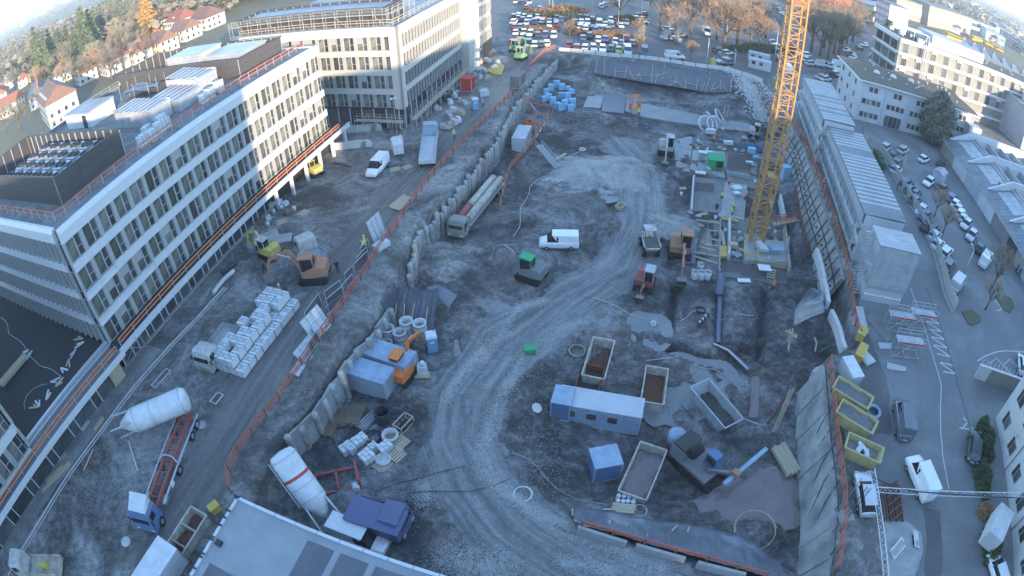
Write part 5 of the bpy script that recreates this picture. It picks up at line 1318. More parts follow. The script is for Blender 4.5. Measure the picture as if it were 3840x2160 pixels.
near_car(on((-19.68,77.9,0)),yaw((-18.87,78.9,0.6),(-19.96,74.9,0.6)),'white','van','white and blue van parked in the muddy yard near broken pallets')
container('red portable cabin standing beside the cream block scaffold',on((-7.91,112.4,0)),AX,2.6,2.4,2.8,'red_paint',cat='cabin',door=False)
obj('wrapped_load',MB().bx(-.9,.9,-.7,.7,0,1.1).bx(-.8,.8,-.6,.6,1.1,1.25),'facade_white',None,on((-4.72,108.5,0)),(0,0,.4),'pale wrapped load beside the red portable cabin','load')
container('white site container with orange top leaning near the far pile wall',on((2.27,94.7,-3.4)),yaw((1.52,91.8,-3),(3.75,101.4,-3)),6.06,2.44,2.6,'facade_white','metal_roof_pale')
obj('orange_hopper',MB().bx(-.8,.8,-.8,.8,0,.15).bx(-.8,-.7,-.8,.8,.15,.9).bx(.7,.8,-.8,.8,.15,.9).bx(-.7,.7,-.8,-.7,.15,.9).bx(-.7,.7,.7,.8,.15,.9),'orange_plastic',None,on((3.62,103.1,-3.4)),(0,0,.5),'orange hopper behind the white container at the pile wall','hopper')
near_car(on((6.21,63.3,-4.2)),yaw((8.39,63,-4),(3.74,63.3,-4)),'white','van','white van parked on the pit floor beside the earth mound')
container('grey-blue site container nearest the leaning pile wall',on((-14.92,39.33,-4)),yaw((-16.38,38.57,-2),(-12.05,36.92,-2)),6.06,2.44,2.6,'facade_grey','blue_light')
container('second grey-blue site container between pipe stacks and orange machine',on((-12.91,41.58,-4)),yaw((-14.5,41.08,-2),(-10.35,39.29,-2)),6.06,2.44,2.6,'facade_grey','blue_light')
container('light blue site container with blue end on the pit floor',on((8.11,34.97,-4.5)),yaw((4.11,34.12,-2),(10.78,32.21,-2)),8.0,2.44,2.7,'blue_light','facade_white',windows=3)
container('small deep blue container attached to the light blue one',on((4.52,35.65,-4.5)),yaw((4.11,34.12,-2),(10.78,32.21,-2)),1.9,2.3,2.5,'blue_paint','blue_light')
container('square blue tank container on the pit floor above the black tarpaulin',on((7.85,28.9,-4.6)),.15,2.6,2.3,2.4,'blue_paint','blue_light',cat='tank')
skip('long rusty skip with white rim standing in the slurry',on((8.67,41.64,-4.6)),yaw((9.28,43.65,-4),(7.71,38.93,-4)),5.6,2.3,1.5,'skip_beige','rust',.3,.05)
skip('dark rusty skip behind the light blue container',on((7.44,38.81,-4.6)),yaw((9.28,43.65,-4),(7.71,38.93,-4)),4.2,2.3,1.3,'rust','pit_soil',.4,.05)
skip('open rusty skip with pale rim beside the slurry',on((14.03,38.05,-4.8)),yaw((14.32,39.22,-4),(13.29,35.72,-4)),4.9,2.3,1.4,'skip_beige','rust',.3,.05)
skip('greenish white skip with pointed end standing in the slurry',on((19.91,35.03,-4.8)),yaw((18.93,36.29,-4),(20.43,32.78,-4)),6.0,2.4,1.5,'plastic_clear','pit_soil',.3,.7)
skip('rusty mud skip half full of brown water beside the white drums',on((11.22,27.88,-4.8)),yaw((12,29.05,-4),(10.26,25.76,-4)),5.8,2.6,1.3,'skip_beige','puddle',.45,.05)
# tracked drill rig among the slurry
def drill_rig():
    p=on((16.55,28.29,-4.9));rz=yaw((14.34,30.54,-4),(17.8,25.54,-4))
    t=thing('drill_rig','dark tracked drill rig with pale blue mast laid out towards the shotcrete wall','drill rig',p,rz)
    for s in (-1,1):
        pts=[(1.9*math.cos(a)+(.9 if math.cos(a)>0 else -.9),0,.45+.45*math.sin(a)) for a in [k*math.pi/8 for k in range(16)]]
        rg=[[(x,s*1.1-.28,z) for x,_,z in pts],[(x,s*1.1+.28,z) for x,_,z in pts]]
        obj('track',loft(rg,smooth=False),'rubber',t)
    obj('deck',MB().bx(-2.6,2.0,-1.3,1.3,.95,1.3).bx(-2.7,-1.0,-1.25,1.25,1.3,2.5),'machine_grey',t)
    obj('cab',loft([[(.3,.25,1.3),(.3,1.3,1.3),(.35,1.25,2.8),(.35,.3,2.8)],[(1.8,.25,1.3),(1.8,1.3,1.3),(1.5,1.25,2.8),(1.5,.3,2.8)]],smooth=False),'blue_paint',t)
    obj('cab_glass',MB().bx(.5,1.55,.2,.24,1.9,2.7).bx(.5,1.55,1.29,1.33,1.9,2.7),'car_glass',t)
    obj('hose_reel',MB().tube((-.5,-1.1,2.9),(-.5,.2,2.9),.55,14),'rubber',t)
    obj('engine_hood',MB().bx(-2.6,-1.1,-1.15,1.15,2.51,2.75),'steel_dark',t)
    e=Vector((23.34,28.5,-3));a=Vector((18.36,25.53,-3.6));M4=(Matrix.Translation(p) @ Matrix.Rotation(rz,4,'Z')).inverted()
    a2,e2=M4 @ a,M4 @ e
    obj('mast',MB().beam(a2,e2,.42,.42),'blue_light',t);obj('rotary_drive',MB().box(a2.lerp(e2,.25)+Vector((0,0,.3)),(.8,.6,.6)),'machine_orange',t)
    obj('boom',MB().beam((1.2,-.3,1.6),a2.lerp(e2,.3),.3,.35),'machine_grey',t)
    return t
drill_rig()
obj('water_tank',MB().lathe([(.9,0),(.9,1.5),(.75,1.7),(.3,1.75)],16),'blue_light',None,on((15.11,31.59,-4.9)),(0,0,0),'pale blue round water tank at the head of the drill rig','tank')
# ------------------------------------------------------------------ diggers and loaders
def digger(label,p,rz,col,s=1.0,arm=((.9,0,1.1),(1.6,0,2.6),(3.2,0,2.0),(3.6,0,.6)),cabc=None,name='excavator',turn=0.,canopy=True):
    t=thing(name,label,'excavator',p,rz);t.scale=(s,s,s)
    for sd in (-1,1):
        pts=[((.32 if True else 0)*math.cos(a)+(.8 if math.cos(a)>0 else -.8),0,.32+.32*math.sin(a)) for a in [k*math.pi/6 for k in range(12)]]
        obj('track',loft([[(x,sd*.72-.18,z) for x,_,z in pts],[(x,sd*.72+.18,z) for x,_,z in pts]],smooth=False),'rubber',t)
    obj('undercarriage',MB().bx(-.7,.7,-.55,.55,.25,.6),'steel_dark',t)
    obj('body',loft([[(-1.15,-.7,.65),(-1.15,.7,.65),(-1.1,.65,1.35),(-1.1,-.65,1.35)],[(-.3,-.85,.65),(-.3,.85,.65),(-.3,.82,1.5),(-.3,-.82,1.5)],[(.75,-.8,.65),(.75,.8,.65),(.75,.78,1.15),(.75,-.78,1.15)]],smooth=False),col,t)
    obj('cab',MB().bx(-.25,.7,.0,.75,1.16,2.25),'car_glass',t);obj('cab_roof',MB().bx(-.35,.8,-.08,.82,2.25,2.35),cabc or col,t)
    for x in (-.28,.7):
        for y in (-.02,.76):obj('cab_post',MB().bx(x-.03,x+.03,y-.03,y+.03,1.16,2.26),cabc or col,t)
    obj('boom',MB().beam(arm[0],arm[1],.2,.32),col,t);obj('stick',MB().beam(arm[1],arm[2],.16,.26),col,t);obj('link',MB().beam(arm[2],arm[3],.14,.2),col,t)
    for a,c in ((arm[0],mid(arm[0],arm[1],.8)),(mid(arm[0],arm[1],.6),mid(arm[1],arm[2],.5))):obj('ram',MB().tube((a[0]+.1,a[1]+.12,a[2]+.1),(c[0],c[1]+.12,c[2]+.2),.05,6),'steel',t)
    e=Vector(arm[3]);obj('bucket',MB()._add([(e.x-.3,-.35,e.z-.5),(e.x+.3,-.35,e.z-.45),(e.x+.35,-.35,e.z+.05),(e.x-.05,-.35,e.z+.15),(e.x-.3,.35,e.z-.5),(e.x+.3,.35,e.z-.45),(e.x+.35,.35,e.z+.05),(e.x-.05,.35,e.z+.15)],[(0,1,2,3),(7,6,5,4),(0,4,5,1),(2,6,7,3),(3,7,4,0)]),'machine_grey',t)
    return t
digger('yellow mini excavator with white cab working beside the white block',on((-30.11,56.62,0)),yaw((-28.95,56.54,0),(-32.69,58.53,0)),'machine_yellow',1.25,cabc='dirty_white')
digger('orange excavator with long boom reaching down beside the steel trench sheets',on((22.08,61.3,-4.6)),yaw((21.97,61.6,-4.6),(20.65,55.36,-4.6)),'machine_orange',1.7,arm=((.9,0,1.2),(2.2,0,2.4),(3.6,0,1.4),(3.9,0,.6)))
digger('orange machine with grey bucket between lorry and fence on the muddy yard',on((-22.67,51.87,0)),yaw((-21.41,51.82,0),(-24.49,51.57,0)),'machine_orange',1.6)
digger('orange excavator beside the grey-blue site containers',on((-11.26,40.19,-4)),1.2,'orange_plastic',1.3)
digger('dark green and brown excavator among materials on the pit floor',on((2.42,56.33,-4.2)),2.6,'machine_grey',1.5,cabc='green_paint')
digger('small white and yellow excavator parked below the crane wall',on((48.76,101.5,-4.6)),yaw((51.39,107.3,-4.6),(47.77,99.5,-4.6)),'dirty_white',1.3,arm=((.9,0,1.1),(1.5,0,1.9),(2.3,0,1.4),(2.4,0,.6)))
digger('yellow mini excavator with logo tail tucked under the canopy',on((-29.82,77.9,0)),2.4,'machine_yellow',1.15)
digger('white excavator seen behind the loader on the far pit floor',on((27.47,91.7,-4.6)),yaw((28.74,96.9,-4.6),(26.32,88,-4.6)),'dirty_white',1.6)
digger('red and grey compact roller-digger with lights by the road bend',on((15.99,54.6,-4.5)),yaw((16.79,56.95,-4.5),(15.22,53.11,-4.5)),'truck_red',1.35,arm=((.9,0,.9),(1.4,0,1.1),(1.9,0,.8),(2.1,0,.5)),cabc='metal_roof_pale')
def dumper():
    p,q=(18.18,63.9,-4.5),(18.05,60.6,-4.5)
    t=thing('site_dumper','grey swivel dumper with full skip bucket on the pit road','dumper',on(mid(p,q)),yaw(p,q))
    wheels(t,(1.2,-1.3),2.3,.6,.5,'machine_grey')
    obj('chassis',MB().bx(-2.2,.9,-.6,.6,.6,1.2).bx(-2.3,-.9,-.75,.75,.9,1.55),'dirty_white',t)
    rings=[[(.1,-.8,1.0),(.1,.8,1.0),(-.3,1.15,2.0),(-.3,-1.15,2.0)],[(1.5,-.75,.9),(1.5,.75,.9),(1.9,1.2,2.0),(1.9,-1.2,2.0)],[(2.0,-.5,1.2),(2.0,.5,1.2),(2.6,.75,2.0),(2.6,-.75,2.0)]]
    obj('tipping_bucket',loft(rings,smooth=False),'dirty_white',t);obj('load',MB().bx(-.15,2.2,-.95,.95,2.005,2.1),'pit_soil',t)
    obj('seat',MB().bx(-1.0,-.5,-.25,.25,1.55,2.1),'machine_yellow',t)
    for x,y in ((-1.4,-.65),(-1.4,.65),(-.3,-.65),(-.3,.65)):obj('canopy_post',MB().bx(x-.04,x+.04,y-.04,y+.04,1.2,3.0),'steel_dark',t)
    obj('canopy',MB().bx(-1.6,-.1,-.8,.8,3.0,3.1),'dirty_white',t)
dumper()
obj('loader_bucket',MB().bx(-.9,.9,-.5,.5,0,.08).bx(-.9,-.82,-.5,.5,.08,.8).bx(.82,.9,-.5,.5,.08,.8).bx(-.82,.82,.42,.5,.08,.8),'machine_grey',None,on((19.91,63.3,-4.5)),(.2,0,.9),'spare steel loader bucket lying beside the dumper','bucket')
# ------------------------------------------------------------------ block pallets on the haul road
_pb=None
_o,_e,_w=(-26.72,47.25,0.4),(-30.38,35.4,0.4),(-23.98,45.72,0.4)
_du=Vector((_e[0]-_o[0],_e[1]-_o[1],0)).normalized();_dw=Vector((-_du.y,_du.x,0))
def block_pack():
    t=thing('block_pack','white strapped pack of building blocks stacked beside the haul road','block pack',(0,0,0),0,'block packs beside the haul road')
    obj('blocks',MB().bx(-.58,.58,-.48,.48,.08,.98),'plastic_white',t)
    obj('pallet',MB().bx(-.6,.6,-.5,-.35,0,.08).bx(-.6,.6,-.08,.08,0,.08).bx(-.6,.6,.35,.5,0,.08),'wood_dark',t)
    obj('strap',MB().bx(-.25,-.2,-.485,.485,.985,.99).bx(.2,.25,-.485,.485,.985,.99).bx(-.585,-.582,-.3,-.25,.08,.98).bx(.582,.585,-.3,-.25,.08,.98),'black_plastic',t)
    obj('print_mark',MB().bx(-.12,.12,-.2,.2,.992,.996),'facade_grey',t)
    return t
_pb=block_pack();_k=0;_L=math.dist(_o[:2],_e[:2]);_rb=random.Random(5);_az=math.atan2(_du.y,_du.x)
for i in range(int(_L/1.28)):
    for j in range(4):
        if i>9 and j>2 or (i>12 and j>0 and _rb.random()<.5):continue
        for k in range(2 if (j<3 and i<11) else 1):
            if k and _rb.random()<.15:continue
            p=Vector(_o)+_du*(i*1.28)+_dw*(j*1.08-.2);z=.02+k*1.0
            if _k==0: _pb.location=(p.x,p.y,z);_pb.rotation_euler.z=_az
            else:dup(_pb,(p.x+_rb.uniform(-.06,.06),p.y+_rb.uniform(-.06,.06),z),_az+_rb.uniform(-.05,.05))
            _k+=1
# ------------------------------------------------------------------ concrete rings, toilets, pallets in the yard
def ring_stack(label,p,n,r=.75,h=.62):
    t=thing('ring_stack',label,'concrete rings',p,0,'stacks of concrete shaft rings')
    me=MB().lathe([(r,0),(r,h*.9),(r*1.04,h*.92),(r*1.04,h),(r*.72,h),(r*.72,.0)],22,cap=False).mesh('ring')
    for k in range(n):obj('ring',me,'concrete_pale',t,(0,0,.12+k*(h+.03)))
    obj('base_board',MB().bx(-.8,.8,-.8,.8,0,.1),'wood_pale',t);return t
for i,(p,n,l) in enumerate((((-13.35,45.61,-4),3,'stack of three concrete shaft rings next to the wooden pallet'),((-11.3,46.05,-4),4,'tall stack of concrete shaft rings under the pleated black tarpaulin'),((-11.94,44.98,-4),3,'stack of concrete shaft rings in the middle of the cluster'),((-9.79,45.57,-4),4,'tall stack of concrete shaft rings beside the blue toilet'),((-13.49,44.23,-4),2,'low stack of concrete shaft rings at the container corner'),((-12.35,43.92,-4),1,'single concrete shaft ring half hidden by the container'))):
    ring_stack(l,on(p),n)
def toilet(label,p,rz,col='toilet_blue'):
    t=thing('portable_toilet',label,'portable toilet',p,rz)
    obj('cabin',MB().bx(-.55,.55,-.55,.55,.1,2.1),col,t);obj('base',MB().bx(-.6,.6,-.6,.6,0,.1),'steel_dark',t)
    obj('roof',loft([[(-.6,-.6,2.1),(.6,-.6,2.1),(.6,.6,2.1),(-.6,.6,2.1)],[(-.5,-.5,2.35),(.5,-.5,2.35),(.5,.5,2.35),(-.5,.5,2.35)]],smooth=False),'plastic_white',t)
    d=obj('door',MB().bx(-.38,.38,-.59,-.56,.15,2.0),col,t);obj('handle',MB().bx(.24,.3,-.63,-.59,.95,1.15),'steel',d);obj('notice',MB().bx(-.25,.25,-.6,-.592,1.45,1.7),'plastic_white',d)
    obj('vent_pipe',MB().tube((.35,.35,2.1),(.35,.35,2.6),.05,6),'black_plastic',t);return t
toilet('blue portable toilet with white roof beside the concrete ring stacks',on((-8.46,43.98,-3.8)),.25)
toilet('blue portable toilet standing on the haul road by the cream block',on((-6.03,101.1,0)),.3)
t=ring_stack('white sack pallet with a drum on top near the blue toilet',on((-9.25,40.78,-3.6)),0);t['category']='sack pallet';del t['group'];t.name='sack_pallet'
for k in range(5):obj('sack_layer',MB().box((0,0,.2+k*.2),(1.0-.02*k,.8,.18),.05*(k % 2)),'plastic_white',t)
obj('drum',MB().lathe([(.25,0),(.25,.35),(.2,.37)],12),'plastic_white',t,(.1,0,1.2))
# yard of pipes and pallets
for p,a,c,l in (((-16.7,34.94,-4),(-16.56,36.49,-4),(-16.98,34.18,-4),'dark timber pallets and beams stacked under the pile wall'),((-15.47,34.99,-4),(-15.31,36.52,-4),(-15.75,34.23,-4),'second dark timber stack beside the pallets under the pile wall'),((-17.89,33.51,-4),(-17.76,35.03,-4),(-18.16,32.76,-4),'dark timber bundle at the foot of the pile wall')):
    planks(l,on(p),yaw(a,c),7,2.6,.2,.16,'wood_dark',3)
p=on((-14.1,34.45,-3.9));t=thing('pipe_bundle','bundle of bright metal pipes leaning beside the timber stacks','pipes',p,yaw((-13.51,35.42,-4),(-14.65,33.65,-4)))
for i in range(9):obj('pipe',MB().tube((-1.3,(i-4)*.13,.1+.1*(i % 2)),(1.3,(i-4)*.13,.14+.1*(i % 2)),.06,7),'steel',t)
t=thing('pipe_ring_stack','stack of black ribbed drainage pipe rings below the site containers','pipe rings',on((-12.47,34.49,-3.9)))
me=MB().lathe([(.78,0),(.82,.06),(.78,.12),(.66,.12),(.66,0)],20,cap=False).mesh('ring')
for k in range(9):obj('ring',me,'black_plastic',t,(0,0,.05+k*.16))
coil('flat coil of black pipe beside the ribbed pipe rings',on((-11.36,33.85,-3.9)),.75,.07,4,'black_plastic','pipe_coil')
coil('coil of black pipe on the pallet yard',on((-13.19,32.33,-3.6)),.75,.06,5,'black_plastic','pipe_coil')
t=thing('steel_cradle','open steel cradle with loose pipes at the edge of the pallet yard','cradle',on((-10.44,33.81,-3.9)),1.0)
for a,c in (((-.9,-.5,.1),(.9,-.5,.1)),((-.9,.5,.1),(.9,.5,.1)),((-.9,-.5,.1),(-.9,.5,.1)),((.9,-.5,.1),(.9,.5,.1)),((-.9,-.5,.9),(.9,-.5,.9)),((-.9,.5,.9),(.9,.5,.9)),((-.9,-.5,.9),(-.9,.5,.9)),((.9,-.5,.9),(.9,.5,.9)),((-.9,-.5,0),(-.9,-.5,.9)),((.9,.5,0),(.9,.5,.9)),((-.9,.5,0),(-.9,.5,.9)),((.9,-.5,0),(.9,-.5,.9))):obj('bar',MB().beam(a,c,.09),'wood_pale',t)
for i in range(5):obj('pipe',MB().tube((-.7,-.3+.15*i,.25),(.75,-.3+.15*i,.35),.07,7),'steel_dark',t)
ring_stack('single wide concrete ring on a pallet in the yard',on((-11.54,32.3,-3.5)),1,.8,.7)
for p,l in (((-10.52,31.63,-3.5),'empty wooden pallet below the concrete ring'),((-13.26,30.85,-3.5),'wooden pallet carrying two block packs'),((-10.65,30.26,-3.5),'wooden pallet with rubble sacks in the yard'),((-11.91,29.11,-3.5),'wooden pallet under a grey disc of hose')):pallet(l,on(p),.9).scale=(1.3,1.6,1.2)
for p,s,l in (((-14.46,31.79,-3.5),(1.5,1.0,.7),'white foil-wrapped crate with grey lid in the yard'),((-12.99,30.98,-3.5),(.8,.7,.8),'white perforated block pack on the wooden pallet'),((-11.85,30.91,-3.5),(1.3,1.0,.9),'pile of white hollow blocks in the middle of the yard'),((-13.39,29.71,-3.5),(1.3,1.2,.8),'crate of white bottles standing at the yard edge'),((-15.17,30.77,-3.5),(.7,1.2,.9),'narrow pack of white blocks beside the red frame'),((-15.61,30.75,-3.5),(1.2,1.0,.8),'white wrapped pack behind the red frame')):
    t=thing('block_crate',l,'crate',on(p),.8)
    nx,ny=3,3
    for i in range(nx):
        for j in range(ny):obj('block',MB().bx(-s[0]/2+i*s[0]/nx+.02,-s[0]/2+(i+1)*s[0]/nx-.02,-s[1]/2+j*s[1]/ny+.02,-s[1]/2+(j+1)*s[1]/ny-.02,.1,s[2]-.05*((i+j) % 2)),'plastic_white',t)
    obj('tray',MB().bx(-s[0]/2,s[0]/2,-s[1]/2,s[1]/2,0,.09),'wood_pale',t)
obj('hose_disc',MB().lathe([(.75,0),(.8,.12),(.55,.22),(.5,.12),(.2,.16),(.1,.3)],22),'concrete_pale',None,on((-11.94,29.72,-3.5),.15),(0,0,0),'grey coiled hose disc lying on a wooden pallet','hose')
t=thing('red_frame','red steel frame with winch standing behind the leaning silo','steel frame',on((-15.82,27.01,-2.8)),.3)
for a,c in (((-2,-1.1,.2),(2,-1.1,.2)),((-2,1.1,.2),(2,1.1,.2)),((2,-1.1,.2),(2,1.1,.2)),((-2,-1.1,.2),(-2,1.1,.2)),((0,-1.1,.2),(0,1.1,.2)),((2,-1.1,.2),(2,-1.1,1.2)),((2,1.1,.2),(2,1.1,1.2)),((2,-1.1,1.2),(2,1.1,1.2))):obj('beam',MB().beam(a,c,.22),'truck_red',t)
obj('winch',MB().tube((1.6,-1.6,.5),(1.6,-.9,.5),.35,12),'plastic_white',t)
# black tarpaulin tent with battens at the pile wall
slope_tarp('pleated_tarpaulin','pleated black tarpaulin hung over the step in the pile wall',[(-13.15,50.99,-1),(-11.23,50.66,-1),(-9.58,50,-1),(-8.18,50.48,-1)],[(-14.06,47.36,-4),(-11.85,47.01,-4),(-10.14,46.66,-4),(-8.59,46.48,-4)],'tarp_black',nu=60,nv=8,fold=.16,lift=.25)
slope_tarp('small_tarpaulin','small grey tarpaulin flap with batten edges beside the pleated tarpaulin',[(-9.44,50.59,-1.2),(-8.25,51.07,-1.2),(-5.97,49.76,-1.6)],[(-8.26,50.03,-2.2),(-7.42,49.06,-2.4),(-6.97,48.61,-2.6)],'tarp_sheen',nu=20,nv=6,fold=.08,lift=.5)
for a,c in (((-12.76,49.24,-2),(-13.12,47.11,-3.7)),((-11.84,49.13,-2),(-11.97,46.93,-3.7)),((-10.73,49.18,-2),(-11.16,47.16,-3.7)),((-9.15,48.39,-2),(-9.61,46.65,-3.7))):batten(tz(a),tz(c,.35),'long pale batten holding down the pleated black tarpaulin','battens on the pleated tarpaulin',.12)
# near tarpaulin below the ramp and its barriers
slope_tarp('ramp_tarpaulin','wide dark tarpaulin draped over the slope below the ramp barriers',[(4.37,21.87,-1.2),(5.11,21.2,-0.9),(7.9,20.01,-0.6),(9.26,19.2,-0.5),(12.42,17.78,-0.4),(13.72,17.1,-0.3),(16.87,15.39,-0.1),(18.17,14.69,-0.1),(20.42,13.24,0)],[(4.85,24.07,-3),(7.14,24.28,-4),(9.24,23.27,-4.5),(12.12,22.93,-4.7),(16.24,21.79,-4.9),(17.95,20.8,-5),(20.08,19.5,-5),(20.63,18.47,-5),(22.51,17.16,-5)],'tarp_sheen',nu=90,nv=12,fold=.1,lift=.14)
def ramp_barriers():
    me=MB()._add([(-2,-.32,0),(2,-.32,0),(2,.32,0),(-2,.32,0),(-1.98,-.13,.95),(1.98,-.13,.95),(1.98,.13,.95),(-1.98,.13,.95)],[(0,3,2,1),(4,5,6,7),(0,1,5,4),(1,2,6,5),(2,3,7,6),(3,0,4,7)]).mesh('barrier')
    L=['first concrete ramp barrier at the end of the dark tarpaulin','second concrete ramp barrier along the dark tarpaulin','third concrete ramp barrier along the dark tarpaulin','fourth concrete ramp barrier at the shotcrete wall']
    for l,(a,c) in zip(L,(((4.97,20.69,-0.6),(7.82,19.35,-0.5)),((9.16,18.67,-0.3),(12.14,17.28,-0.2)),((13.53,16.5,-0.1),(16.68,15.03,0)),((17.89,14.34,0),(20.75,12.71,0)))):
        m=mid(a,c);obj('concrete_barrier',me,'concrete',None,(m[0],m[1],gz(m[0],m[1])-.05),(0,0,yaw(a,c)),l,'barrier')
ramp_barriers()
rails3('guard_rail','red guard rail behind the concrete ramp barriers',[(4.89,20.87,0.1),(7.8,19.56,0.3),(9.07,18.86,0.4),(12.08,17.48,0.5),(13.43,16.8,0.6),(16.51,15.13,0.8),(20.42,13.01,0.9)],step=2.5,h=.5)
for a,c in (((7.51,22.49,-2.6),(6.9,20.67,-1)),((10.35,20.68,-2.2),(9.95,19.66,-1.4)),((13.09,19.11,-2),(12.66,18.32,-1.4)),((16.24,17.78,-1.8),(15.62,16.86,-1.2)),((19.11,16.31,-1.8),(18.55,15.39,-1.2)),((13.39,22.05,-4.2),(12.59,21.14,-3.6)),((14.46,21.81,-4.2),(14,20.96,-3.6)),((7.16,24.06,-4),(8.26,23.93,-4)),((4.61,24.18,-3),(4.49,22.98,-2.4))):
    batten(on(a,.3),on(c,.35),'short pale batten on the dark ramp tarpaulin','battens on the ramp tarpaulin',.16)
# ------------------------------------------------------------------ parked cars, trees, lamps beyond the pit
def cars(pts,rz,where,group,cols='silver pale black grey navy white red black navy silver'.split(),kinds=('hatch','estate','hatch','estate'),seed=1,jit=.12,z=-.02):
    rr=random.Random(seed)
    for p in pts:
        far_car((p[0],p[1],z),rz+rr.choice((0,math.pi))+rr.uniform(-jit,jit),rr.choice(cols),rr.choice(kinds),where,group)
CP=AX+.12
cars([(3.4,204.9,0.5),(5.59,203.8,0.5),(7.97,203.7,0.5),(6.78,194.5,0.5),(10.86,191.8,0.5),(38.48,205.5,0.5),(32.07,198.4,0.5),(33.59,201.5,0.5)],CP,'in the rear rows of the far car park','cars in the rear rows of the far car park',seed=1)
cars([(2.18,171.7,0.6),(3.43,175.9,0.6),(4.73,174.8,0.6),(5.73,169.7,0.6),(6.8,175,0.6),(8.17,171,0.6),(10.63,172.4,0.6),(12.43,171,0.6),(14.42,170.6,0.6),(12.12,166.8,0.6),(13.96,166.8,0.6)],CP,'by the hazel hedge of the far car park','cars by the hazel hedge',seed=2)
cars([(2.5,158.1,0.6),(4.57,157.6,0.6),(6.33,156.7,0.6),(10.21,154.8,0.6),(12.44,154.6,0.6),(5.57,147.7,0.6),(6.96,145.1,0.6)],CP,'beside the orange bushes of the far car park','cars beside the orange bushes',seed=3,cols='silver pale black grey navy white white'.split())
cars([(17.28,142.6,0.6),(19.36,142.4,0.6),(21.27,141.8,0.6),(25.66,141.1,0.6)],CP,'nose to the pit barriers','cars nose to the pit barriers',seed=4)
cars([(22.43,177.8,0.6),(24.19,177.3,0.6),(25.97,176.5,0.6),(31.46,175.9,0.6),(33.03,175.3,0.6),(35.08,174.7,0.6),(20.91,165.4,0.6),(22.28,163.9,0.6),(24.44,164.1,0.6),(26.06,162.6,0.6),(28.39,163,0.6)],CP,'between lamp posts of the far car park','cars between the lamp posts',seed=5)
cars([(19.94,152,0.6),(23.88,150.9,0.6),(28.01,148.8,0.6),(31.66,152.5,0.6),(32.53,148.8,0.6)],CP,'below the orange hedge','cars below the orange hedge',seed=6)
cars([(43.84,187.6,0.6),(40.52,179.9,0.6),(42.74,179.8,0.6),(40.88,175.7,0.6),(47.49,167.2,0.6),(48.1,164.9,0.6),(48.89,163.4,0.6),(45.75,160.7,0.6),(47.18,159.4,0.6),(43.83,155.7,0.6),(49.5,161.2,0.6)],CP-1.3,'under the bare trees of the far car park','cars under the bare trees',seed=7)
cars([(56.44,147.2,0.6),(57.97,145.4,0.6),(55.53,141.9,0.6),(54.01,139.2,0.6),(54.09,137.1,0.6),(54.5,135.9,0.6)],CP-1.0,'at the kerb beyond the pit corner','cars at the kerb beyond the pit corner',seed=8)
for p,col,kind,l in (((23.48,141.3,0.6),'white','estate','nose to the pit barriers'),((15.42,143.7,0.6),'red','hatch','nose to the pit barriers'),((27.37,140.2,0.6),'lime','hatch','nose to the pit barriers'),((3.05,147.5,0.6),'red','estate','beside the orange bushes'),((26.81,168.5,0.8),'white','van','between lamp posts of the far car park'),((29.45,139.4,0.8),'silver','van','beside the lime car at the barriers'),((33.66,139,0.8),'navy','van','beside the slim tree at the barriers'),((59.56,167.5,0.8),'white','van','on the tram street')):
    far_car((p[0],p[1],-.02),CP+math.pi,col,kind,l,'single cars of the far car park')
far_car((*(40.92,136.9,0.9)[:2],-.02),CP-1.3,'silver','van','across the tarpaulin corner with white boxes','single cars of the far car park')
cars([(118.3,239.7,0.6),(116,233.3,0.6),(114.2,228.4,0.6),(111.9,221.6,0.6)],AX+.35,'along the tree-lined side street','cars along the side street',seed=11)
cars([(81.3,164.5,0.6),(80.1,160.8,0.6),(77.8,153.7,0.6),(75.5,148,0.6),(74.3,144.8,0.6)],AX+.3,'behind the crane mast at the kerb','cars behind the crane mast',seed=12)
cars([(87.7,154.9,0.6),(85.9,149.4,0.6),(84.8,145.4,0.6),(92.2,146.7,0.6),(92.7,146.2,0.6),(114.3,172,0.6),(113.5,167.3,0.6),(111.4,162.9,0.6),(125.8,180.7,0.6),(133.3,188.3,0.6)],AX-.9,'at the edge of the dark grove','cars at the edge of the grove',seed=13,cols='silver pale black grey red white'.split())
cars([(126.7,170.6,0.6),(126.1,165.6,0.6),(124.5,162.4,0.6),(126.9,172.3,0.6)],AX-1.0,'by the ivy-grown wall','cars by the ivy-grown wall',seed=14)
cars([(82.1,133.1,0.6),(85.1,135.4,0.6),(87.4,137.1,0.6),(88.9,138.2,0.6),(82.7,132.4,0.6)],AX-.9,'at the end of the striped cabin roof','cars at the end of the cabins',seed=15)
for p,rz,col,kind,l in (((97.3,149.3,0.8),AX-1.1,'white','van','beside the dark grove'),((89.1,145.7,0.8),AX-1.1,'silver','van','at the kerb of the dark grove'),((92.3,139.8,0.8),AX-1.1,'white','van','in front of the white office'),((72.4,135.9,0.8),AX,'white','van','behind the lower crane mast'),((102.3,151.4,0.6),AX-1.1,'pale','estate','between white vans at the grove')):
    far_car((p[0],p[1],-.02),rz,col,kind,l,'single vans round the grove')
cars([(2.31,179.7,0.6),(4.01,181.1,0.6),(5.63,179.4,0.6),(7.73,179.4,0.6),(9.35,178.6,0.6),(11.36,179.3,0.6),(2.36,165.1,0.6),(4.04,165.4,0.6),(8.25,155.2,0.6),(1.54,147.4,0.6),(8.7,145.1,0.6),(10.01,146.1,0.6),(15.06,176.5,0.6),(16.43,175.1,0.6)],CP,'along the left rows of the far car park','cars along the left rows',seed=31)
cars([(20.24,171.9,0.6),(22.03,172.1,0.6),(23.7,171.3,0.6),(24.62,161.4,0.6),(30.36,168.6,0.6),(28.76,169.7,0.6),(33.13,169.2,0.6),(35.68,173.1,0.6),(21.95,154.2,0.6),(25.72,150.8,0.6),(29.5,148.3,0.6)],CP,'in the middle rows of the far car park','cars in the middle rows',seed=32)
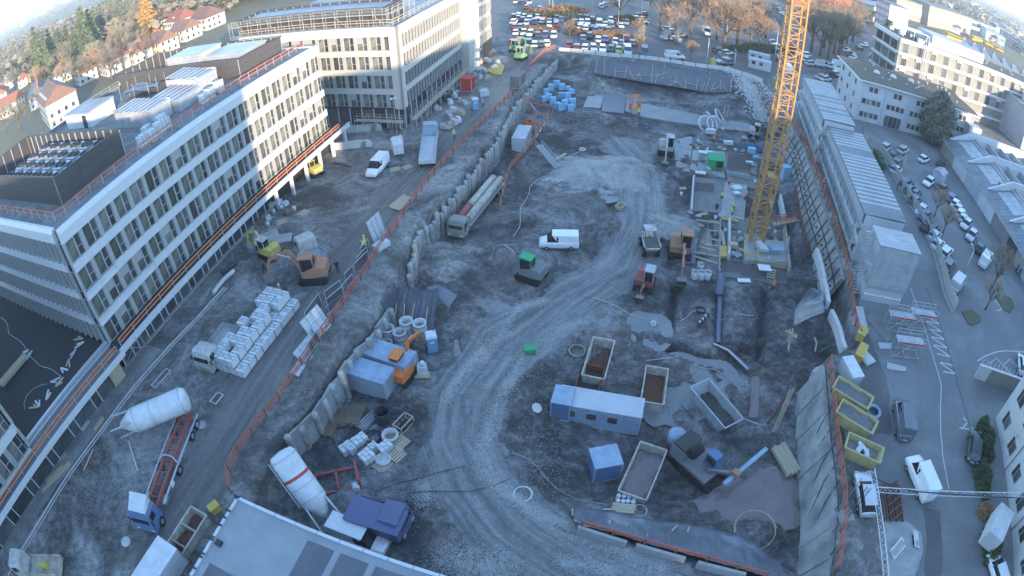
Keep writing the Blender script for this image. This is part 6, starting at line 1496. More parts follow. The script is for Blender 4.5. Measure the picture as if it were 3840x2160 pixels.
# yard beside the workshop
YD='silver pale black grey navy white grey'.split()
cars([(74.6,86.9,0.6),(72.7,83.3,0.6),(71.1,80.8,0.6),(70.6,76,0.6),(69.6,73.1,0.6),(70.2,72.5,0.6)],AX-.75,'at the upper hoarding of the parking yard','cars at the upper hoarding of the yard',seed=21,cols=YD)
cars([(80.4,72,0.6),(79.8,70,0.6),(79.3,68.3,0.6),(78.6,66.8,0.6),(77.9,65.1,0.6),(77,63.2,0.6)],AX-.75,'along the workshop side of the parking yard','cars along the workshop side',seed=22,cols=YD)
cars([(67.3,66.5,0.6),(66.8,64.8,0.6),(65.4,62,0.6),(66.4,61.4,0.6)],AX-.75,'between the bare yard trees and the hoarding','cars between the yard trees and the hoarding',seed=23,cols=YD)
cars([(74.4,90.2,0.6),(84.3,87.5,0.6),(89.3,86.8,0.6),(77.7,77.3,0.6),(68.4,70,0.6),(75.7,59.82,0.6),(75.1,56.46,0.6)],AX-.75,'loosely in the parking yard','cars standing loosely in the yard',seed=24,cols=YD)
for p,rz,col,kind,l in (((80.2,90.6,0.6),AX-.75,'silver','estate','silver estate car at the top of the parking yard beside the white office'),((80.6,75.6,0.6),AX-.75,'red','hatch','red hatchback in the parking yard in front of the white shed'),((65.3,59.3,0.6),AX-.75,'pale','hatch','pale hatchback at the hoarding under the yard tree'),((64.3,57.03,0.6),AX-.75,'white','hatch','white hatchback with dark roof glass at the hoarding'),((64.7,55.01,0.6),AX-.75,'white','estate','white estate car second from the low hoarding end'),((63,51.95,0.6),AX-.75,'grey','estate','dark grey estate car at the low end of the hoarding'),((73.6,52.99,0.8),AX-.75,'white','van','white van in the yard beside the leafless shrub'),((61.4,47.38,0.8),AX-.75,'silver','van','silver van at the yard entrance beside the tree bed')):
    near_car((p[0],p[1],-.02),rz,col,kind,l)
t=thing('white_shed','small white metal shed roof among the cars of the parking yard','shed',(*(82.8,79.7,1.2)[:2],0),AX-.75)
obj('wall',MB().bx(-1.8,1.8,-1.2,1.2,0,2),'facade_white',t);obj('roof',MB()._add([(-1.9,-1.3,2),(1.9,-1.3,2),(1.9,1.3,2),(-1.9,1.3,2),(-1.9,0,2.5),(1.9,0,2.5)],[(0,1,5,4),(2,3,4,5),(0,4,3),(1,2,5)]),'metal_roof_pale',t)
# ------------------------------------------------------------------ trees
def grow(b,p,d,L,r,depth,rr,twigs,up=.15,spread=.55,n0=3):
    e=p+d*L;b.tube(p,e,r,5 if depth>2 else 3,r*.62,cap=False)
    if depth==0:return
    n=n0 if depth>1 else n0+1
    for k in range(n):
        a=Vector((rr.gauss(0,1),rr.gauss(0,1),rr.gauss(0,1))).normalized()
        nd=(d*(1-spread*.5)+a*spread+Vector((0,0,up))).normalized()
        st=p.lerp(e,rr.uniform(.55,1.0)) if k else e
        grow(b if depth>2 else twigs,st,nd,L*rr.uniform(.62,.82),r*.55,depth-1,rr,twigs,up,spread,n0)
def tree_meshes(seed,h=10.,th=.3,depth=5,up=.12,spread=.6,n0=4,r=.26,L0=.22):
    rr=random.Random(seed);tr=MB();tw=MB()
    tr.tube((0,0,-.3),(0,0,h*th),r,8,r*.75)
    for k in range(4):
        a=2*math.pi*k/4+rr.uniform(-.5,.5);d=Vector((math.cos(a)*spread,math.sin(a)*spread,.8)).normalized()
        grow(tr,Vector((0,0,h*th*rr.uniform(.8,1))),d,h*L0,r*.55,depth-1,rr,tw,up,spread,n0)
    grow(tr,Vector((0,0,h*th)),Vector((0,0,1)),h*L0*1.15,r*.7,depth-1,rr,tw,up,spread,n0)
    return tr.mesh('trunk'),tw.mesh('crown')
TREE={'a':tree_meshes(1),'b':tree_meshes(2,th=.22,spread=.7),'c':tree_meshes(5,th=.28,up=.25,spread=.5),'small':tree_meshes(4,h=6,th=.35,depth=5,r=.15,L0=.2,up=.22,spread=.5)}
def tree(p,s,kind,label,group,mt='twig_warm',rz=None,name='bare_tree'):
    t=thing(name,label,'tree',(p[0],p[1],-.05),rz if rz is not None else p[0]*3,group)
    t.scale=s if isinstance(s,tuple) else (s,)*3
    a,c=TREE[kind];obj('trunk',a,'bark',t);o=obj('crown',c,'twig_warm',t);recol(o,0,mt);return t
for p,s,k,l in (((45.58,152.4,0),1.15,'a','orange-tinged bare tree standing over the parked cars and blue bins'),((54.49,167.5,0),1.35,'c','tall slender bare tree behind the orange-tinged tree'),((61.3,162.9,0),1.5,'b','broad bare tree on the tram street verge'),((58.07,148.3,0),1.75,'b','large spreading bare tree with forked trunk at the street bend'),((65.9,158,0),1.35,'a','orange-brown bare tree behind the forked tree'),((68.4,153.9,0),1.2,'c','orange-brown bare tree with several stems on the verge'),((71.4,154,0),1.15,'a','orange-brown bare tree nearest the crane on the verge'),((16.54,153.3,0),.8,'small','round pale bare tree in the middle of the car park'),((35.32,154.2,0),.95,'small','bare tree with brown ivy skirt at the car park exit'),((35.37,182,0),1.0,'b','leafless tree by the rear hedge of the car park'),((32.37,199.1,0),.9,'small','small leafless tree at the back of the car park')):
    tree(p,s*1.25,k,l,None)
tree((45.33,137.4,0),.95,'small','small orange tree on the grass strip above the black tarpaulin',None)
tree((31.15,134,-0.4),(.8,.8,1.6),'small','tall slim tree with tied-up branches growing at the tarpaulin edge',None,'twig_pale')
_g=[(45.01,168.2,0),(51.25,183.5,0),(63.9,181.2,0),(75.2,175.6,0),(81.9,172.5,0),(51.36,206.3,0),(94.1,162.5,0),(95.7,159.2,0),(97.6,157.1,0),(104.9,165.4,0),(113.3,173.8,0),(104.3,171.6,0),(111.9,178.8,0),(122.9,185.7,0),(103,159.5,0),(129.7,191.9,0)]
for i,p in enumerate(_g):tree(p,1.7+.12*(i % 4),'abc'[i % 3],'tall bare tree %s' % ('along the far car park street' if i<6 else 'of the dark grove behind the crane'),'bare trees beyond the pit','twig_warm' if i % 2 else 'hazel_grey')
for p,s,l in (((70.5,65.9,0),.95,'pale twiggy tree over the cars in the middle of the yard'),((68.2,60.3,0),1.0,'pale twiggy tree leaning over the hoarding in the yard'),((96.4,97.1,0),.8,'pale twiggy tree under the big evergreen')):tree(p,s,'small',l,None,'twig_pale')
tree((64.8,42.55,0),(1.1,1.1,.9),'small','pollarded pale tree in the kerbed bed at the yard entrance',None,'twig_pale')
tree((70.5,47.01,0),(.9,.9,.8),'c','leafless brown shrub-like tree beside the white van',None,'hazel_grey')
tree((53.51,17.16,0),1.0,'b','dark bare tree in front of the white house',None,'bark')
def leaf_mesh(shape,n,seed,size,name='crown'):
    """many leaf-sized faces spread through a volume; shape(u, rr) gives points"""
    rr=random.Random(seed);b=MB()
    for i in range(n):
        p,d=shape(rr);a=Vector((rr.gauss(0,1),rr.gauss(0,1),rr.gauss(0,1))).normalized();s=size*rr.uniform(.6,1.4)
        t1=(d*.7+a*.6).normalized();t2=t1.cross(a).normalized()
        b._add([p-t1*s*.2-t2*s*.35,p+t1*s,p-t1*s*.2+t2*s*.35],[(0,1,2)])
    return b.mesh(name)
def conifer_shape(h,r,layers=11):
    def f(rr):
        z=1-rr.random()**.55;k=int(z*layers)/layers;a=rr.uniform(0,2*math.pi);bl=1+.25*math.sin(a*5+k*9)
        q=(1-z)*r*bl*(rr.random()**.35);p=Vector((q*math.cos(a),q*math.sin(a),h*(.06+.94*k+.05*rr.random())-.25*q))
        return p,Vector((math.cos(a),math.sin(a),-.45)).normalized()
    return f
def oval_shape(h,r):
    def f(rr):
        a=rr.uniform(0,2*math.pi);z=rr.uniform(0,1);w=math.sin(math.pi*min(1,z*.92+.08))**.55*r*(1+.12*math.sin(3*a+z*6)+.14*math.sin(7*a-z*23));q=w*(rr.random()**.25)
        return Vector((q*math.cos(a),q*math.sin(a),h*z)),Vector((math.cos(a),math.sin(a),.3)).normalized()
    return f
def bush_shape(lx,ly,h):
    def f(rr):
        while 1:
            x,y,z=rr.uniform(-1,1),rr.uniform(-1,1),rr.random()
            if .25<x*x+y*y+z*z<1.0+.25*math.sin(7*x+3*y):return Vector((x*lx,y*ly,z*h)),Vector((x,y,z+.2)).normalized()
    return f
CON=[leaf_mesh(conifer_shape(1,.26),2600,i,.05) for i in range(3)];CTR=MB().tube((0,0,-.02),(0,0,.95),.022,6,.004).mesh('trunk')
def conifer(p,h,i,label,group=None,mt='needle_green',fat=1.0):
    t=thing('conifer',label,'tree',(p[0],p[1],0),p[1]*2.3,group);t.scale=(h*fat,h*fat,h)
    obj('trunk',CTR,'bark',t);o=obj('crown',CON[i % 3],'needle_green',t);recol(o,0,mt);return t
t=thing('evergreen_tree','big oval evergreen tree in front of the white office','tree',(*(95.7,98.3,0)[:2],0))
obj('trunk',MB().tube((0,0,0),(0,0,6),.35,8,.15),'bark',t);obj('crown',leaf_mesh(oval_shape(12.5,4.4),8000,4,.5),'needle_blue',t,(0,0,.6))
def bush(p,lx,ly,h,rz,label,mt,n=900,size=.3,group=None,name='bush',z=-.02):
    return obj(name,leaf_mesh(bush_shape(lx,ly,h),n,int(abs(p[0]*7))+1,size,name),mt,None,(p[0],p[1],z),(0,0,rz),label,'bush',group)
for p,lx,l in (((24.67,156.2,0.6),5,'orange beech hedge left of the gap in the car park'),((30.03,157,0.6),5,'second orange beech hedge in the car park'),((9.18,162.3,0.6),5.5,'rusty hedge between rows of parked cars'),((18.43,158.4,0.6),3,'orange bush under the round pale tree'),((34.48,148,0.8),1.6,'brown ivy skirt round the tree at the car park exit')):bush(p,lx,1.3,1.7,CP-math.pi/2,l,'shrub_orange',1500,.3)
for p,lx,l in (((16.16,178.8,0.6),14,'long green hedge at the back of the car park'),((36.97,176.6,1),5,'green ivy thicket beside the access road'),((19.41,190,0.6),7,'reddish shrubs around the rear lamp posts'),((11.65,184,0.6),6,'reddish hazel bushes behind the car park')):bush(p,lx,2.2,2.3,CP-math.pi/2,l,'shrub_green' if 'green' in l else 'shrub_orange',1700,.45)
bush((73.6,156,0.5),16,4,1.6,AX-.9,'dark green ground shrubs under the street trees','shrub_green',2500,.5)
# lamp posts
def lamp(p,h,label,group,mt='steel_galv'):
    t=thing('lamp_post',label,'lamp post',(p[0],p[1],0),AX,group)
    obj('pole',MB().tube((0,0,0),(0,0,h),.11,8,.07),mt,t);obj('arm',MB().beam((0,0,h),(1.2,0,h+.15),.07),mt,t);obj('lamp_head',MB().bx(.8,1.5,-.14,.14,h+.1,h+.24),'steel_galv',t)
for p,h in (((14.86,189.3,0),13),((27.73,189.8,0),13),((32.75,170.3,0),13),((40.69,174.8,0),13),((57.75,174.9,0),9),((68.1,172.6,0),9),((14.17,195.2,0),12),((35.44,198,0),12)):lamp(p,h,'tall pale lamp post standing among the parked cars','lamp posts of the far car park','plastic_white')
for p,h,l in (((48.8,134.9,0),6.2,'thick white post at the tarpaulin corner'),((28.21,139.2,0),4.5,'white post beside the lime car at the barriers'),((55.44,132.8,0),4.5,'white post at the pit corner rail'),((71,141.9,0),9,'slim pale lamp post left of the crane mast'),((116.9,162.4,0),2.2,'short white post at the white office corner')):lamp(p,h,l,None,'plastic_white')
lamp((73.2,97.7,0),9,'timber-coloured lamp post in front of the white office',None,'wood_pale');lamp((66.4,73.7,0),8,'timber-coloured lamp post at the parking yard hoarding',None,'wood_pale')
lamp((66.5,50.87,0),4,'white yard lamp beside the hoarding end',None,'plastic_white')
# white caravan cabins at the pit corner
for p,l in (((63.6,135.2,0),'white site caravan with two windows at the pit corner'),((66.2,141.9,0),'second white site caravan behind the first')):container(l,(p[0],p[1],0),AX-1.75,6,2.4,2.5,'facade_white','facade_white','caravan',2,False,'site_caravan')
container('bright green skip container by the crane mast at the pit corner',(*(63.3,123.3,0)[:2],0),AX-.6,2.4,1.8,1.5,'green_bright',cat='container')
obj('warning_box',MB().bx(-.6,.6,-.5,.5,0,1.5).bx(-.65,.65,-.55,.55,1.5,1.6),'machine_yellow',None,(*(50.26,134.5,0)[:2],0),(0,0,.3),'yellow box beside the thick white post','box')
for p in [(46.37,154.8,0),(46.83,153.8,0)]:obj('waste_bin',MB().bx(-.6,.6,-.5,.5,.1,1.2).bx(-.65,.65,-.55,.55,1.2,1.35),'blue_light',None,(p[0],p[1],0),(0,0,.3),'light blue wheeled bin under the orange-tinged tree','bin','blue bins under the tree')
# ------------------------------------------------------------------ houses and trees beyond the white block
def house(p,L,W,H,rz,roof,label,pitch=.75,hip=False,wall='render_white',chim=1,dorm=0,solar=0,z=-.1):
    t=thing('house',label,'house',(p[0],p[1],z),rz)
    rh=W/2*pitch;hx=W*.32 if hip else 0.;o=.5
    w=obj('wall',MB().bx(-L/2,L/2,-W/2,W/2,0,H),wall,t)
    for s in (() if hip else (-1,1)):obj('gable',MB()._add([(s*L/2,-W/2,H),(s*L/2,W/2,H),(s*L/2,0,H+rh)],[(0,2,1)]),wall,t)
    zo=H-o*pitch
    a=[(-L/2-.3,-W/2-o,zo),(L/2+.3,-W/2-o,zo),(L/2+.3,W/2+o,zo),(-L/2-.3,W/2+o,zo),(-L/2-.3+hx,0,H+rh+.02),(L/2+.3-hx,0,H+rh+.02)];u=[(x,y,q+.18) for x,y,q in a]
    r=obj('roof',MB()._add(u+a,[(0,1,5,4),(2,3,4,5),(0,4,3),(1,2,5),(7,6,10,11),(9,8,11,10),(0,6,7,1),(2,8,9,3),(1,7,8,2),(3,9,6,0)]),roof,t)
    for k in range(chim):obj('chimney',MB().bx(-.35,.35,-.35,.35,0,1.6),'brick_red',r,(-L*.25+k*L*.3,.6,H+rh-.7))
    wm=MB().bx(-.5,.5,-.04,.04,0,1.3).mesh('window');
    for zf in ([.9,3.7] if H>4.5 else [.9]):
        for i in range(int(L/2.6)):
            for s in (-1,1):obj('window',wm,'glass_dark',t,(-L/2+1.4+i*2.6,s*(W/2+.01),zf))
        for i in range(int(W/3)):
            for s in (-1,1):obj('window',wm,'glass_dark',t,(s*(L/2+.01),-W/2+1.6+i*2.8,zf),(0,0,math.pi/2))
    for k in range(dorm):
        x=-L/2+L*(k+1)/(dorm+1);d=obj('dormer',MB().bx(x-.9,x+.9,-W*.42,-W*.1,H+.05,H+1.6),wall,r);obj('dormer_window',MB().bx(x-.6,x+.6,-W*.42-.03,-W*.42-.005,H+.55,H+1.35),'glass_dark',d)
    for k in range(solar):
        x=-L/2+1.5+k*1.7;y0,y1=-W*.4,-W*.14;zz=lambda y:H+rh+.25+pitch*y if 1 else 0
        obj('solar_panel',MB()._add([(x,y0,zz(y0)),(x+1.5,y0,zz(y0)),(x+1.5,y1,zz(y1)),(x,y1,zz(y1)),(x,y0,zz(y0)+.06),(x+1.5,y0,zz(y0)+.06),(x+1.5,y1,zz(y1)+.06),(x,y1,zz(y1)+.06)],[(0,3,2,1),(4,5,6,7),(0,1,5,4),(1,2,6,5),(2,3,7,6),(3,0,4,7)]),'solar',r)
    return t
HZ=-.62
for p,L,W,H,rz,rf,l,kw in (((-173,263,3),13,10,6,HZ+.1,'roof_tile_brown','white house with brown hipped roof beside the golden tree',dict(hip=True,dorm=2)),((-148.7,242.7,3),16,11,6.5,HZ+.1,'roof_tile_red','large white villa with red hipped roof and dormer',dict(hip=True,dorm=1)),((-128.3,231.1,3),14,11,6,HZ+.2,'roof_tile_brown','white house with brown hipped roof against the scaffold',dict(hip=True)),((-130.6,215.2,3),12,9,5.5,HZ+.15,'roof_tile_brown','grey house with mossy brown gable roof below the red villa',dict(chim=0)),((-133.2,199.6,3),12,9,5.5,HZ+.1,'roof_tile_brown','cream house with brown gable roof and one skylight',dict(wall='render_cream')),((-141.7,193.3,3),11,8.5,5,HZ,'roof_tile_brown','white house with bright skylights and white dormer front',dict(dorm=2)),((-153.5,189.5,3),16,11,6,HZ-.02,'roof_tile_red','big brown-roofed house with solar panels and central chimney',dict(solar=3,dorm=1)),((-167.9,186.3,3),12,9,5,HZ-.05,'roof_tile_brown','white gabled house with one pale dormer',dict(dorm=1)),((-198.9,202.6,3),11,9,5,HZ-.1,'roof_tile_grey','grey-roofed house half hidden behind the gabled house',dict()),((-190.9,176.4,3),24,10,5.5,HZ-.15,'roof_tile_grey','long dark-roofed terrace with a row of brick chimneys',dict(chim=4)),((-146.8,143.8,4),28,12,8.5,HZ-.05,'roof_tile_brown','long three-storey apartment house with brown roof and dormers',dict(dorm=6,wall='facade_grey',chim=0)),((-299,250.6,3),13,9,5,HZ-.25,'roof_tile_grey','white gabled house with blue-grey roof in the left row',dict()),((-265.1,236.1,3),13,9,5,HZ-.2,'roof_tile_red','white house with orange-red roof and two dormers',dict(dorm=2)),((-213.9,175.7,3),15,9,5.5,HZ+.9,'roof_tile_red','white house with long red roof above the hedge',dict(chim=0)),((-352.9,289.4,3),10,9,5,HZ-.3,'roof_tile_red','white house with red roof at the end of the row',dict()),((-443.8,374.9,3),12,9,5,HZ-.2,'roof_tile_red','low white house with red roof under the conifers',dict()),((-439.2,393.7,3),11,9,5,HZ-.2,'roof_tile_grey','white gable front behind the conifers',dict()),((-405.6,379.9,3),11,9,5,HZ-.2,'roof_tile_grey','dark-roofed house beside the white gable front',dict()),((-169.8,232.3,3),13,9,5,HZ,'roof_tile_red','reddish roof peeping between trees below the golden tree',dict()),((-524.4,496.4,3),16,10,5,HZ-.1,'roof_tile_red','cluster house with pale walls behind the conifer group',dict()),((-267.3,216,3),12,9,5,HZ-.3,'roof_tile_red','white house with red roof below the blue-grey roof',dict())):
    house(p,L,W,H,rz,rf,l,**kw)
rr=random.Random(12)
for i,(p,h) in enumerate((((-229.9,218.6,0),33),((-246.7,246.5,0),26),((-234.8,243.5,0),24),((-216.5,230.7,0),25),((-209.5,229.1,0),22),((-198.2,224.8,0),32),((-208.5,243,0),28),((-261.4,246.5,0),24),((-222.7,218.4,0),20),((-227.6,270.8,0),24),((-239.8,270.7,0),22),((-272.1,278.7,0),22),((-288.7,282.6,0),24),((-354,448.2,0),26))):
    conifer(p,h,i,'tall green conifer of the dark group between the houses','conifers between the houses',fat=1.0)
for i,(p,h) in enumerate((((-232.3,283.2,0),26),((-237.8,311.5,0),28),((-240,304.7,0),24),((-233.8,317,0),26),((-215.5,337.6,0),24),((-152.6,273.8,0),22),((-143.3,272.5,0),24),((-252.7,360.2,0),24))):
    conifer(p,h,i,'blue-grey conifer on the wooded slope above the houses','conifers on the wooded slope','needle_blue')
t=conifer((-175.1,251.7,0),26,1,'golden larch standing over the villas',None,'leaf_gold',1.15)
for i,p in enumerate([(-285.1,342.4,0),(-298.9,370.9,0),(-286,362.7,0),(-270.7,376.3,0),(-217.1,321.5,0),(-223.5,342.1,0),(-195,314.4,0),(-189.9,314.8,0),(-176.9,301,0),(-169.9,297.3,0),(-215.4,287.7,0),(-195.2,272.1,0),(-193.7,245.3,0),(-172.9,231.1,0),(-197.1,206.2,0),(-331.1,300.8,0),(-372.2,324.8,0),(-297.9,288.6,0),(-341.3,316.8,0),(-630.4,534.2,0),(-802.2,694.1,0),(-160.8,187.8,0),(-143.2,173.9,0),(-154.8,288.9,0),(-297.7,397.5,0),(-302.6,306.6,0),(-326.9,340.2,0),(-263.3,287,0),(-410.1,371.2,0),(-468.7,405.6,0),(-357.6,353.2,0),(-178.3,207.4,0),(-145.2,185.5,0),(-132.6,184.8,0),(-372.3,464.7,0),(-289.7,379.1,0),(-275.2,401.1,0),(-324.2,444.1,0),(-146.4,288.6,0),(-215.3,202,0),(-275,234.2,0),(-312.2,254.6,0),(-180,185.4,0),(-166.3,180.2,0),(-394.9,370.1,0)]):
    tree(p,1.5+.25*(i % 3),'abc'[i % 3],'grey-brown leafless tree between the houses','leafless trees between the houses','hazel_grey' if i % 3 else 'twig_warm')
tree((-172.5,144,0),1.6,'b','dark bushy leafless tree below the terrace',None,'hazel_grey');tree((-185.8,146.9,0),1.5,'a','dark leafless tree at the block\'s rear corner',None,'hazel_grey')
# far woods and fields
def clump_mass(name,label,zones,mt,seed,n):
    rr=random.Random(seed);b=MB()
    for i in range(n):
        (x0,y0),(x1,y1),w=rr.choice(zones);k=rr.random();x=x0+(x1-x0)*k+rr.gauss(0,w);y=y0+(y1-y0)*k+rr.gauss(0,w)
        h=rr.uniform(6,13);r=h*rr.uniform(.3,.5)
        for q in range(14):
            a=rr.uniform(0,6.3);z=rr.uniform(.25,1)*h;qq=r*math.sin(math.pi*min(1,z/h*.9+.05));c=Vector((x+qq*math.cos(a)*.7,y+qq*math.sin(a)*.7,z));s=r*.5
            d=Vector((rr.gauss(0,1),rr.gauss(0,1),rr.gauss(0,1))).normalized();e=d.cross(Vector((0,0,1))).normalized()
            b._add([c-e*s,c+d*s,c+e*s,c-d*s*.8],[(0,1,2,3)])
    return obj(name,b,mt,label=label,kind='stuff')
clump_mass('far_wood','far leafless woods and hedgerows towards the horizon',[((-1500,900),(-300,1500),60),((-900,700),(-250,420),35),((-700,520),(-200,520),40),((-1000,1200),(600,1500),140),((-420,330),(-160,280),18),((-260,330),(-60,300),25),((-2200,1300),(-400,2300),200)],'hazel_grey',3,2600)
clump_mass('far_wood','far trees between the sheds towards the hazy hills',[((300,420),(1200,900),60),((260,420),(900,1100),80),((500,500),(2400,1700),220),((900,700),(2600,1300),200),((180,320),(330,470),14)],'hazel_grey',4,2600)
sheet('field',[(-900,640),(-520,560),(-300,800),(-640,1000)],-.06,'verge','pale green field beyond the houses');sheet('far_road',[(-1500,1060),(-340,640),(-330,655),(-1500,1085)],-.05,'haul_road','pale far road across the fields')
for i,(a,c,w,h,rf,l) in enumerate((((-579.4,608.3,4),(-461,553.2,4),22,6,'metal_roof_pale','long low hall with pale teal roof beyond the conifers'),((-389.4,441.6,4),(-379,454.8,4),18,5,'metal_roof_pale','second low hall with pale roof beside the teal hall'),((-743.5,680.6,3),(-676.5,656.1,3),16,5,'render_white','pale long building at the field edge'),((-2704.3,2724.1,6),(-2444.1,2527.9,6),30,10,'render_white','far white blocks on the skyline ridge'),((-2365.2,2291.7,6),(-2128.6,2117.9,6),26,9,'render_white','far white houses on the wooded ridge'),((-2684.6,2852.1,6),(-2103.4,2292.8,6),40,12,'render_white','far white building at the top of the ridge'),((-1870.8,1721.2,5),(-1912.4,1801.5,5),24,8,'render_white','far white houses behind the field road'))):
    m=mid(a,c);L=math.dist(a[:2],c[:2]);t=thing('far_building',l,'building',(m[0],m[1],-.1),yaw(a,c));obj('wall',MB().bx(-L/2,L/2,-w/2,w/2,0,h),'render_white',t);obj('roof',MB()._add([(-L/2-1,-w/2-1,h),(L/2+1,-w/2-1,h),(L/2+1,w/2+1,h),(-L/2-1,w/2+1,h),(-L/2-1,0,h+w*.12),(L/2+1,0,h+w*.12)],[(0,1,5,4),(2,3,4,5),(0,4,3),(1,2,5)]),rf,t)
# ------------------------------------------------------------------ town beyond the street, to the right of the crane
def slab_block(a,c,w,h,wall,roof,label,bands=0,bandm='glass_dark',name='far_building'):
    m=mid(a,c);L=math.dist(a[:2],c[:2]);t=thing(name,label,'building',(m[0],m[1],-.1),yaw(a,c))
    obj('wall',MB().bx(-L/2,L/2,0,w,0,h),wall,t);obj('roof',MB().bx(-L/2-.3,L/2+.3,-.3,w+.3,h,h+.4),roof,t)
    n=max(3,int(L/4))
    for k in range(bands):
        z=h*(k+.45)/(bands+.3);me=MB().bx(.3,L/n-.3,-.08,.05,0,h/(bands+.3)*.5).mesh('window')
        for i in range(n):obj('window',me,bandm,t,(-L/2+i*L/n,0,z))
    return t
slab_block((161.7,244.7,0),(165,262.3,0),30,20,'brick_red','roof_gravel','tall red brick hall behind the grove')
slab_block((176.7,244.1,0),(177.3,232.9,0),14,15,'facade_grey','roof_gravel','grey-brown office with rows of small windows beside the ivy',4,'plastic_white')
slab_block((176.9,251.6,6),(208.3,269.5,6),12,9,'render_cream','metal_roof','cream hall with blue roof behind the grove',1)
slab_block((240.2,308.7,0),(272.7,314.4,0),20,13,'facade_beige','roof_gravel','beige depot hall with a white strip of windows',1,'plastic_white')
slab_block((270.9,308.7,0),(350,340.7,0),20,15,'facade_beige','roof_gravel','second beige depot hall with pale blank end and window strip',1,'plastic_white')
slab_block((415.3,404,5),(484.5,430.5,5),14,9,'facade_grey','metal_roof','blue-grey long shed behind the depot',1)
slab_block((504.1,441.2,5),(501.5,413.1,5),14,10,'facade_white','roof_gravel','white office block with rows of windows at the depot end',3)
slab_block((486.9,400.9,5),(465.9,364.6,5),14,12,'facade_grey','metal_roof','slate blue office block behind the beige office',3)
for a,c,l in (((268.9,284.2,2),(279.8,279.9,2),'yellow tram standing in front of the depot hall'),((330.3,318.9,2),(353.1,328.4,2),'second yellow tram at the depot end'),((355.7,325.7,2),(369.8,315.5,2),'long yellow tram on the depot tracks')):
    m=mid(a,c);L=math.dist(a[:2],c[:2]);t=thing('tram',l,'tram',(m[0],m[1],0),yaw(a,c));obj('body',MB().bx(-L/2,L/2,-1.25,1.25,.4,2.2).bx(-L/2,L/2,-1.2,1.2,3.0,3.4),'tram_yellow',t);obj('window_band',MB().bx(-L/2+.2,L/2-.2,-1.22,1.22,2.2,3.0),'car_glass',t);obj('underframe',MB().bx(-L/2+1,L/2-1,-1,1,0,.4),'steel_dark',t)
# saw roof shed behind the long office and rows of low workshops
t=thing('sawtooth_shed','saw-toothed blue-grey shed with red ridge tiles behind the beige office','building',(214.8,214.1,6),yaw((238.8,238.6,8),(265.5,208,8)))
t.location.z=0
for i in range(11):obj('saw_bay',MB()._add([(i*6,0,0),(i*6+5.9,0,0),(i*6+5.9,14,0),(i*6,14,0),(i*6,0,12),(i*6+5.9,0,9.5),(i*6+5.9,14,9.5),(i*6,14,12)],[(0,1,5,4),(1,2,6,5),(2,3,7,6),(3,0,4,7),(4,5,6,7)]),'facade_grey',t);obj('ridge',MB().bx(i*6-.4,i*6+.4,-.2,14.2,12.05,12.5),'roof_tile_red',t)
rr=random.Random(31)
_es=('metal_roof','metal_roof_pale','blue_light','roof_gravel','metal_roof')
for i in range(70):
    k=rr.random();x=330+k*900+rr.uniform(-80,260);y=330+k*640+rr.uniform(-90,200);L,w,h=rr.uniform(16,50),rr.uniform(10,22),rr.uniform(5,10)
    if y>1.45*x:continue
    t=thing('far_shed','low shed of the far estate with %s roof' % ('blue-grey','pale','light blue','grey gravel','blue-grey')[i % 5],'shed',(x,y,-.1),math.atan2(-.5,.86)+rr.choice((0,math.pi/2))+rr.uniform(-.1,.1),'sheds of the far estate')
    obj('wall',MB().bx(-L/2,L/2,-w/2,w/2,0,h),'facade_white' if i % 3 else 'facade_beige',t);obj('roof',MB()._add([(-L/2-.5,-w/2-.5,h),(L/2+.5,-w/2-.5,h),(L/2+.5,w/2+.5,h),(-L/2-.5,w/2+.5,h),(-L/2-.5,0,h+1.6),(L/2+.5,0,h+1.6)],[(0,1,5,4),(2,3,4,5),(0,4,3),(1,2,5)]),_es[i % 5],t)
# low hills on the horizon
def hills(label,pts,mt='far_land'):
    b=MB();n=len(pts)
    for x,y,h in pts:b.v+=[(x,y,-5),(x,y,h),(x*1.25,y*1.25,h*.2)]
    for i in range(n-1):b.f+=[(3*i,3*i+3,3*i+4,3*i+1),(3*i+1,3*i+4,3*i+5,3*i+2)];b.m+=[0,0];b.sm+=[True,True]
    obj('hills',b,mt,label=label,kind='structure')
hills('low hazy hills on the horizon',[(5600*math.sin(a),5600*math.cos(a),46+16*math.sin(a*9)+9*math.sin(a*23)) for a in [R(25+k*4) for k in range(20)]])
b=MB().path([(182.8,240,8),(159.6,209.6,4),(136.5,178.3,1)],.9,8);obj('ivy_column',leaf_mesh(lambda r_:(Vector((r_.gauss(0,.7),r_.gauss(0,.7),r_.uniform(0,14))),Vector((0,0,1))),1500,5,.7,'ivy_column'),'shrub_green',None,(*(138.3,180.8,0)[:2],0),(0,0,0),'dark ivy-grown column at the corner of the grey-brown office','ivy')
# ------------------------------------------------------------------ foundation works round the crane
def slab(name,label,poly,h,mt,cat='slab',group=None,base=None):
    cx=sum(p[0] for p in poly)/len(poly);cy=sum(p[1] for p in poly)/len(poly);z=base if base is not None else gz(cx,cy)
    return obj(name,MB().prism([(p[0]-cx,p[1]-cy) for p in poly],-.5,h),mt,None,(cx,cy,z),(0,0,0),label,cat,group)
def rebar_mat(label,poly,dz=.25,step=.35,name='rebar_mat'):
    """a mat of crossing bars inside a four-cornered area"""
    a,c,d,e=[Vector((p[0],p[1],0)) for p in poly];o=(a+c+d+e)/4;z=gz(o.x,o.y);b=MB()
    n=max(3,int((c-a).length/step));m=max(3,int((e-a).length/step))
    for i in range(n+1):b.beam(a.lerp(c,i/n)-o,e.lerp(d,i/n)-o,.04)
    for j in range(m+1):b.beam(a.lerp(e,j/m)-o+Vector((0,0,.03)),c.lerp(d,j/m)-o+Vector((0,0,.03)),.04)
    t=thing(name,label,'rebar',(o.x,o.y,z+dz));obj('bars',b,'rebar',t,kind='stuff');return t
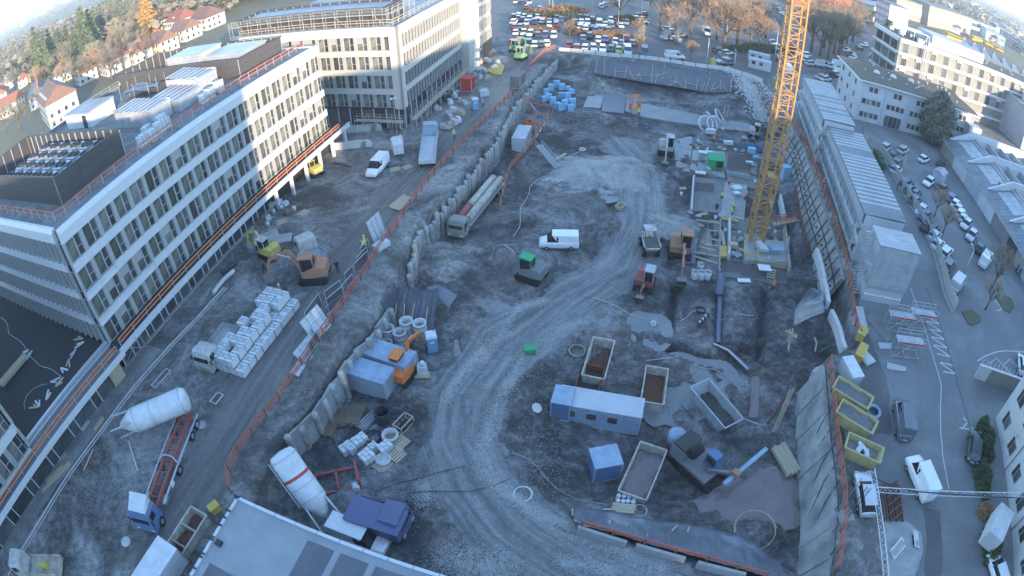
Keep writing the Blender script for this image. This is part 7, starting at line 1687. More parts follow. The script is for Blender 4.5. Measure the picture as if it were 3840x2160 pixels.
for poly,h,mt,l in (
  ([(33.21,93.5,-4.4),(39.58,93.5,-4.4),(36.23,83.1,-4.4),(30.49,85.8,-4.4)],.28,'concrete','pale concrete blinding slab round the green shed'),
  ([(39.58,93.5,-4.4),(46.4,93.2,-4.4),(40.76,79.8,-4.4),(35.5,81.7,-4.4)],.22,'concrete_dark','dark concrete footing with the rebar pit'),
  ([(30.03,82.9,-4.4),(35.58,81.9,-4.4),(31.46,71.6,-4.4),(26.48,72.2,-4.4)],.3,'concrete_dark','large grey base slab below the green shed'),
  ([(34.75,81.6,-4.4),(39.3,80.6,-4.4),(34.75,69.8,-4.4),(30.78,70.8,-4.4)],.34,'concrete','smooth concrete slab where the two workers kneel'),
  ([(31.2,71.4,-4.5),(36.14,70.8,-4.5),(31.19,60,-4.5),(27.67,60.5,-4.5)],.4,'concrete_dark','crane foundation slab left of the mast'),
  ([(32.79,64.6,-4.5),(39.93,63.7,-4.5),(37.84,58.78,-4.5),(30.93,59.3,-4.5)],.9,'concrete','raised concrete foundation block right of the mast'),
  ([(27.66,60.4,-4.7),(37.79,59.05,-4.7),(36.12,55.01,-4.7),(26.47,56.79,-4.7)],.2,'concrete_dark','lower footing strip in front of the crane'),
  ([(30.52,97.8,-4.4),(34.22,99.7,-4.4),(34.97,99.5,-4.4),(30.16,85,-4.4),(27.95,85.6,-4.4)],.05,'slurry','smooth grey screed strip left of the foundation')):slab('foundation_slab',l,poly,h,mt)
for poly,l in (([(39.89,92.5,-4.3),(44.96,92.8,-4.3),(41.91,85.7,-4.3),(37.66,86.4,-4.3)],'rebar mat in the far footing pit'),([(29.66,80.6,-4.1),(33.08,80.3,-4.1),(32.12,77.7,-4.1),(28.79,77.9,-4.1)],'rebar mat on the base slab, upper bay'),([(28.21,76.7,-4.1),(31.95,76.4,-4.1),(30.75,73,-4.1),(27.15,73.3,-4.1)],'rebar mat on the base slab, lower bay'),([(27.6,59.81,-4.3),(30.85,59.48,-4.3),(29.96,57.17,-4.3),(26.8,57.52,-4.3)],'rebar mat in front of the crane slab'),([(30.68,58.87,-4.5),(37.19,57.75,-4.5),(35.97,55.05,-4.5),(29.81,56.59,-4.5)],'long rebar cage in the lower footing strip'),([(35.83,77.2,-4.1),(38.08,76.5,-4.1),(35.37,70.5,-4.1),(33.37,71.2,-4.1)],'rebar mat beside the crane mast')):rebar_mat(l,poly,.45)
def wall_strip(label,a,c,h,w,mt,name='formwork_wall',cat='formwork',n=0):
    rz=yaw(a,c);L=math.dist(a[:2],c[:2]);m=mid(a,c);t=thing(name,label,cat,(m[0],m[1],gz(m[0],m[1])),rz)
    k=n or max(1,round(L/1.4))
    for i in range(k):obj('panel',MB().bx(-L/2+i*L/k+.01,-L/2+(i+1)*L/k-.01,-w/2,w/2,0,h),mt,t)
    for i in range(k+1):obj('stiffener',MB().bx(-.05,.05,w/2,w/2+.12,0,h),'steel_galv',t,(-L/2+i*L/k,0,0))
    return t
for a,c,h,w,mt,l in (((32.01,69.2,-4),(28.91,60.1,-4),1.2,.3,'concrete_pale','pale concrete upstand left of the crane mast'),((30.49,69.1,-4),(26.66,57.27,-4),1.0,.12,'concrete','grey formwork edge of the crane slab'),((43.6,76.1,-4),(41.56,69.7,-4),1.6,.3,'concrete_pale','white concrete wall strip behind the red gangway'),((40.72,67.4,-4),(37.09,57.09,-4),1.5,.25,'wood_pale','timber edge formwork at the anchored wall'),((30.07,82.4,-4),(26.61,71.6,-4),.8,.25,'concrete_pale','pale edge strip of the base slab'),((36.82,84.3,-4),(40.73,83.2,-4),.9,.3,'concrete','concrete sill of the far footing pit'),((32.65,59.06,-4),(37.2,58.12,-4),1.0,.12,'wood_pale','pale timber shutter below the raised block'),((38.09,90.9,-4),(36.11,82.6,-4),.4,.3,'steel_dark','dark steel sheet edge beside the green shed')):wall_strip(l,a,c,h,w,mt)
# green tool shed
t=thing('tool_shed','green tool shed with open front on the blinding slab','shed',on((35.21,86.5,-4.2),.2),AX-1.45)
obj('back_wall',MB().bx(-1.3,1.3,.95,1.05,0,2.2).bx(-1.3,-1.2,-1,.95,0,2.2).bx(1.2,1.3,-1,.95,0,2.2).bx(-1.2,0,-1.02,-.95,0,2.1),'green_paint',t);obj('roof',MB()._add([(-1.45,-1.2,2.15),(1.45,-1.2,2.15),(1.45,1.2,2.5),(-1.45,1.2,2.5),(-1.45,-1.2,2.25),(1.45,-1.2,2.25),(1.45,1.2,2.6),(-1.45,1.2,2.6)],[(0,3,2,1),(4,5,6,7),(0,1,5,4),(1,2,6,5),(2,3,7,6),(3,0,4,7)]),'green_paint',t);obj('door',MB().bx(.05,1.2,-1.05,-1.0,0,.9),'wood_dark',t)
# planks over the trench
for i,(a,c) in enumerate((((26.53,68.8,-4.2),(29.98,67.8,-4.2)),((26.57,67.5,-4.2),(27.34,67.3,-4.2)),((28.96,69.2,-4.2),(30.34,68.7,-4.2)),((28.19,66.7,-4.2),(29.59,66.6,-4.2)),((25.06,63.8,-4.2),(26.31,63.7,-4.2)),((26.39,63.3,-4.2),(28.41,62.8,-4.2)),((24.7,62.9,-4.2),(27.5,61.8,-4.2)),((24.1,61.2,-4.2),(27.51,60.2,-4.2)),((24,60.3,-4.2),(26.29,59.04,-4.2)),((26.34,58.89,-4.2),(26.87,58.74,-4.2)),((27.52,64.8,-4.2),(28.83,64.1,-4.2)))):a=on(a,.45);c=on(c,.45);c=(c[0],c[1],a[2]);batten(a,c,'pale plank laid across the dark drain trench','planks across the drain trench',.22)
slab('trench_bed','dark gravel bed of the drain trench left of the crane',[(26.78,69.5,-4.4),(30.65,69.4,-4.4),(27.06,58.93,-4.4),(23.74,59.56,-4.4)],.12,'rubble')
for a,c in (((28.43,69.2,-4.2),(24.38,61.4,-4.2)),((29.17,68.9,-4.2),(27.73,63.2,-4.2))):a=on(a,.3);c=on(c,.3);obj('drain_channel',MB().beam((0,0,0),Vector(c)-Vector(a),.4,.12),'steel_dark',None,a,(0,0,0),'dark drainage channel under the planks','drain','drainage channels under the planks')
rr=random.Random(41)
for i,p in enumerate([(26.16,65.6,-4.3),(28.02,68.1,-4.3),(25.41,64,-4.3),(26.88,64.3,-4.3),(25.17,61,-4.3),(26,60.6,-4.3),(27.48,61.3,-4.3),(24.17,60.2,-4.3),(25.75,62.4,-4.3),(26.64,59.83,-4.3),(25.32,58.25,-4.3),(36.9,73.6,-4.3),(25.9,62.2,-4.3)]):obj('green_tie',MB().path([(0,0,.35),(.25,.1,.42),(.4,-.1,.36),(.7,.05,.4)],.035,4),'green_bright',None,on(p,.1),(0,0,rr.uniform(0,3)),'bright green tie lying by the drain trench','tie','green ties by the drain trench')
planks('bundle of indigo trench sheets beside the orange excavator',on((23.68,61,-4.5)),yaw((24.19,62.9,-4),(22.59,57.91,-4)),5,4.6,.26,.12,'pipe_indigo',3,'sheet_bundle','trench sheets')
planks('long pale timber beam stack on the crane slab',on((29.5,64.6,-4.2),.4),yaw((29.8,66.3,-4),(28.96,62.4,-4)),2,3.6,.22,.2,'wood_pale',1)
planks('yellowish formwork beams stacked at the slab edge',on((28.5,61.2,-4.2),.4),yaw((28.66,62.1,-4),(27.99,59.7,-4)),5,2.4,.2,.16,'formwork_yellow',2)
planks('ochre formwork beams by the kneeling workers',on((32.26,69.5,-4.2),.4),yaw((31.22,69.4,-4),(33.01,68.9,-4)),2,2.6,.22,.2,'formwork_yellow',1)
t=thing('timber_frame','pale timber guard frame round the opening in front of the mast','timber frame',on((32.59,61.3,-4.2),.5));_c=[Vector(p)-Vector((32.59,61.3,-4.2)) for p in [(32.83,64,-4.2),(34.4,63.4,-4.2),(32.71,58.81,-4.2),(31.03,59.49,-4.2)]]
for i in range(4):
    a,c=_c[i],_c[(i+1) % 4];a.z=c.z=1.0;obj('bar',MB().beam(a,c,.14,.14),'formwork_yellow',t);obj('post',MB().bx(a.x-.06,a.x+.06,a.y-.06,a.y+.06,0,1.0),'formwork_yellow',t)
for p,l in (((23.09,56.63,-4.3),'white big bag with open top, first beside the trench sheets'),((23.91,56.41,-4.3),'white big bag in the middle of three'),((24.8,56.39,-4.3),'white big bag with stone rubble, last of three'),((24.48,58.7,-4.3),'flattened white big bag behind the standing ones')):
    t=thing('big_bag',l,'big bag',on(p));h=1.1 if 'flat' not in l else .5;obj('bag',MB().lathe([(.45,0),(.52,.15),(.5,h*.6),(.47,h),(.4,h),(.38,h-.15)],10,cap=False),'plastic_white',t);obj('contents',MB().lathe([(.38,h-.2),(.2,h-.08),(.02,h-.05)],10),'rubble',t)
    for k in range(4):a=k*1.57+.8;obj('loop',MB().path([(.45*math.cos(a),.45*math.sin(a),h),(.5*math.cos(a),.5*math.sin(a),h+.3),(.45*math.cos(a+.3),.45*math.sin(a+.3),h)],.03,4),'plastic_white',t)
# red gangway and rail in front of the anchored wall
t=thing('gangway','red steel gangway bridging from the foundation block to the anchored wall','gangway',(*(38.27,66.7,-3)[:2],-3.2),yaw((38.27,66.7,-3),(43.18,68.2,-3)))
_L=math.dist((38.27,66.7,-3)[:2],(43.18,68.2,-3)[:2]);obj('deck',MB().bx(0,_L,-.5,.5,0,.12),'wood_pale',t)
for s in (-.5,.5):
    for z in (.12,.6,1.1):obj('rail',MB().bx(0,_L,s-.04,s+.04,z,z+.08),'rail_red',t)
    for i in range(6):obj('post',MB().bx(i*_L/5-.03,i*_L/5+.03,s-.03,s+.03,.1,1.15),'rail_red',t)
rails3('guard_rail','rust-red rail along the ledge below the anchored wall',[(46.41,76.4,-3),(45.02,72.6,-3),(43.23,67.9,-3),(41.87,63.4,-3),(40.59,59.5,-3)],step=2.2,rail='rust',post='rust')
for p,s,mt,rz,l in (((36.43,60.8,-3.4),(1.9,1.3,.35),'blue_light',.2,'pale blue formwork tray at the corner of the raised block'),((38.2,61.1,-3.4),(.12,1.6,1.6),'blue_light',-.2,'pale blue panel standing at the corner of the raised block'),((33.29,57.31,-3.9),(1.8,1.3,.12),'paint_white',.15,'white board lying above the lower rebar cage'),((29.63,55.3,-4.4),(1.8,.7,.1),'paint_white',.2,'white board on the ground below the footing'),((34.07,61.3,-3.5),(.9,2.0,.5),'concrete_pale',.3,'grey wrapped roll on the raised block'),((34.71,61.3,-3.5),(.5,1.7,.2),'paint_white',.4,'white sheet stack on the raised block'),((30.22,62.3,-4),(1.2,.9,.6),'wood_pale',.1,'wooden crate on the crane slab'),((34.63,91.8,-4.2),(1.6,.9,.25),'paint_white',0,'pale panel stack beside the green shed'),((35.83,91.9,-4.2),(1.4,.9,.3),'plastic_white',.1,'white panel stack touching the green shed'),((33.66,89.1,-4.2),(1.0,1.6,.3),'concrete_dark',.1,'dark grey board left of the green shed'),((31.72,83.9,-4.2),(1.8,.8,.2),'paint_white',.1,'white boards in front of the green shed'),((33.19,84.4,-4.2),(.8,1.2,.8),'concrete',.2,'grey box at the corner of the green shed'),((39.33,101.8,-4.6),(1.8,1.0,.9),'plastic_white',.2,'white box beside the orange-clad worker'),((36.57,78.7,-4),(1.6,1.2,.25),'plastic_white',.5,'white sheet on the slab near the workers'),((35.95,77,-4),(1.2,.9,.2),'plastic_white',.6,'small white sheet on the slab near the workers'),((44.62,92.5,-4),(1.4,1.0,1.0),'foam_blue',.1,'pale blue wrapped cube behind the rebar pit'),((44.74,90.3,-4),(1.2,.5,.4),'foam_blue',.5,'pale blue roll behind the rebar pit'),((42.56,88.2,-4),(1.4,.5,.3),'plastic_white',.2,'white sack row on the far footing'),((41.24,96.4,-4.3),(1.8,.8,.6),'plastic_white',.3,'white material pile behind the footing'),((42.87,109.8,-4.6),(.9,.9,.5),'plastic_white',.3,'white bundle near the pipe coils')):
    z=gz(p[0],p[1]);t=thing('material_stack' if s[2]>.15 else 'board',l,'materials',(p[0],p[1],max(z,p[2])-.05),rz+AX-1.57);n=max(1,int(s[2]/.12))
    for k in range(n):obj('layer',MB().box((rr.uniform(-.03,.03),rr.uniform(-.03,.03),s[2]*(k+.5)/n),(s[0],s[1],s[2]/n-.01),rr.uniform(-.03,.03)),mt,t)
t=thing('blue_trough','long blue steel trough with pale lip behind the rebar pit','trough',on((45.71,95.5,-4.3)),yaw((42.89,95.6,-4),(48.08,94.3,-4)));obj('trough',MB().bx(-2.6,2.6,-.5,-.42,0,.8).bx(-2.6,2.6,.42,.5,0,.8).bx(-2.6,-2.52,-.42,.42,0,.8).bx(2.52,2.6,-.42,.42,0,.8),'blue_paint',t);obj('lip',MB().bx(-2.3,2.3,-.3,.1,.3,.45),'plastic_white',t)
obj('wrapped_bundle',MB()._add([(x*(1+.1*math.sin(z*5)),y,z) for z in (0,.9,1.9,2.6) for x,y in ((-.8,-.7),(.8,-.7),(.9,.7),(-.7,.7))],[(4*k+i,4*k+(i+1) % 4,4*k+4+(i+1) % 4,4*k+4+i) for k in range(3) for i in range(4)]+[(12,13,14,15)]),'foam_blue',None,(*(48.01,84.1,-3)[:2],-4.8),(0,0,.2),'tall bundle wrapped in pale blue foil right of the crane mast','bundle')
t=thing('stair','wooden site stair down to the lower footing','stair',on((33.6,55.35,-4.8)),yaw((33.55,55.21,-4.8),(34.46,57.31,-4.8)))
for k in range(6):obj('step',MB().bx(k*.3,k*.3+.28,-.5,.5,.2*k+.1,.2*k+.16),'wood_pale',t)
for s in (-.52,.52):obj('stringer',MB().beam((0,s,.05),(1.8,s,1.2),.06,.2),'wood_pale',t)
for i,p in enumerate([(32.05,68.2,-4.2),(32.46,67.5,-4.2),(32.63,66.2,-4.2),(32.26,64.5,-4.2),(31.42,64.8,-4.2),(31.6,63.2,-4.2),(29.84,61,-4.2),(30.44,60.7,-4.2),(31.62,61.8,-4.2),(37.68,65.6,-4.2),(38.8,66.6,-4.2),(37.91,67.8,-4.2),(38.29,64.6,-4.2),(33.8,60.1,-4.2),(34.94,59.76,-4.2),(36,59.76,-4.2),(37.01,59.6,-4.2),(30.65,68.2,-4.2),(30.62,66.8,-4.2),(27.38,70.3,-4.2),(28.34,70.7,-4.2),(29.08,70.3,-4.2),(30.04,70,-4.2),(26.43,71.4,-4.2),(34.47,94.3,-4.2),(35.92,95.6,-4.2),(36.19,93.9,-4.2),(38.87,94.7,-4.2),(39.6,93.7,-4.2),(41.44,95,-4.2),(41.88,93.9,-4.2),(42.67,92.4,-4.2),(43.77,94.2,-4.2),(34.01,95.4,-4.2),(35.37,97.3,-4.2),(47.78,95.2,-4.2),(45.79,91.1,-4.2),(42.1,84.6,-4.2),(41.23,81.7,-4.2),(43.25,88.2,-4.2),(27.17,78.5,-4.2),(25.94,77.2,-4.2),(26.28,76.4,-4.2),(45.79,99.4,-4.2),(46,103.9,-4.2),(43.89,102.6,-4.2),(42.56,103.4,-4.2)]):
    t=thing('loose_item','loose %s among the foundation works' % ('timber offcut','steel prop','white bucket','grey formwork sheet')[i % 4],'materials',on(p,.32),rr.uniform(0,3),'loose items among the foundation works')
    obj('body',(MB().box((0,0,.1),(rr.uniform(.8,2),.25,.15)).box((.1,.35,.1),(rr.uniform(.7,1.6),.2,.12),.15),MB().tube((-1,0,.08),(1,.3,.1),.07,6).tube((-.9,.3,.08),(1,-.1,.1),.07,6),MB().lathe([(.18,0),(.26,.5),(.22,.5),(.15,.1)],10,cap=False),MB().box((0,0,.15),(rr.uniform(.8,1.5),rr.uniform(.5,1),.12),0,0,.12))[i % 4],('wood_pale','rust','plastic_white','concrete')[i % 4],t)
# ------------------------------------------------------------------ far end of the pit
rr=random.Random(17)
for i,p in enumerate([(8.04,119.5,-3.6),(9.24,121.4,-3.6),(10.64,122.7,-3.6),(11.61,121.4,-3.6),(12.9,121.4,-3.6),(13.57,119.5,-3.6),(7.35,115.2,-3.6),(8.46,116.4,-3.6),(8.97,112.2,-3.6),(9.71,111.4,-3.6),(10.46,110.8,-3.6),(11.29,111.1,-3.6),(12.43,110.6,-3.6),(13.07,112.8,-3.6),(12.35,115.8,-3.6),(11.26,117.6,-3.6)]):
    h=rr.uniform(1.2,2.4) if i>7 else rr.uniform(.8,1.8);t=thing('foam_stack','stack of light blue insulation boards at the far pile wall','insulation boards',on(p),.3+rr.uniform(-.3,.3),'stacks of light blue insulation')
    n=int(h/.2)
    for k in range(n):obj('board',MB().box((rr.uniform(-.05,.05),rr.uniform(-.05,.05),.1+.2*k),(1.25,.7,.19),rr.uniform(-.05,.05)),'foam_blue',t)
def pool(name,label,poly,mt,dz=.06,z=None):
    cx=sum(p[0] for p in poly)/len(poly);cy=sum(p[1] for p in poly)/len(poly);q=resample([Vector(p) for p in poly]+[Vector(poly[0])],.8);n=len(q)
    zz=z if z is not None else gz(cx,cy)+dz;r2=random.Random(int(cx));w=[(r2.uniform(.94,1.06)) for _ in q]
    if name=='slurry_pool':zz=sum(gz(p.x,p.y)*.5+gz((p.x+cx)/2,(p.y+cy)/2)*.5 for p in q)/n+.01;w=[k*1.3 for k in w]
    return obj(name,MB().poly([((p.x-cx)*w[i],(p.y-cy)*w[i],0) for i,p in enumerate(q)]),mt,None,(cx,cy,zz),(0,0,0),label,kind='structure')
def pad(label,poly,mt,dz=.12):return slab('concrete_pad',label,poly,dz,mt,'concrete pad')
pad('smooth grey concrete pad at the far pit corner',[(17.85,121.8,-3.9),(20.77,122.6,-3.9),(20.11,117.4,-3.9),(18.67,111.8,-3.9),(15.15,112.2,-3.9)],'slurry',.15);pad('long smooth grey concrete pad across the far pit floor',[(25.01,116.7,-4.4),(29.66,115.9,-4.4),(36.13,112.6,-4.4),(42.13,110.2,-4.4),(50.56,107.8,-4.4),(50.61,103.2,-4.4),(43.44,104.1,-4.4),(33.12,106.4,-4.4),(27.35,108.4,-4.4),(23.8,111.4,-4.4)],'slurry',.2);pad('pale strip of concrete on the far bench',[(25.81,121,-3.9),(31.15,119.7,-3.9),(38.82,120.7,-3.9),(40.97,119.2,-3.9),(32.86,117.4,-3.9),(25.32,118.4,-3.9)],'concrete_dark',.1)
pad('dark membrane sheet between the far concrete pads',[(21.11,122.9,-4),(25.45,120.3,-4),(23.22,109.5,-4),(18.67,110.4,-4)],'tarp_black',.17)
t=thing('orange_skip_frame','orange steel hopper frame on the far concrete pad','hopper',on((25.76,111.3,-4.3)),.1)
for x,y in ((-.9,-.7),(.9,-.7),(.9,.7),(-.9,.7)):obj('post',MB().bx(x-.09,x+.09,y-.09,y+.09,0,3.6),'orange_plastic',t)
obj('tray',MB().bx(-1,1,-.8,.8,1.1,1.25).bx(-1,-.9,-.8,.8,1.25,2).bx(.9,1,-.8,.8,1.25,2),'orange_plastic',t);obj('head_frame',MB().bx(-1,1,-.8,-.65,3.5,3.7).bx(-1,1,.65,.8,3.5,3.7).bx(-.1,.1,-.7,.7,3.52,3.68),'orange_plastic',t)
for i,(p,r_) in enumerate((((39.3,104.8,-4.5),1.6),((40.57,104.7,-4.5),1.5),((43.41,108.2,-4.5),1.8),((41.25,108.1,-4.5),1.4))):o=coil('large white coil of ribbed drain pipe near the far pad',on(p,.9),r_,.16,3,'plastic_white','pipe_coil');o.rotation_euler=(.9,.2,.5*i);o['group']='white drain pipe coils'
for a,c in (((46.25,113.2,-4),(45.32,110.3,-4)),((47.37,113.7,-4),(45.94,110.4,-4))):batten(on(a,1.4),on(c,.1),'pale stake standing on the far slope','stakes on the far slope',.14)
# red shoring frame down the far pile wall
t=thing('shoring_frame','red braced shoring frame at the corner of the far pile wall','shoring',(0,0,0))
_q=[(2.73,110.1,-1),(4.2,108.2,-2),(5.15,103.9,-2),(6.83,103.8,-3),(7.81,104.3,-3),(4.5,94,-3.5),(5.8,98.8,-3.5),(8.58,107.2,-2.5)]
for i,j in ((0,1),(1,2),(2,3),(3,4),(0,7),(7,1),(4,5),(5,6),(2,5),(1,6),(6,4)):obj('tube',MB().tube(Vector(_q[i])+Vector((0,0,.4)),Vector(_q[j])+Vector((0,0,.4)),.09,6),'rail_red' if (i+j) % 3 else 'steel_galv',t)
for p in _q:obj('leg',MB().tube((p[0],p[1],gz(p[0],p[1])),(p[0],p[1],p[2]+.6),.08,6),'rail_red',t)
rails3('guard_rail','red rail running down beside the white container at the pile wall',[(7.72,103.1,-2.5),(4.89,95,-2.8),(4.2,91.3,-2.8),(0.13,81.9,-2.8),(-0.66,76.8,-2.8),(-1.5,69,-2.8)],step=2.5)
t=thing('gangway','aluminium gangway lying from the pile wall onto the pit floor','gangway',on((7.76,84.9,-4.3),.1),yaw((7.71,84.3,-4),(3.89,91.8,-4)));_L=6.2
for s in (-.55,.55):
    obj('chord',MB().beam((0,s,.1),(_L,s,1.6),.1,.14).beam((0,s,.9),(_L,s,2.4),.06,.06),'steel_galv',t)
    for k in range(9):x=k*_L/8;obj('post',MB().beam((x,s,.1+1.5*k/8),(x,s,.9+1.5*k/8),.05),'steel_galv',t)
for k in range(16):x=k*_L/16;obj('tread',MB().bx(x,x+.3,-.5,.5,.12+1.5*k/16,.17+1.5*k/16),'steel',t)
planks('short pale beam pair lying beside the aluminium gangway',on((8.57,88.7,-4.4)),yaw((7.56,86.4,-4),(9.63,89.4,-4)),2,3.2,.25,.15,'wood_pale',1)
pool('puddle','small clear puddle behind the earth mound',[(13.64,76,-4.4),(16.31,75.5,-4.4),(16.21,74.5,-4.4),(14.2,73.6,-4.4),(12.95,74.2,-4.4)],'slurry',.22)
skip('small yellowish open crate beside the puddle',on((16,72.8,-4.4)),1.0,1.5,1.0,.6,'wood_pale',None,.3,.05,cat='crate',name='open_crate')
# ------------------------------------------------------------------ slurry, trench pipes, hoses, drums in the near pit
pool('slurry_pool','brown slurry water standing in the near corner of the pit',[(12.25,23.59,-4.9),(14.04,25.06,-4.9),(16.34,24.77,-4.9),(20.51,26.63,-4.9),(23.54,26.88,-4.9),(24.34,26.75,-4.9),(25.83,23.94,-4.9),(24.31,21.31,-4.9),(20.49,21.47,-4.9),(18.07,21.51,-4.9),(15.81,22,-4.9)],'puddle',z=-5.02)
pool('slurry_pool','grey slurry between the skips',[(13.98,41.92,-4.9),(18.01,42.55,-4.9),(22.29,41.04,-4.9),(22.85,38.8,-4.9),(18.54,35.11,-4.9),(14.3,34.85,-4.9),(13.02,37.54,-4.9)],'slurry',z=-4.86);pool('slurry_pool','grey slurry spread in front of the trench blocks',[(9.94,50.34,-4.6),(13.07,50.21,-4.6),(16.94,48.67,-4.6),(17.13,46.18,-4.6),(14.8,43.66,-4.6),(11.57,44.14,-4.6),(10.22,46.37,-4.6)],'slurry',z=-4.68);pool('slurry_pool','brown water strip below the shotcrete wall',[(25.19,41.35,-5),(27.71,40.21,-5),(28.92,39.04,-5),(27.83,36.25,-5),(25.62,33.76,-5),(23.93,33.57,-5),(25.92,39.33,-5)],'puddle',z=-5.0)
def pipe(label,pts,r,mt,dz=.1,name='pipe',group=None):
    q=[Vector(on(p,dz+r)) for p in pts];o=q[0].copy();return obj(name,MB().path([p-o for p in q],r,10),mt,None,tuple(o),(0,0,0),label,'pipe',group)
pipe('wide indigo plastic pipe in the long trench',[(25.87,53.46,-5),(25.03,50.86,-5),(24,47.73,-5),(23.13,44.95,-5)],.32,'pipe_indigo',.15);pipe('indigo pipe lying across the near trench end',[(22.97,44.32,-5),(23.98,42.68,-5),(25.64,40.4,-5)],.16,'pipe_indigo',.3);pipe('grey pipe beside the indigo one at the trench end',[(22.48,44.75,-5),(23.59,43.02,-5),(25.4,40.42,-5)],.12,'concrete_pale',.3);pipe('dark pipe edge along the slurry',[(22.49,43.88,-5),(23.94,42.52,-5),(24.92,40.47,-5),(26.14,39.24,-5)],.1,'black_plastic',.2)
pipe('large grey shaft pipe end at the top of the trench',[(26.66,56.09,-4.8),(26.2,54.89,-4.8),(25.76,53.72,-4.8)],.55,'pipe_indigo',.1)
hose('long pale hose across the trench blocks',[(9.48,52.23,-4.7),(11.44,51,-4.7),(13.6,49.79,-4.7),(15.86,49.17,-4.7),(17.56,48.16,-4.7),(19.57,48.49,-4.7),(21.35,50.14,-4.7),(22.21,50.55,-4.7),(23.36,50.05,-4.7),(24.65,49.54,-4.7),(27.2,49.23,-4.7),(30.41,48.61,-4.7)]);hose('pale hose curling along the slurry to the shotcrete wall',[(13.97,41.97,-4.8),(18.1,43.05,-4.8),(19.99,41.27,-4.8),(21.55,40.56,-4.8),(22.65,39.01,-4.8),(23.77,36.79,-4.8),(24.7,35.18,-4.8)],.045);hose('thin dark hose from the slurry to the greenish skip',[(14.96,38.52,-4.8),(16.17,36.55,-4.8),(17.48,34.74,-4.8),(17.76,34.08,-4.8)],.04,'steel_dark');hose('pale hose beside the greenish skip',[(21.66,34.01,-4.9),(22.89,33.61,-4.9),(23.73,32.99,-4.9),(25,32.64,-4.9)],.05)
hose('white hose running from the fountain ring along the mound',[(12.69,92.4,-4.3),(10.54,90,-4.3),(8.53,86.3,-4.3),(6.7,83.5,-4.3),(4.69,81.5,-4.3),(2.88,78.7,-4.3),(2.3,74.8,-4.3),(1.33,70.7,-4.3),(0.84,67.4,-4.3),(0.13,64.8,-4.3)],.06);hose('thin cable across the haul road, upper one',[(-12.14,25.79,-2.6),(-10.33,26.97,-2.6),(-8.2,27.55,-2.6),(-6.07,27.85,-2.6),(-3.35,28.38,-2.6)],.03,'steel_dark');hose('thin cable across the haul road, lower one',[(-8.61,25.46,-1.9),(-6.69,25.46,-1.9),(-4.22,25.54,-1.9),(-2.18,25.88,-1.9),(-0.32,27,-1.9),(0.18,27.5,-1.9)],.03,'steel_dark');hose('pale cable beside the coil at the road edge',[(-0.31,29.95,-3.8),(1.43,29.19,-3.8),(2,28.16,-3.8),(3.08,27.37,-3.8),(4.73,26.25,-3.8),(6.75,24.9,-3.8),(8.47,24.21,-3.8)],.03)
coil('white coil of hose beside the white gravel',on((0.59,25.24,-3)),.75,.05,5,'plastic_white');coil('pale yellow coil of hose beside the long rusty skip',on((6.76,43.64,-4.4)),.85,.05,5,'wood_pale');coil('wide thin ring of pipe lying by the dark tarpaulin',on((20.73,20.64,-5)),2.0,.04,3,'wood_pale');coil('pale hose loop beside the white drums',on((10.49,23.97,-4.7)),.6,.04,2,'plastic_white');coil('white ring at the end of the white hose',on((12.74,92.8,-4.4)),.5,.12,1,'plastic_white');coil('black hose ring on the trench block',on((22.34,50.21,-4.8)),.55,.08,2,'rubber')
t=thing('drum_pallet','pallet of white round drums beside the mud skip','drums',on((9.38,24.95,-4.7)),-.15);obj('pallet',MB().bx(-.95,.95,-.75,.75,0,.12),'wood_pale',t);dm=MB().lathe([(.19,0),(.2,.45),(.17,.47)],12).mesh('drum')
for x,y in ((-.7,-.5),(-.25,-.5),(.2,-.5),(.7,-.4),(-.75,.0),(-.3,.05),(.1,0),(.55,.05),(.1,.5),(.55,.5),(-.45,.5)):obj('drum',dm,'plastic_white',t,(x,-y,.13))
planks('yellowish plank stack below the white drums',on((9.01,24.21,-4.6)),-.2,3,2.0,.3,.2,'wood_pale',1);planks('timber poles stacked at the foot of the shotcrete wall',on((25.98,28,-5)),yaw((25.73,29.39,-5),(26.28,26.74,-5)),9,3.6,.17,.15,'wood_pale',3);planks('dark timber sleepers beside the mud skip',on((9.62,26.09,-4.8)),.4,6,1.4,.14,.1,'wood_dark',1)
obj('dish_lamp',MB().lathe([(.05,0),(.35,.08),(.5,.2),(.48,.2),(.33,.1),(.03,.04)],16),'plastic_white',None,on((2.02,35.19,-4.5),.5),(.3,.4,0),'white dish on struts at the edge of the near pit','dish')
for i in range(3):pass
obj('green_chest',MB().bx(-.6,.6,-.45,.45,.35,.75).bx(-.62,.62,-.47,.47,.76,.85).bx(-.55,-.45,-.4,.4,0,.34).bx(.45,.55,-.4,.4,0,.34),'green_paint',None,on((1.72,43.49,-4.2)),(0,0,.1),'green lidded chest on legs at the gravel edge of the road','chest')
obj('milestone',MB()._add([(-.4,-.3,0),(.4,-.3,0),(.4,.3,0),(-.4,.3,0),(-.12,-.1,2.0),(.2,-.1,2.0),(.15,.15,1.9),(-.1,.15,1.9)],[(0,1,5,4),(1,2,6,5),(2,3,7,6),(3,0,4,7),(4,5,6,7)]),'concrete',None,on((-5.84,43.15,-3.3)),(0,0,.4),'rough upright stone block beside the white gravel','stone')
t=thing('pump_set','white pump with loose parts on the trench block','pump',on((22.14,48.29,-4.8)),.8)
for i in range(7):obj('part',MB().tube((i*.35-1,.15*(i % 2),.1),(i*.35-.75,.15*(i % 2)+.2,.35),.14,8),'plastic_white' if i % 2 else 'steel_dark',t)
t=thing('pump_set','white bucket and hose at the edge of the grey slurry','pump',on((15.83,47.89,-4.6)),.3);obj('bucket',MB().lathe([(.25,0),(.35,.6),(.3,.6),(.22,.1)],12,cap=False),'plastic_white',t);obj('hose',MB().path([(0,0,.1),(-.6,.3,.1),(-1,-.2,.1),(-.4,-.5,.1)],.08,6),'steel_dark',t)
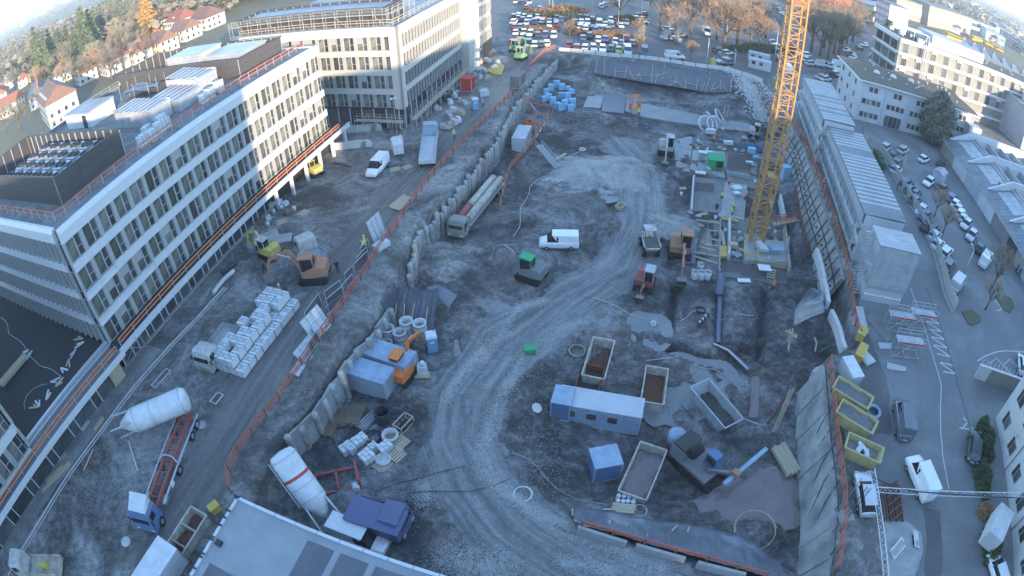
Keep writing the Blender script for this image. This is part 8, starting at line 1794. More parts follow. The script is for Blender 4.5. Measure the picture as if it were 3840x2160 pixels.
t=thing('ladder','long lattice ladder leaning down the shotcrete wall','ladder',on((26.5,32.59,-5)));_a=Vector((25.83,31.7,-4.9));_b=Vector((27.4,34.02,-1.2));_o=Vector(t.location)
for s in (-.35,.35):obj('stile',MB().beam(_a-_o+Vector((s,s*.4,.2)),_b-_o+Vector((s,s*.4,.2)),.07),'wood_pale',t)
for k in range(26):p=(_a-_o).lerp(_b-_o,k/26);obj('rung',MB().beam(p+Vector((-.35,-.14,.22)),p+Vector((.35,.14,.22)),.045),'wood_pale',t)
pipe('rusty steel beam lying beside the lattice ladder',[(25.18,32.5,-5),(27.5,34.89,-5),(29.72,36.6,-5)],.15,'rust',.5)
slope_tarp('wall_tarpaulin','crumpled grey tarpaulin hung over the pit edge beside the step in the wall',[(35.2,48.16,-0.3),(36.61,47.37,-0.3),(35.21,43.71,-0.3)],[(34.96,49.13,-3.6),(33.66,47.96,-3.8),(32.57,45.42,-4)],'tarp_sheen',26,10,.14,lift=.4)
t=thing('wooden_crib','timber crib frame at the step of the pit wall','timber frame',(0,0,0))
for a,c in (((30.38,43.24,-2),(30.62,41.03,-1)),((31.42,43.5,-2),(30.22,41.26,-3)),((30.49,42.67,-3),(30.81,41.49,-1)),((30.93,41.9,-4),(30.22,42.33,-1))):obj('beam',MB().beam(a,c,.16),'wood_pale',t)
# heap of white rubble, stones along the road, far scree
def stones(label,lines,n,seed,mt,smin=.07,smax=.16,name='gravel'):
    r2=random.Random(seed);b=MB();ws=[math.dist(l[0][0][:2],l[0][-1][:2])*l[1] for l in lines]
    for i in range(n):
        pts,w=r2.choices(lines,ws)[0];k=r2.randrange(len(pts)-1);p=Vector(pts[k]).lerp(Vector(pts[k+1]),r2.random());x,y=p.x+r2.gauss(0,w*.45),p.y+r2.gauss(0,w*.45);z=gz(x,y);s=r2.uniform(smin,smax)
        vs=[Vector((x,y,z+s*.3))+Vector(v)*s*r2.uniform(.7,1.2) for v in ((1,0,0),(-1,0,0),(0,1,0),(0,-1,0),(0,0,.8),(0,0,-.6))]
        b._add(vs,[(0,2,4),(2,1,4),(1,3,4),(3,0,4),(2,0,5),(1,2,5),(3,1,5),(0,3,5)])
    return obj(name,b,mt,label=label,kind='stuff')
_gl=[([(4.54,52.22,-3.2),(1.66,51.43,-3.2),(-0.04,49.93,-3.2),(-1.11,46.24,-3.2),(-3.47,43.29,-3.2),(-4.63,41.32,-3.2),(-5.81,39.03,-3.2),(-6.81,36.21,-3.2)],1.3),([(9.13,49.39,-3),(6.42,47.83,-3),(5.06,47.08,-3),(4.13,45.85,-3),(2.48,44.39,-3),(1.4,43.25,-3),(0.44,41.01,-3),(-0.18,39.14,-3),(-0.93,37.85,-3),(-1.86,34.77,-3),(-2.3,32.44,-3),(-2.9,30.76,-3),(-2.78,29.12,-3),(-1.99,27.22,-3),(-0.99,25.58,-3),(-0.12,24.77,-3),(1.23,23.36,-3),(2.8,22.34,-3),(4.69,21.76,-3)],1.6),([(4.47,20.75,-1),(6.37,19.54,-1),(8.18,18.49,-1),(9.62,17.63,-1),(10.93,16.94,-1)],2.0),([(-5.77,18.62,-0.6),(-3.9,18.23,-0.6),(-2.06,17.99,-0.6),(-0.54,17.2,-0.6)],3.0),([(3.09,18.13,-0.5),(4.3,17.63,-0.5),(6.1,17.07,-0.5),(7.1,16.72,-0.5)],1.2),([(-8.15,26.93,-2.6),(-7.64,25.72,-2.6),(-7.64,24.52,-2.6)],1.6),([(-0.3,43.12,-3.4),(-1.62,40.48,-3.4),(-2.58,38.5,-3.4)],.8)]
stones('pale crushed stone spilled along both sides of the haul road',[(a,w*.62) for a,w in _gl],32000,3,'stone_white',.025,.062)
stones('loose rubble scattered over the pit floor',[([(-0.19,40.5,-4.5),(2.76,39.06,-4.5),(2.35,30.01,-4.5),(0.52,27.91,-4.5)],4),([(4.55,73.4,-4),(12.49,67.9,-4)],5),([(-7.63,50.45,-3.6),(-3.02,45.48,-3.6),(-8.91,39.82,-3.6)],3.5),([(6.73,111.5,-4.4),(17.34,101.3,-4.4),(28.01,97.4,-4.4)],5),([(12.3,35,-4.9),(20.77,39.7,-4.9)],5),([(-13.96,27.47,-2.5),(-8.31,23.65,-2.5)],3.5)],9000,4,'rubble',.03,.09)
stones('clods and broken stone scattered over the muddy yard',[([(-31.14,61.8,0),(-22.09,65.9,0),(-17.87,73.6,0)],6),([(-42.28,17.14,0),(-37.5,22.96,0),(-39.01,35.41,0),(-37.58,45.06,0)],3.5),([(-13.74,65.2,0),(-14.03,58.36,0),(-17.51,44.94,0),(-20.78,31.38,0)],1.5)],9000,6,'rubble',.025,.075)
stones('heap of white broken stone beside the hose',[([(5.55,80.3,-4),(6.47,80.3,-4),(7.19,79.6,-4)],1.0)],260,5,'stone_white',.15,.35)
stones('pale rock scree on the far corner slope of the pit',[([(55.41,127,-3),(56.28,119.3,-3),(55.27,110.3,-3)],3.0),([(53.24,132.7,-1),(55.21,127.3,-1)],1.5)],1600,8,'stone_white',.15,.45)
# ------------------------------------------------------------------ muddy yard left of the pit
obj('drain_kerb',MB().ribbon([(-34.56,50.46,0),(-36.17,45.23,0),(-38.25,40.06,0),(-40.57,33.68,0),(-42.45,27.3,0),(-44.42,21.42,0),(-46.09,15.32,0),(-47.34,11.23,0),(-48.41,7.41,0)],.3,dz=.13).ribbon([(-34.12,50.44,0),(-35.74,45.23,0),(-37.81,40.07,0),(-40.13,33.71,0),(-42,27.36,0),(-43.97,21.51,0),(-45.62,15.44,0),(-46.86,11.38,0),(-47.92,7.58,0)],.18,0,.1),'concrete_pale',label='long pale concrete drain kerb parallel to the white block',kind='structure')
for a,c,w in (((-40.34,39.98,0),(-50.18,9.95,0),1.1),):obj('path',MB().ribbon([mid(a,c,k/12) for k in range(13)],3.2,0,.14),'haul_road',label='gravel strip between kerb and podium glazing',kind='structure')
def form_panel(label,p,rz,L,H,tilt,mt='plastic_white',cat='formwork'):
    t=thing('formwork_panel',label,cat,p,rz);e=Euler((tilt,0,0));q=obj('sheet',MB().bx(-L/2,L/2,-.02,.02,0,H),mt,t,rot=(tilt,0,0))
    for k in range(int(H/.35)+1):obj('rib',MB().bx(-L/2,L/2,-.1,-.02,k*.35,k*.35+.07),'steel_galv',q)
    for k in range(int(L/.9)+1):obj('upright',MB().bx(-L/2+k*.9-.04,-L/2+k*.9+.04,-.14,-.02,0,H),'steel_galv',q)
for a,c,H,tl,l in (((-16.65,58.3,0),(-15.56,60.8,0),3.0,-.25,'tall white formwork panel leaning on the guard rail'),((-20.55,41.62,0),(-19.32,44.49,0),2.2,-.5,'white formwork panels stacked against the guard rail'),((-19.73,41.92,0),(-18.81,43.72,0),1.6,-.9,'low white formwork sheets beside the stacked panels'),((-20.59,38.23,0),(-19.53,41.05,0),1.4,-.9,'white slab sheets lying behind the mesh fence'),((-20.66,36.36,0),(-20.31,37.96,0),1.0,-1.1,'last white slab sheet along the guard rail')):form_panel(l,(*mid(a,c)[:2],.05),yaw(a,c),math.dist(a[:2],c[:2]),H,tl)
t=thing('block_stack','white strapped blocks lying below the tall formwork panel','blocks',(*(-15.59,57.61,0)[:2],0),.9)
for k in range(4):obj('block',MB().bx(-1+.5*k,-.53+.5*k,-.6,.6,.05,.7),'plastic_white',t)
def mesh_fence(a,c,label,group='mesh fence panels along the guard rail',h=2.0):
    L=math.dist(a[:2],c[:2]);t=thing('mesh_fence_panel',label,'fence panel',(a[0],a[1],0),yaw(a,c),group);obj('frame',MB().bx(0,.05,-.03,.03,0,h).bx(L-.05,L,-.03,.03,0,h).bx(.05,L-.05,-.03,.03,h-.05,h).bx(.05,L-.05,-.03,.03,.1,.15),'steel_galv',t)
    b=MB()
    for i in range(1,int(L/.14)):b.bx(i*.14-.01,i*.14+.01,-.01,.01,.15,h-.05)
    for k in range(1,6):b.bx(.05,L-.05,-.012,.012,h*k/6-.012,h*k/6+.012)
    obj('mesh',b,'steel_dark',t,kind='stuff');obj('foot',MB().bx(-.35,.35,-.12,.12,0,.12),'concrete',t)
for a,c in (((-17.39,54.88,0),(-16.86,56.65,0)),((-17.5,52.96,0),(-16.68,55.04,0)),((-17.61,51.67,0),(-16.42,54.25,0)),((-18.32,49.92,0),(-17.69,51.49,0)),((-19.99,46.91,0),(-18.57,48.89,0)),((-19.46,45.6,0),(-18.12,47.86,0)),((-18.15,48.03,0),(-17.37,49.89,0)),((-21.38,43.58,0),(-20.54,46.75,0)),((-19.93,39.06,0),(-19.31,41.05,0))):mesh_fence(a,c,'galvanised mesh fence panel standing loose by the red guard rail')
for p,rz,l in (((-17.07,77.9,0),.3,'broken wooden pallet beside the white and blue van'),((-15.33,78.5,0),.9,'second wooden pallet beside the broken one'),((-31.2,64.7,0),.5,'pale slatted pallet in the materials heap under the canopy'),((-46.74,23.29,0),.7,'wooden pallet on the gravel strip by the podium'),((-28.89,43.74,0),.4,'wooden pallet at the end of the block packs'),((-20.06,83.4,0),.1,'long pale pallet on the far yard'),((-28.4,66.5,0),1.1,'pallet standing in the materials heap')):pallet(l,on(p),rz).scale=(1.3,1.5,1.2)
rr=random.Random(61)
for i,p in enumerate([(-34.32,68.8,0),(-34.07,70.4,0),(-32.27,68,0),(-31.98,69,0),(-30.61,66.7,0),(-29.98,67.2,0),(-33.49,65.5,0),(-29.52,68.2,0),(-33.22,67,0),(-33.35,69.7,0),(-34.26,64.6,0),(-33.01,63.7,0)]):t=thing('scrap_item','loose %s in the materials heap under the canopy' % ('white sack','wooden box','grey drum')[i % 3],'materials',on(p),rr.uniform(0,3),'materials heap under the canopy');obj('body',MB().box((0,0,.35),(rr.uniform(.6,1.3),rr.uniform(.5,1),.6),0,0,.1) if i % 3<2 else MB().lathe([(.3,0),(.32,.4),(.3,.8)],10),('plastic_white','wood_dark','steel_galv')[i % 3],t)
for i,p in enumerate([(-13.61,108.5,0),(-12.18,107.7,0),(-10.69,110.9,0),(-10.27,108,0),(-10.74,104.2,0),(-9.08,104.6,0),(-8.07,103.4,0),(-12.9,101.4,0),(-9.9,100.5,0),(-8.52,98.9,0),(-10.57,97.7,0),(-9.26,94.4,0),(-8.63,95.2,0),(-9.99,92.7,0),(-10.81,92.3,0),(-6.96,120,0),(-5.64,118.5,0),(-4.19,118.4,0),(-4.96,123.3,0),(-2.84,125.3,0),(-2.22,129.1,0),(-6.29,130.3,0),(-4.52,131.7,0),(-8.86,123.8,0),(-15.01,107,0),(-14.39,110.3,0)]):t=thing('scrap_item','loose %s lying before the scaffold of the cream block' % ('white sheet bundle','timber stack','grey crate','pale sack')[i % 4],'materials',on(p),rr.uniform(0,3),'materials before the scaffold');obj('body',MB().box((0,0,.4),(rr.uniform(.8,2.2),rr.uniform(.7,1.2),rr.uniform(.4,.9)),0,0,.08).box((.2,.1,.9),(.8,.6,.4),.6,0,.1),('plastic_white','wood_pale','steel_galv','concrete_pale')[i % 4],t)
slab('yellow_sheet','big yellow folded tarpaulin on the ground by the stair tower',[(-4.54,124,0),(-1.77,129,0),(-0.66,126.6,0),(-1.3,120.1,0),(-3.2,121,0)],.5,'formwork_yellow','tarpaulin');container('green waste container under the scaffold',on((-13.1,107.3,0)),AX,2.2,1.6,1.3,'green_paint',cat='container');container('dark waste container beside the green one',on((-11.64,106,0)),AX,2.0,1.5,1.1,'steel_dark',cat='container')
for p,l in (((3.15,132.7,0),'bright green and white machine at the bend of the red rail'),((2.14,139.8,0),'yellow machine behind the green one')):digger(l,(*p[:2],0),1.0,'green_bright' if 'green' in l else 'machine_yellow',1.3,cabc='dirty_white')
container('green mesh cage container at the top of the pile wall',on((2.06,114.6,0)),AX,5,2.2,2.5,'concrete_dark',cat='container')
t=thing('lighting_mast','mobile lighting mast with white base on the yard','lighting mast',on((-18.07,87.2,0)),.4);obj('base',MB().bx(-.8,.8,-.6,.6,.2,1.3),'plastic_white',t);obj('mast',MB().tube((0,0,1.3),(0,0,8),.07,6),'steel',t)
for x,y in ((-.3,.2),(.3,.2),(-.3,-.2),(.3,-.2)):obj('lamp',MB().lathe([(.05,0),(.28,.2),(.05,.3)],8),'plastic_white',t,(x,y,8))
t=thing('water_cart','tall white tank on a trailer on the yard in front of the cream block','tank',on((-17.53,83.7,0)),.3);obj('tank',MB().bx(-.8,.8,-1.6,1.6,.5,2.2),'plastic_white',t);wheels(t,(0,),1.9,.35,.2)
for p,l in (((-27,93.5,0),'rounded pale concrete ramp wall before the cream block'),((-27.36,86.7,0),'second rounded concrete ramp wall')):t=thing('ramp_wall',l,'wall',(*p[:2],0),.05);obj('wall',MB().bx(-5,4,-.2,.2,0,1.3),'concrete_pale',t);obj('rounded_end',MB().tube((4,-.2,.3),(4,.2,.3),1.0,16),'concrete_pale',t)
hose('black pipe lying in the muddy yard',[(-27.8,81,0),(-26.71,80.6,0),(-25,79.7,0),(-23.42,79.2,0)],.12,'black_plastic')
for a,c,l in (((-15.28,66.6,0.1),(-13.87,69.1,0.1),'pale broken road plates beside the wheel tracks'),):planks(l,on(mid(a,c)),yaw(a,c),4,3.5,.5,.1,'wood_pale',1)
for p,rz,l in (((-32.45,61.2,0),.5,'large grey steel plate on the ground by the mini excavator'),((-30.2,60.4,0),.2,'pale steel plate beside the large one')):obj('road_plate',MB().bx(-1.8,1.8,-1,1,.02,.1),'concrete',None,on(p),(0,0,rz),l,'steel plate')
pipe('dark steel column lying along the gravel strip',[(-34.25,53.35,0),(-35.1,51.42,0),(-35.57,48.99,0)],.3,'concrete_pale',.1);pipe('dark steel beam lying beside the pale column',[(-34.6,55.01,0),(-35.91,53.03,0)],.3,'steel_dark',.1)
for a,c,l in (((-44.9,22.63,0),(-47.48,18.3,0),'bundle of pale boards on the gravel strip'),((-45.79,22.07,0),(-47.24,19.53,0),'grey steel sections beside the pale boards'),((-48.26,19.7,0),(-49.24,16.04,0),'long white conduit lying by the podium'),((-42.12,24.82,0),(-42.25,21.97,0),'single pale plank on the yard'),((-37.57,26.54,0),(-34.92,23.27,0),'white pole lying beside the red chassis'),((-42.72,29.04,0),(-43.2,27.2,0),'pale battens on the gravel strip'),((-44.81,28.34,0),(-45.2,26.9,0),'grey slabs on the gravel strip')):planks(l,on(mid(a,c),.1),yaw(a,c),3 if 'single' not in l and 'pole' not in l and 'conduit' not in l else 1,math.dist(a[:2],c[:2]),.16,.1,'wood_pale' if 'pale' in l else 'concrete_pale',1)
obj('manhole_ring',MB().lathe([(.55,0),(.55,.12),(.4,.14)],18),'concrete_pale',None,on((-33.59,15.68,0)),(0,0,0),'round pale concrete manhole ring on the haul road','manhole');obj('manhole_ring',MB().lathe([(.5,0),(.5,.1),(.4,.12)],18),'concrete',None,on((-29.54,29.67,0)),(0,0,0),'round concrete cover behind the silo lorry','manhole')
for p,l in (((-37.14,35.32,0),'open rectangular timber frame on the yard'),((-28.9,33.08,0),'small white open frame on the yard')):t=thing('ground_frame',l,'frame',on(p,.1),1.2);s=1.4 if 'timber' in l else .7;obj('frame',MB().bx(-s,s,-.45,-.38,0,.12).bx(-s,s,.38,.45,0,.12).bx(-s,-s+.07,-.38,.38,0,.12).bx(s-.07,s,-.38,.38,0,.12),'concrete_pale',t)
t=thing('mobile_scaffold','aluminium mobile scaffold ladder frames at the corner of the white block','scaffold',on((-42.64,38.59,0)),yaw((-42.44,36.08,0),(-40.93,38.67,0)))
for x in (-1.6,1.6):
    for y in (-.5,.5):obj('upright',MB().tube((x,y,0),(x,y,4.2),.04,5),'steel_galv',t)
    for k in range(11):obj('rung',MB().tube((x,-.5,.3+.35*k),(x,.5,.3+.35*k),.025,4),'steel_galv',t)
obj('platform',MB().bx(-1.6,1.6,-.45,.45,2.6,2.68),'wood_pale',t);obj('brace',MB().tube((-1.6,-.5,.4),(1.6,-.5,2.5),.03,4).tube((-1.6,-.5,2.5),(1.6,-.5,.4),.03,4),'steel_galv',t)
t=thing('twin_fan','white twin outdoor fan unit standing at the podium corner','fan unit',on((-44.09,35.5,0)),-.6);obj('casing',MB().bx(-.45,.45,-.5,.5,0,1.5),'plastic_white',t)
for z in (.4,1.1):obj('fan',MB().tube((.45,0,z),(.5,0,z),.32,14),'steel_dark',t)
# clutter on the podium roof
def roof_pt(p):return (p[0],p[1],3.86)
planks('long pale board stack with clamps on the black podium roof',roof_pt((-58.54,30.91,3.9)),yaw((-59.64,29.31,3.9),(-58.22,33.13,3.9)),6,5.5,.2,.2,'wood_pale',2);hose('thin pale hose curving over the black podium roof',[(*p[:2],3.95) for p in [(-70.4,40.1,3.9),(-67.1,38.96,3.9),(-64.9,37.46,3.9),(-60.8,35.42,3.9),(-57.47,34.21,3.9),(-55.31,33.17,3.9),(-53.68,32.15,3.9),(-51.31,31.71,3.9),(-47.81,30.8,3.9)]],.05,'concrete_pale',ground=False);hose('bent conduit lying on the black podium roof',[(*p[:2],3.95) for p in [(-50.43,29.65,3.9),(-51.91,29.19,3.9),(-52.93,28.31,3.9),(-53.07,27.09,3.9),(-52.57,26.12,3.9),(-51.05,25.17,3.9)]],.04,ground=False,wig=.03)
for i,p in enumerate([(-49.26,36.83,3.9),(-48.44,35.88,3.9),(-48.58,34.43,3.9),(-48.38,33.03,3.9),(-48.67,32.08,3.9),(-49.2,30.37,3.9),(-48.3,30.16,3.9),(-49.2,28.15,3.9),(-50.16,26.73,3.9),(-50.51,26.1,3.9),(-58.44,33.97,3.9),(-57.08,33.72,3.9)]):t=thing('roof_clutter','small pale %s left on the edge of the black podium roof' % ('board','bundle','offcut')[i % 3],'clutter',roof_pt(p),i*.7,'clutter on the podium roof');obj('body',MB().box((0,0,.12),(1.5,.25,.12),.2).box((.2,.3,.1),(1.1,.2,.1),-.3),('wood_pale','plastic_white','steel_galv')[i % 3],t)
# ------------------------------------------------------------------ street below the cabins
def mark(pts,w,mt='paint_white',label='white road marking on the street'):return obj('road_marking',MB().ribbon([(p[0],p[1],-.022) for p in pts],w),mt,label=label,kind='structure')
for l in ([(51.07,42.64,0),(53.25,41.93,0)],[(51.01,42.55,0),(52.8,40.56,0)],[(50.62,41.24,0),(52.8,40.56,0)],[(50.58,41.19,0),(52.33,39.17,0)],[(50.24,39.82,0),(52.33,39.17,0)],[(50.2,39.77,0),(51.95,37.78,0)],[(49.82,38.48,0),(51.95,37.78,0)],[(49.76,38.4,0),(51.52,36.36,0)],[(49.37,37.11,0),(51.52,36.36,0)],[(49.31,37.01,0),(51.1,34.91,0)],[(48.98,35.67,0),(51.1,34.91,0)],[(48.69,34.25,0),(50.66,33.51,0)],[(48.62,34.15,0),(50.24,32.21,0)],[(48.31,32.83,0),(50.24,32.21,0)],[(46.13,24.81,0),(47.61,24.3,0)],[(46.73,24.76,0),(47.73,25.19,0)],[(47.49,25.96,0),(47.81,25.46,0)]):mark(l,.13)
mark([(51.85,47.62,0),(50.78,44.09,0),(49.86,40.97,0),(48.35,36.4,0),(47.18,32.36,0),(46.69,30.89,0),(44.7,27.97,0),(42.91,24.86,0),(42.6,24.12,0),(41.58,21.87,0),(40.52,18.15,0)],.14,'concrete_pale','pale joint line running down the street');mark([(54.92,47.52,0),(53.32,42.02,0),(51.06,35.09,0),(49.42,30.16,0),(48.36,26.59,0),(47.7,23.87,0)],.12,'steel_dark','dark tar joint along the street')
obj('pavement',MB().prism([(p[0],p[1]) for p in [(31.01,16.98,0),(32.56,16.64,0),(33.63,16.19,0),(34.88,14.53,0),(34.4,12.72,0),(32.63,10.66,0),(29.67,11.6,0)]],-.1,.06),'concrete',label='pale concrete footway strip in the lower street',kind='structure');obj('pavement',MB().prism([(p[0],p[1]) for p in [(40.79,44.27,0),(47.05,43.18,0),(45.91,40.74,0),(41.84,38.06,0),(40.83,41.99,0)]],-.1,.05),'concrete_dark',label='paved apron in front of the clad cabin tower',kind='structure')
for l,pl,m_ in (('dark mud smeared along the guard rail in the lower street',[(28.95,23.89,0),(31.63,23.03,0),(31.19,18.98,0),(30.61,15.92,0),(29.62,11.1,0),(24.97,12.46,0),(26.94,17.86,0)],'site_mud'),('muddy strip along the pit rail by the scaffolds',[(39.72,43.45,0),(40.76,43.03,0),(39.62,38.27,0),(39.01,33.16,0),(36.28,26.13,0),(29.75,27.25,0),(37.71,37.2,0)],'asphalt_old'),('wet dark patch across the street',[(36.23,17.05,0),(38.16,16.07,0),(35.82,9.59,0),(33.52,10.37,0),(35.26,13.55,0)],'asphalt_old')):pool('mud_patch',l,pl,m_,z=-.024)
near_car((*(29.73,19.8,0.7)[:2],0),yaw((29.41,17.69,0.7),(30.34,21.96,0.7)),'silver','estate','silver hatchback parked under the white cable bridge')
near_car((*(36.74,19.88,1)[:2],0),yaw((36.74,16.64,1),(36.82,22.9,1)),'white','van','white van with red lettering driving up the street');near_car((*(46.32,21.74,0.7)[:2],0),yaw((44.03,19.13,0.7),(48.21,24.29,0.7)),'black','estate','black estate car parked by the white house');near_car((*(42.52,7.48,0.7)[:2],0),yaw((42.51,4.55,0.7),(42.62,9.79,0.7)),'white','hatch','white hatchback at the hedge of the white house');near_car((*(37.82,26.92,1.2)[:2],0),yaw((37.05,24.83,1),(38.71,29.09,1)),'grey','van','dark grey van parked beside the yellow skips');near_car((*(64.2,31.14,0.7)[:2],0),.9,'white','hatch','white small car in the marked bay behind the low wall')
t=thing('box_trailer','white box trailer parked at the hedge of the white house','trailer',(*(43.42,11.53,1)[:2],0),yaw((41.8,10.51,1),(46.19,13.58,1)));obj('box',MB().bx(-2.1,1.9,-1.05,1.05,.6,2.7),'plastic_white',t);obj('rear_door',MB().bx(-2.15,-2.11,-.95,.95,.7,2.6),'facade_white',t);wheels(t,(-.4,.5),2.1,.33,.2);obj('drawbar',MB().beam((1.9,.5,.6),(3.2,0,.6),.1).beam((1.9,-.5,.6),(3.2,0,.6),.1),'steel_galv',t)
skip('yellow skip with white and wooden waste in the street',(*(31.04,24.1,0.8)[:2],0),yaw((29.61,25.19,1),(32.25,23.2,1)),4.0,1.9,1.4,'skip_yellow','rubble',.7,.5)
for p,rz,s,l in (((30.71,24.38,1.2),.4,(1.2,.5,.3),'white board lying in the yellow skip'),((31.26,23.7,1.2),1.0,(.9,.4,.3),'white plastic waste lying in the yellow skip')):obj('waste_board',MB().box((0,0,0),s,.2,0,.2).box((.3,.3,.1),(.5,.3,.2),.9),'plastic_white',None,(*p[:2],1.0),(0,0,rz),l,'waste')
skip('yellow skip behind the guard rail, upper of two',(*(32.55,30.66,0.8)[:2],0),yaw((31.32,32.08,1),(33.74,29.53,1)),4.4,1.9,1.4,'skip_yellow','concrete_dark',1.1,.5);skip('yellow skip behind the guard rail, lower of two',(*(31.75,27.73,0.8)[:2],0),yaw((30.53,29.11,1),(32.98,26.5,1)),4.4,1.9,1.4,'skip_yellow','concrete_dark',1.1,.5)
coil('pale blue plastic ring beside the yellow skips',(*(34.86,28.72,0.4)[:2],0),.8,.22,1,'blue_light','plastic_ring','ring');container('white and turquoise compressor above the yellow skips',(*(33.84,33.74,0.8)[:2],0),AX+.3,3,1.5,1.7,'facade_white','plastic_white','compressor',name='compressor')
for p,l in (((36.69,36.49,0.5),'ochre formwork box at the guard rail above the skips'),((38.3,39.38,0.5),'small ochre bag box behind the guard rail')):t=thing('material_box',l,'box',(*p[:2],0),yaw((38.02,37.79,0),(36.32,36.13,0)));k=1.2 if 'work' in l else .8;obj('box',MB().bx(-k,k,-.5,.5,0,1.0),'formwork_yellow',t);obj('lid',MB().bx(-k-.05,k+.05,-.55,.55,1.01,1.1),'formwork_yellow',t)
for p,s,l in (((33.46,38,0.5),(1.4,1.3,1.3),'white wrapped pallet of sacks on the earth shelf'),((34.91,38.18,0.5),(1.6,1.6,1.1),'grey foil-covered pallet on the earth shelf'),((34.61,39.44,0.5),(1.8,.6,.4),'crumpled white foil on the earth shelf'),((37.48,36.16,0.3),(1.5,2,.2),'white boards behind the ochre box')):t=thing('wrapped_pallet',l,'pallet',on(p) if p[0]<40 else (*p[:2],0),.3);obj('load',MB().box((0,0,s[2]/2+.12),(s[0],s[1],s[2])).box((.1,0,s[2]+.16),(s[0]*.8,s[1]*.8,.1)),'plastic_white' if 'white' in l else 'concrete_pale',t);obj('pallet',MB().bx(-s[0]/2,s[0]/2,-s[1]/2,s[1]/2,0,.11),'wood_pale',t)
pipe('white drain pipe lying on the earth shelf',[(35.91,44.53,0),(35.72,43.51,0),(34.98,42.21,0)],.12,'plastic_white',.2);pipe('green pipe lying beside the white drain pipe',[(35.45,42.02,0),(37.22,42.82,0)],.1,'plastic_green',.2)
planks('stack of grey scaffold boards along the kerb of the street',(*(39.85,42.05,0)[:2],0),yaw((39.97,43.17,0),(38.41,38.7,0)),4,4.5,.25,.12,'concrete_pale',2)
# white and red mobile scaffolds
for p,nx,l in (((42.69,40.14,0),2,'aluminium scaffold with red toe boards beside the clad cabin tower, upper frame'),((46.54,40.34,0),2,'aluminium scaffold with red toe boards standing over the zigzag marking'),((41.49,36.03,0),2,'aluminium scaffold with red toe boards, lower frame in the street')):
    rz=-.25;ux_,uy_=(math.cos(rz),math.sin(rz),0),(-math.sin(rz),math.cos(rz),0);t=scaffold(l,(*p[:2],0),ux_,uy_,nx,1,1,1.9,1.4,2.0,'steel_galv',True,'steel_galv');obj('toe_board',MB().beam(Vector(ux_)*.05+Vector((0,0,2.15)),Vector(ux_)*1.9*nx+Vector((0,0,2.15)),.05,.18),'paint_red',t)
slab('scaffold_deck','loose aluminium deck lying beside the scaffolds',[(40.17,35.18,0),(42.68,34.19,0),(42.17,33.57,0),(39.67,34.26,0)],.12,'steel_galv','deck',base=0);slab('scaffold_deck','second loose aluminium deck behind the scaffolds',[(40.46,38.27,0),(42.45,38,0),(41.93,37.09,0),(40.19,37.34,0)],.12,'steel_galv','deck',base=0)
# rust rack, signs
t=thing('steel_rack','rusty steel channel rack lying on the street beside the silver car','steel rack',(*(32.55,18.44,0)[:2],0),yaw((32.29,19.61,0),(31.66,17.14,0)))
for k in range(7):obj('channel',MB().bx(-2,2,-1.1+k*.36,-.95+k*.36,.05+.12*(k % 2),.2+.12*(k % 2)),'rust',t)
for k in range(5):obj('cross_bar',MB().bx(-.09,.09,-.9,1.1,.35,.48),'rust',t,(-1.7+k*.85,.2,0),(0,0,.6))
for p,rz,s,l in (((31.46,13.76,0.8),.5,(2.0,1.1),'white striped barrier board on the footway'),((33.83,14.02,0.8),1.3,(1.7,.9),'white sign board with red lamp lying on the footway')):
    t=thing('sign_board',l,'sign',(*p[:2],.3),rz);q=obj('board',MB().bx(-s[0]/2,s[0]/2,-s[1]/2,s[1]/2,0,.05),'paint_white',t,rot=(.45,0,0))
    for k in range(9 if 'striped' in l else 3):obj('stripe',MB().box((-s[0]/2+.2+k*.2,0,.055),(.06,s[1]*.7,.012),.35),'steel_dark',q)
    obj('foot',MB().bx(-.5,.5,-.3,.3,-.3,-.1),'rubber',t)
t=thing('road_sign','round no-parking sign on a pole behind the guard rail','sign',(*(28.04,20.01,0)[:2],0),0);obj('pole',MB().tube((0,0,0),(0,0,3.2),.04,6),'steel_galv',t);obj('disc',MB().tube((-.02,0,3.0),(.03,0,3.0),.33,18),'paint_red',t,(0,0,0),(0,-.6,0));obj('plate',MB().bx(-.02,.02,-.25,.25,2.3,2.6),'paint_white',t)
# cable bridge: lattice post and two lattice beams
def lattice(a,c,w,mt='plastic_white',name='lattice_beam',parent=None,o=Vector((0,0,0))):
    a=Vector(a)-o;c=Vector(c)-o;d=(c-a).normalized();up=Vector((0,0,1)) if abs(d.z)<.9 else Vector((1,0,0));s=d.cross(up).normalized();u=s.cross(d);b=MB();L=(c-a).length;n=max(4,int(L/.55));cs=[s*w/2,-s*w/2,u*w*.8]
    for q in cs:b.tube(a+q,c+q,.035,5)
    for i in range(n):
        p,r_=a+d*(L*i/n),a+d*(L*(i+1)/n)
        for q,k in ((0,1),(1,2),(2,0)):b.tube(p+cs[q if i % 2 else k],r_+cs[k if i % 2 else q],.018,4)
    return obj(name,b,mt,parent)
_cb=Vector((27.14,18.13,0));t=thing('cable_bridge','white lattice cable bridge spanning the street on a dark lattice post','cable bridge',tuple(_cb))
lattice(_cb,_cb+Vector((0,0,4.6)),.4,'steel_dark','post',t,_cb);lattice((27.83,17.85,4.7),(48.31,11.66,4.7),.5,'plastic_white','lattice_beam',t,_cb);lattice((28.2,19.67,4.7),(25.59,8.08,4.7),.5,'plastic_white','lattice_beam',t,_cb);obj('cable',MB().path([Vector(p)-_cb for p in [(27.86,18.92,4.9),(28.99,17.94,5),(31.2,16.7,5),(36.49,14.93,5),(45.09,12.03,5)]],.06,5),'steel_dark',t);obj('base_block',MB().bx(-.6,.6,-.6,.6,0,.6),'concrete',t)
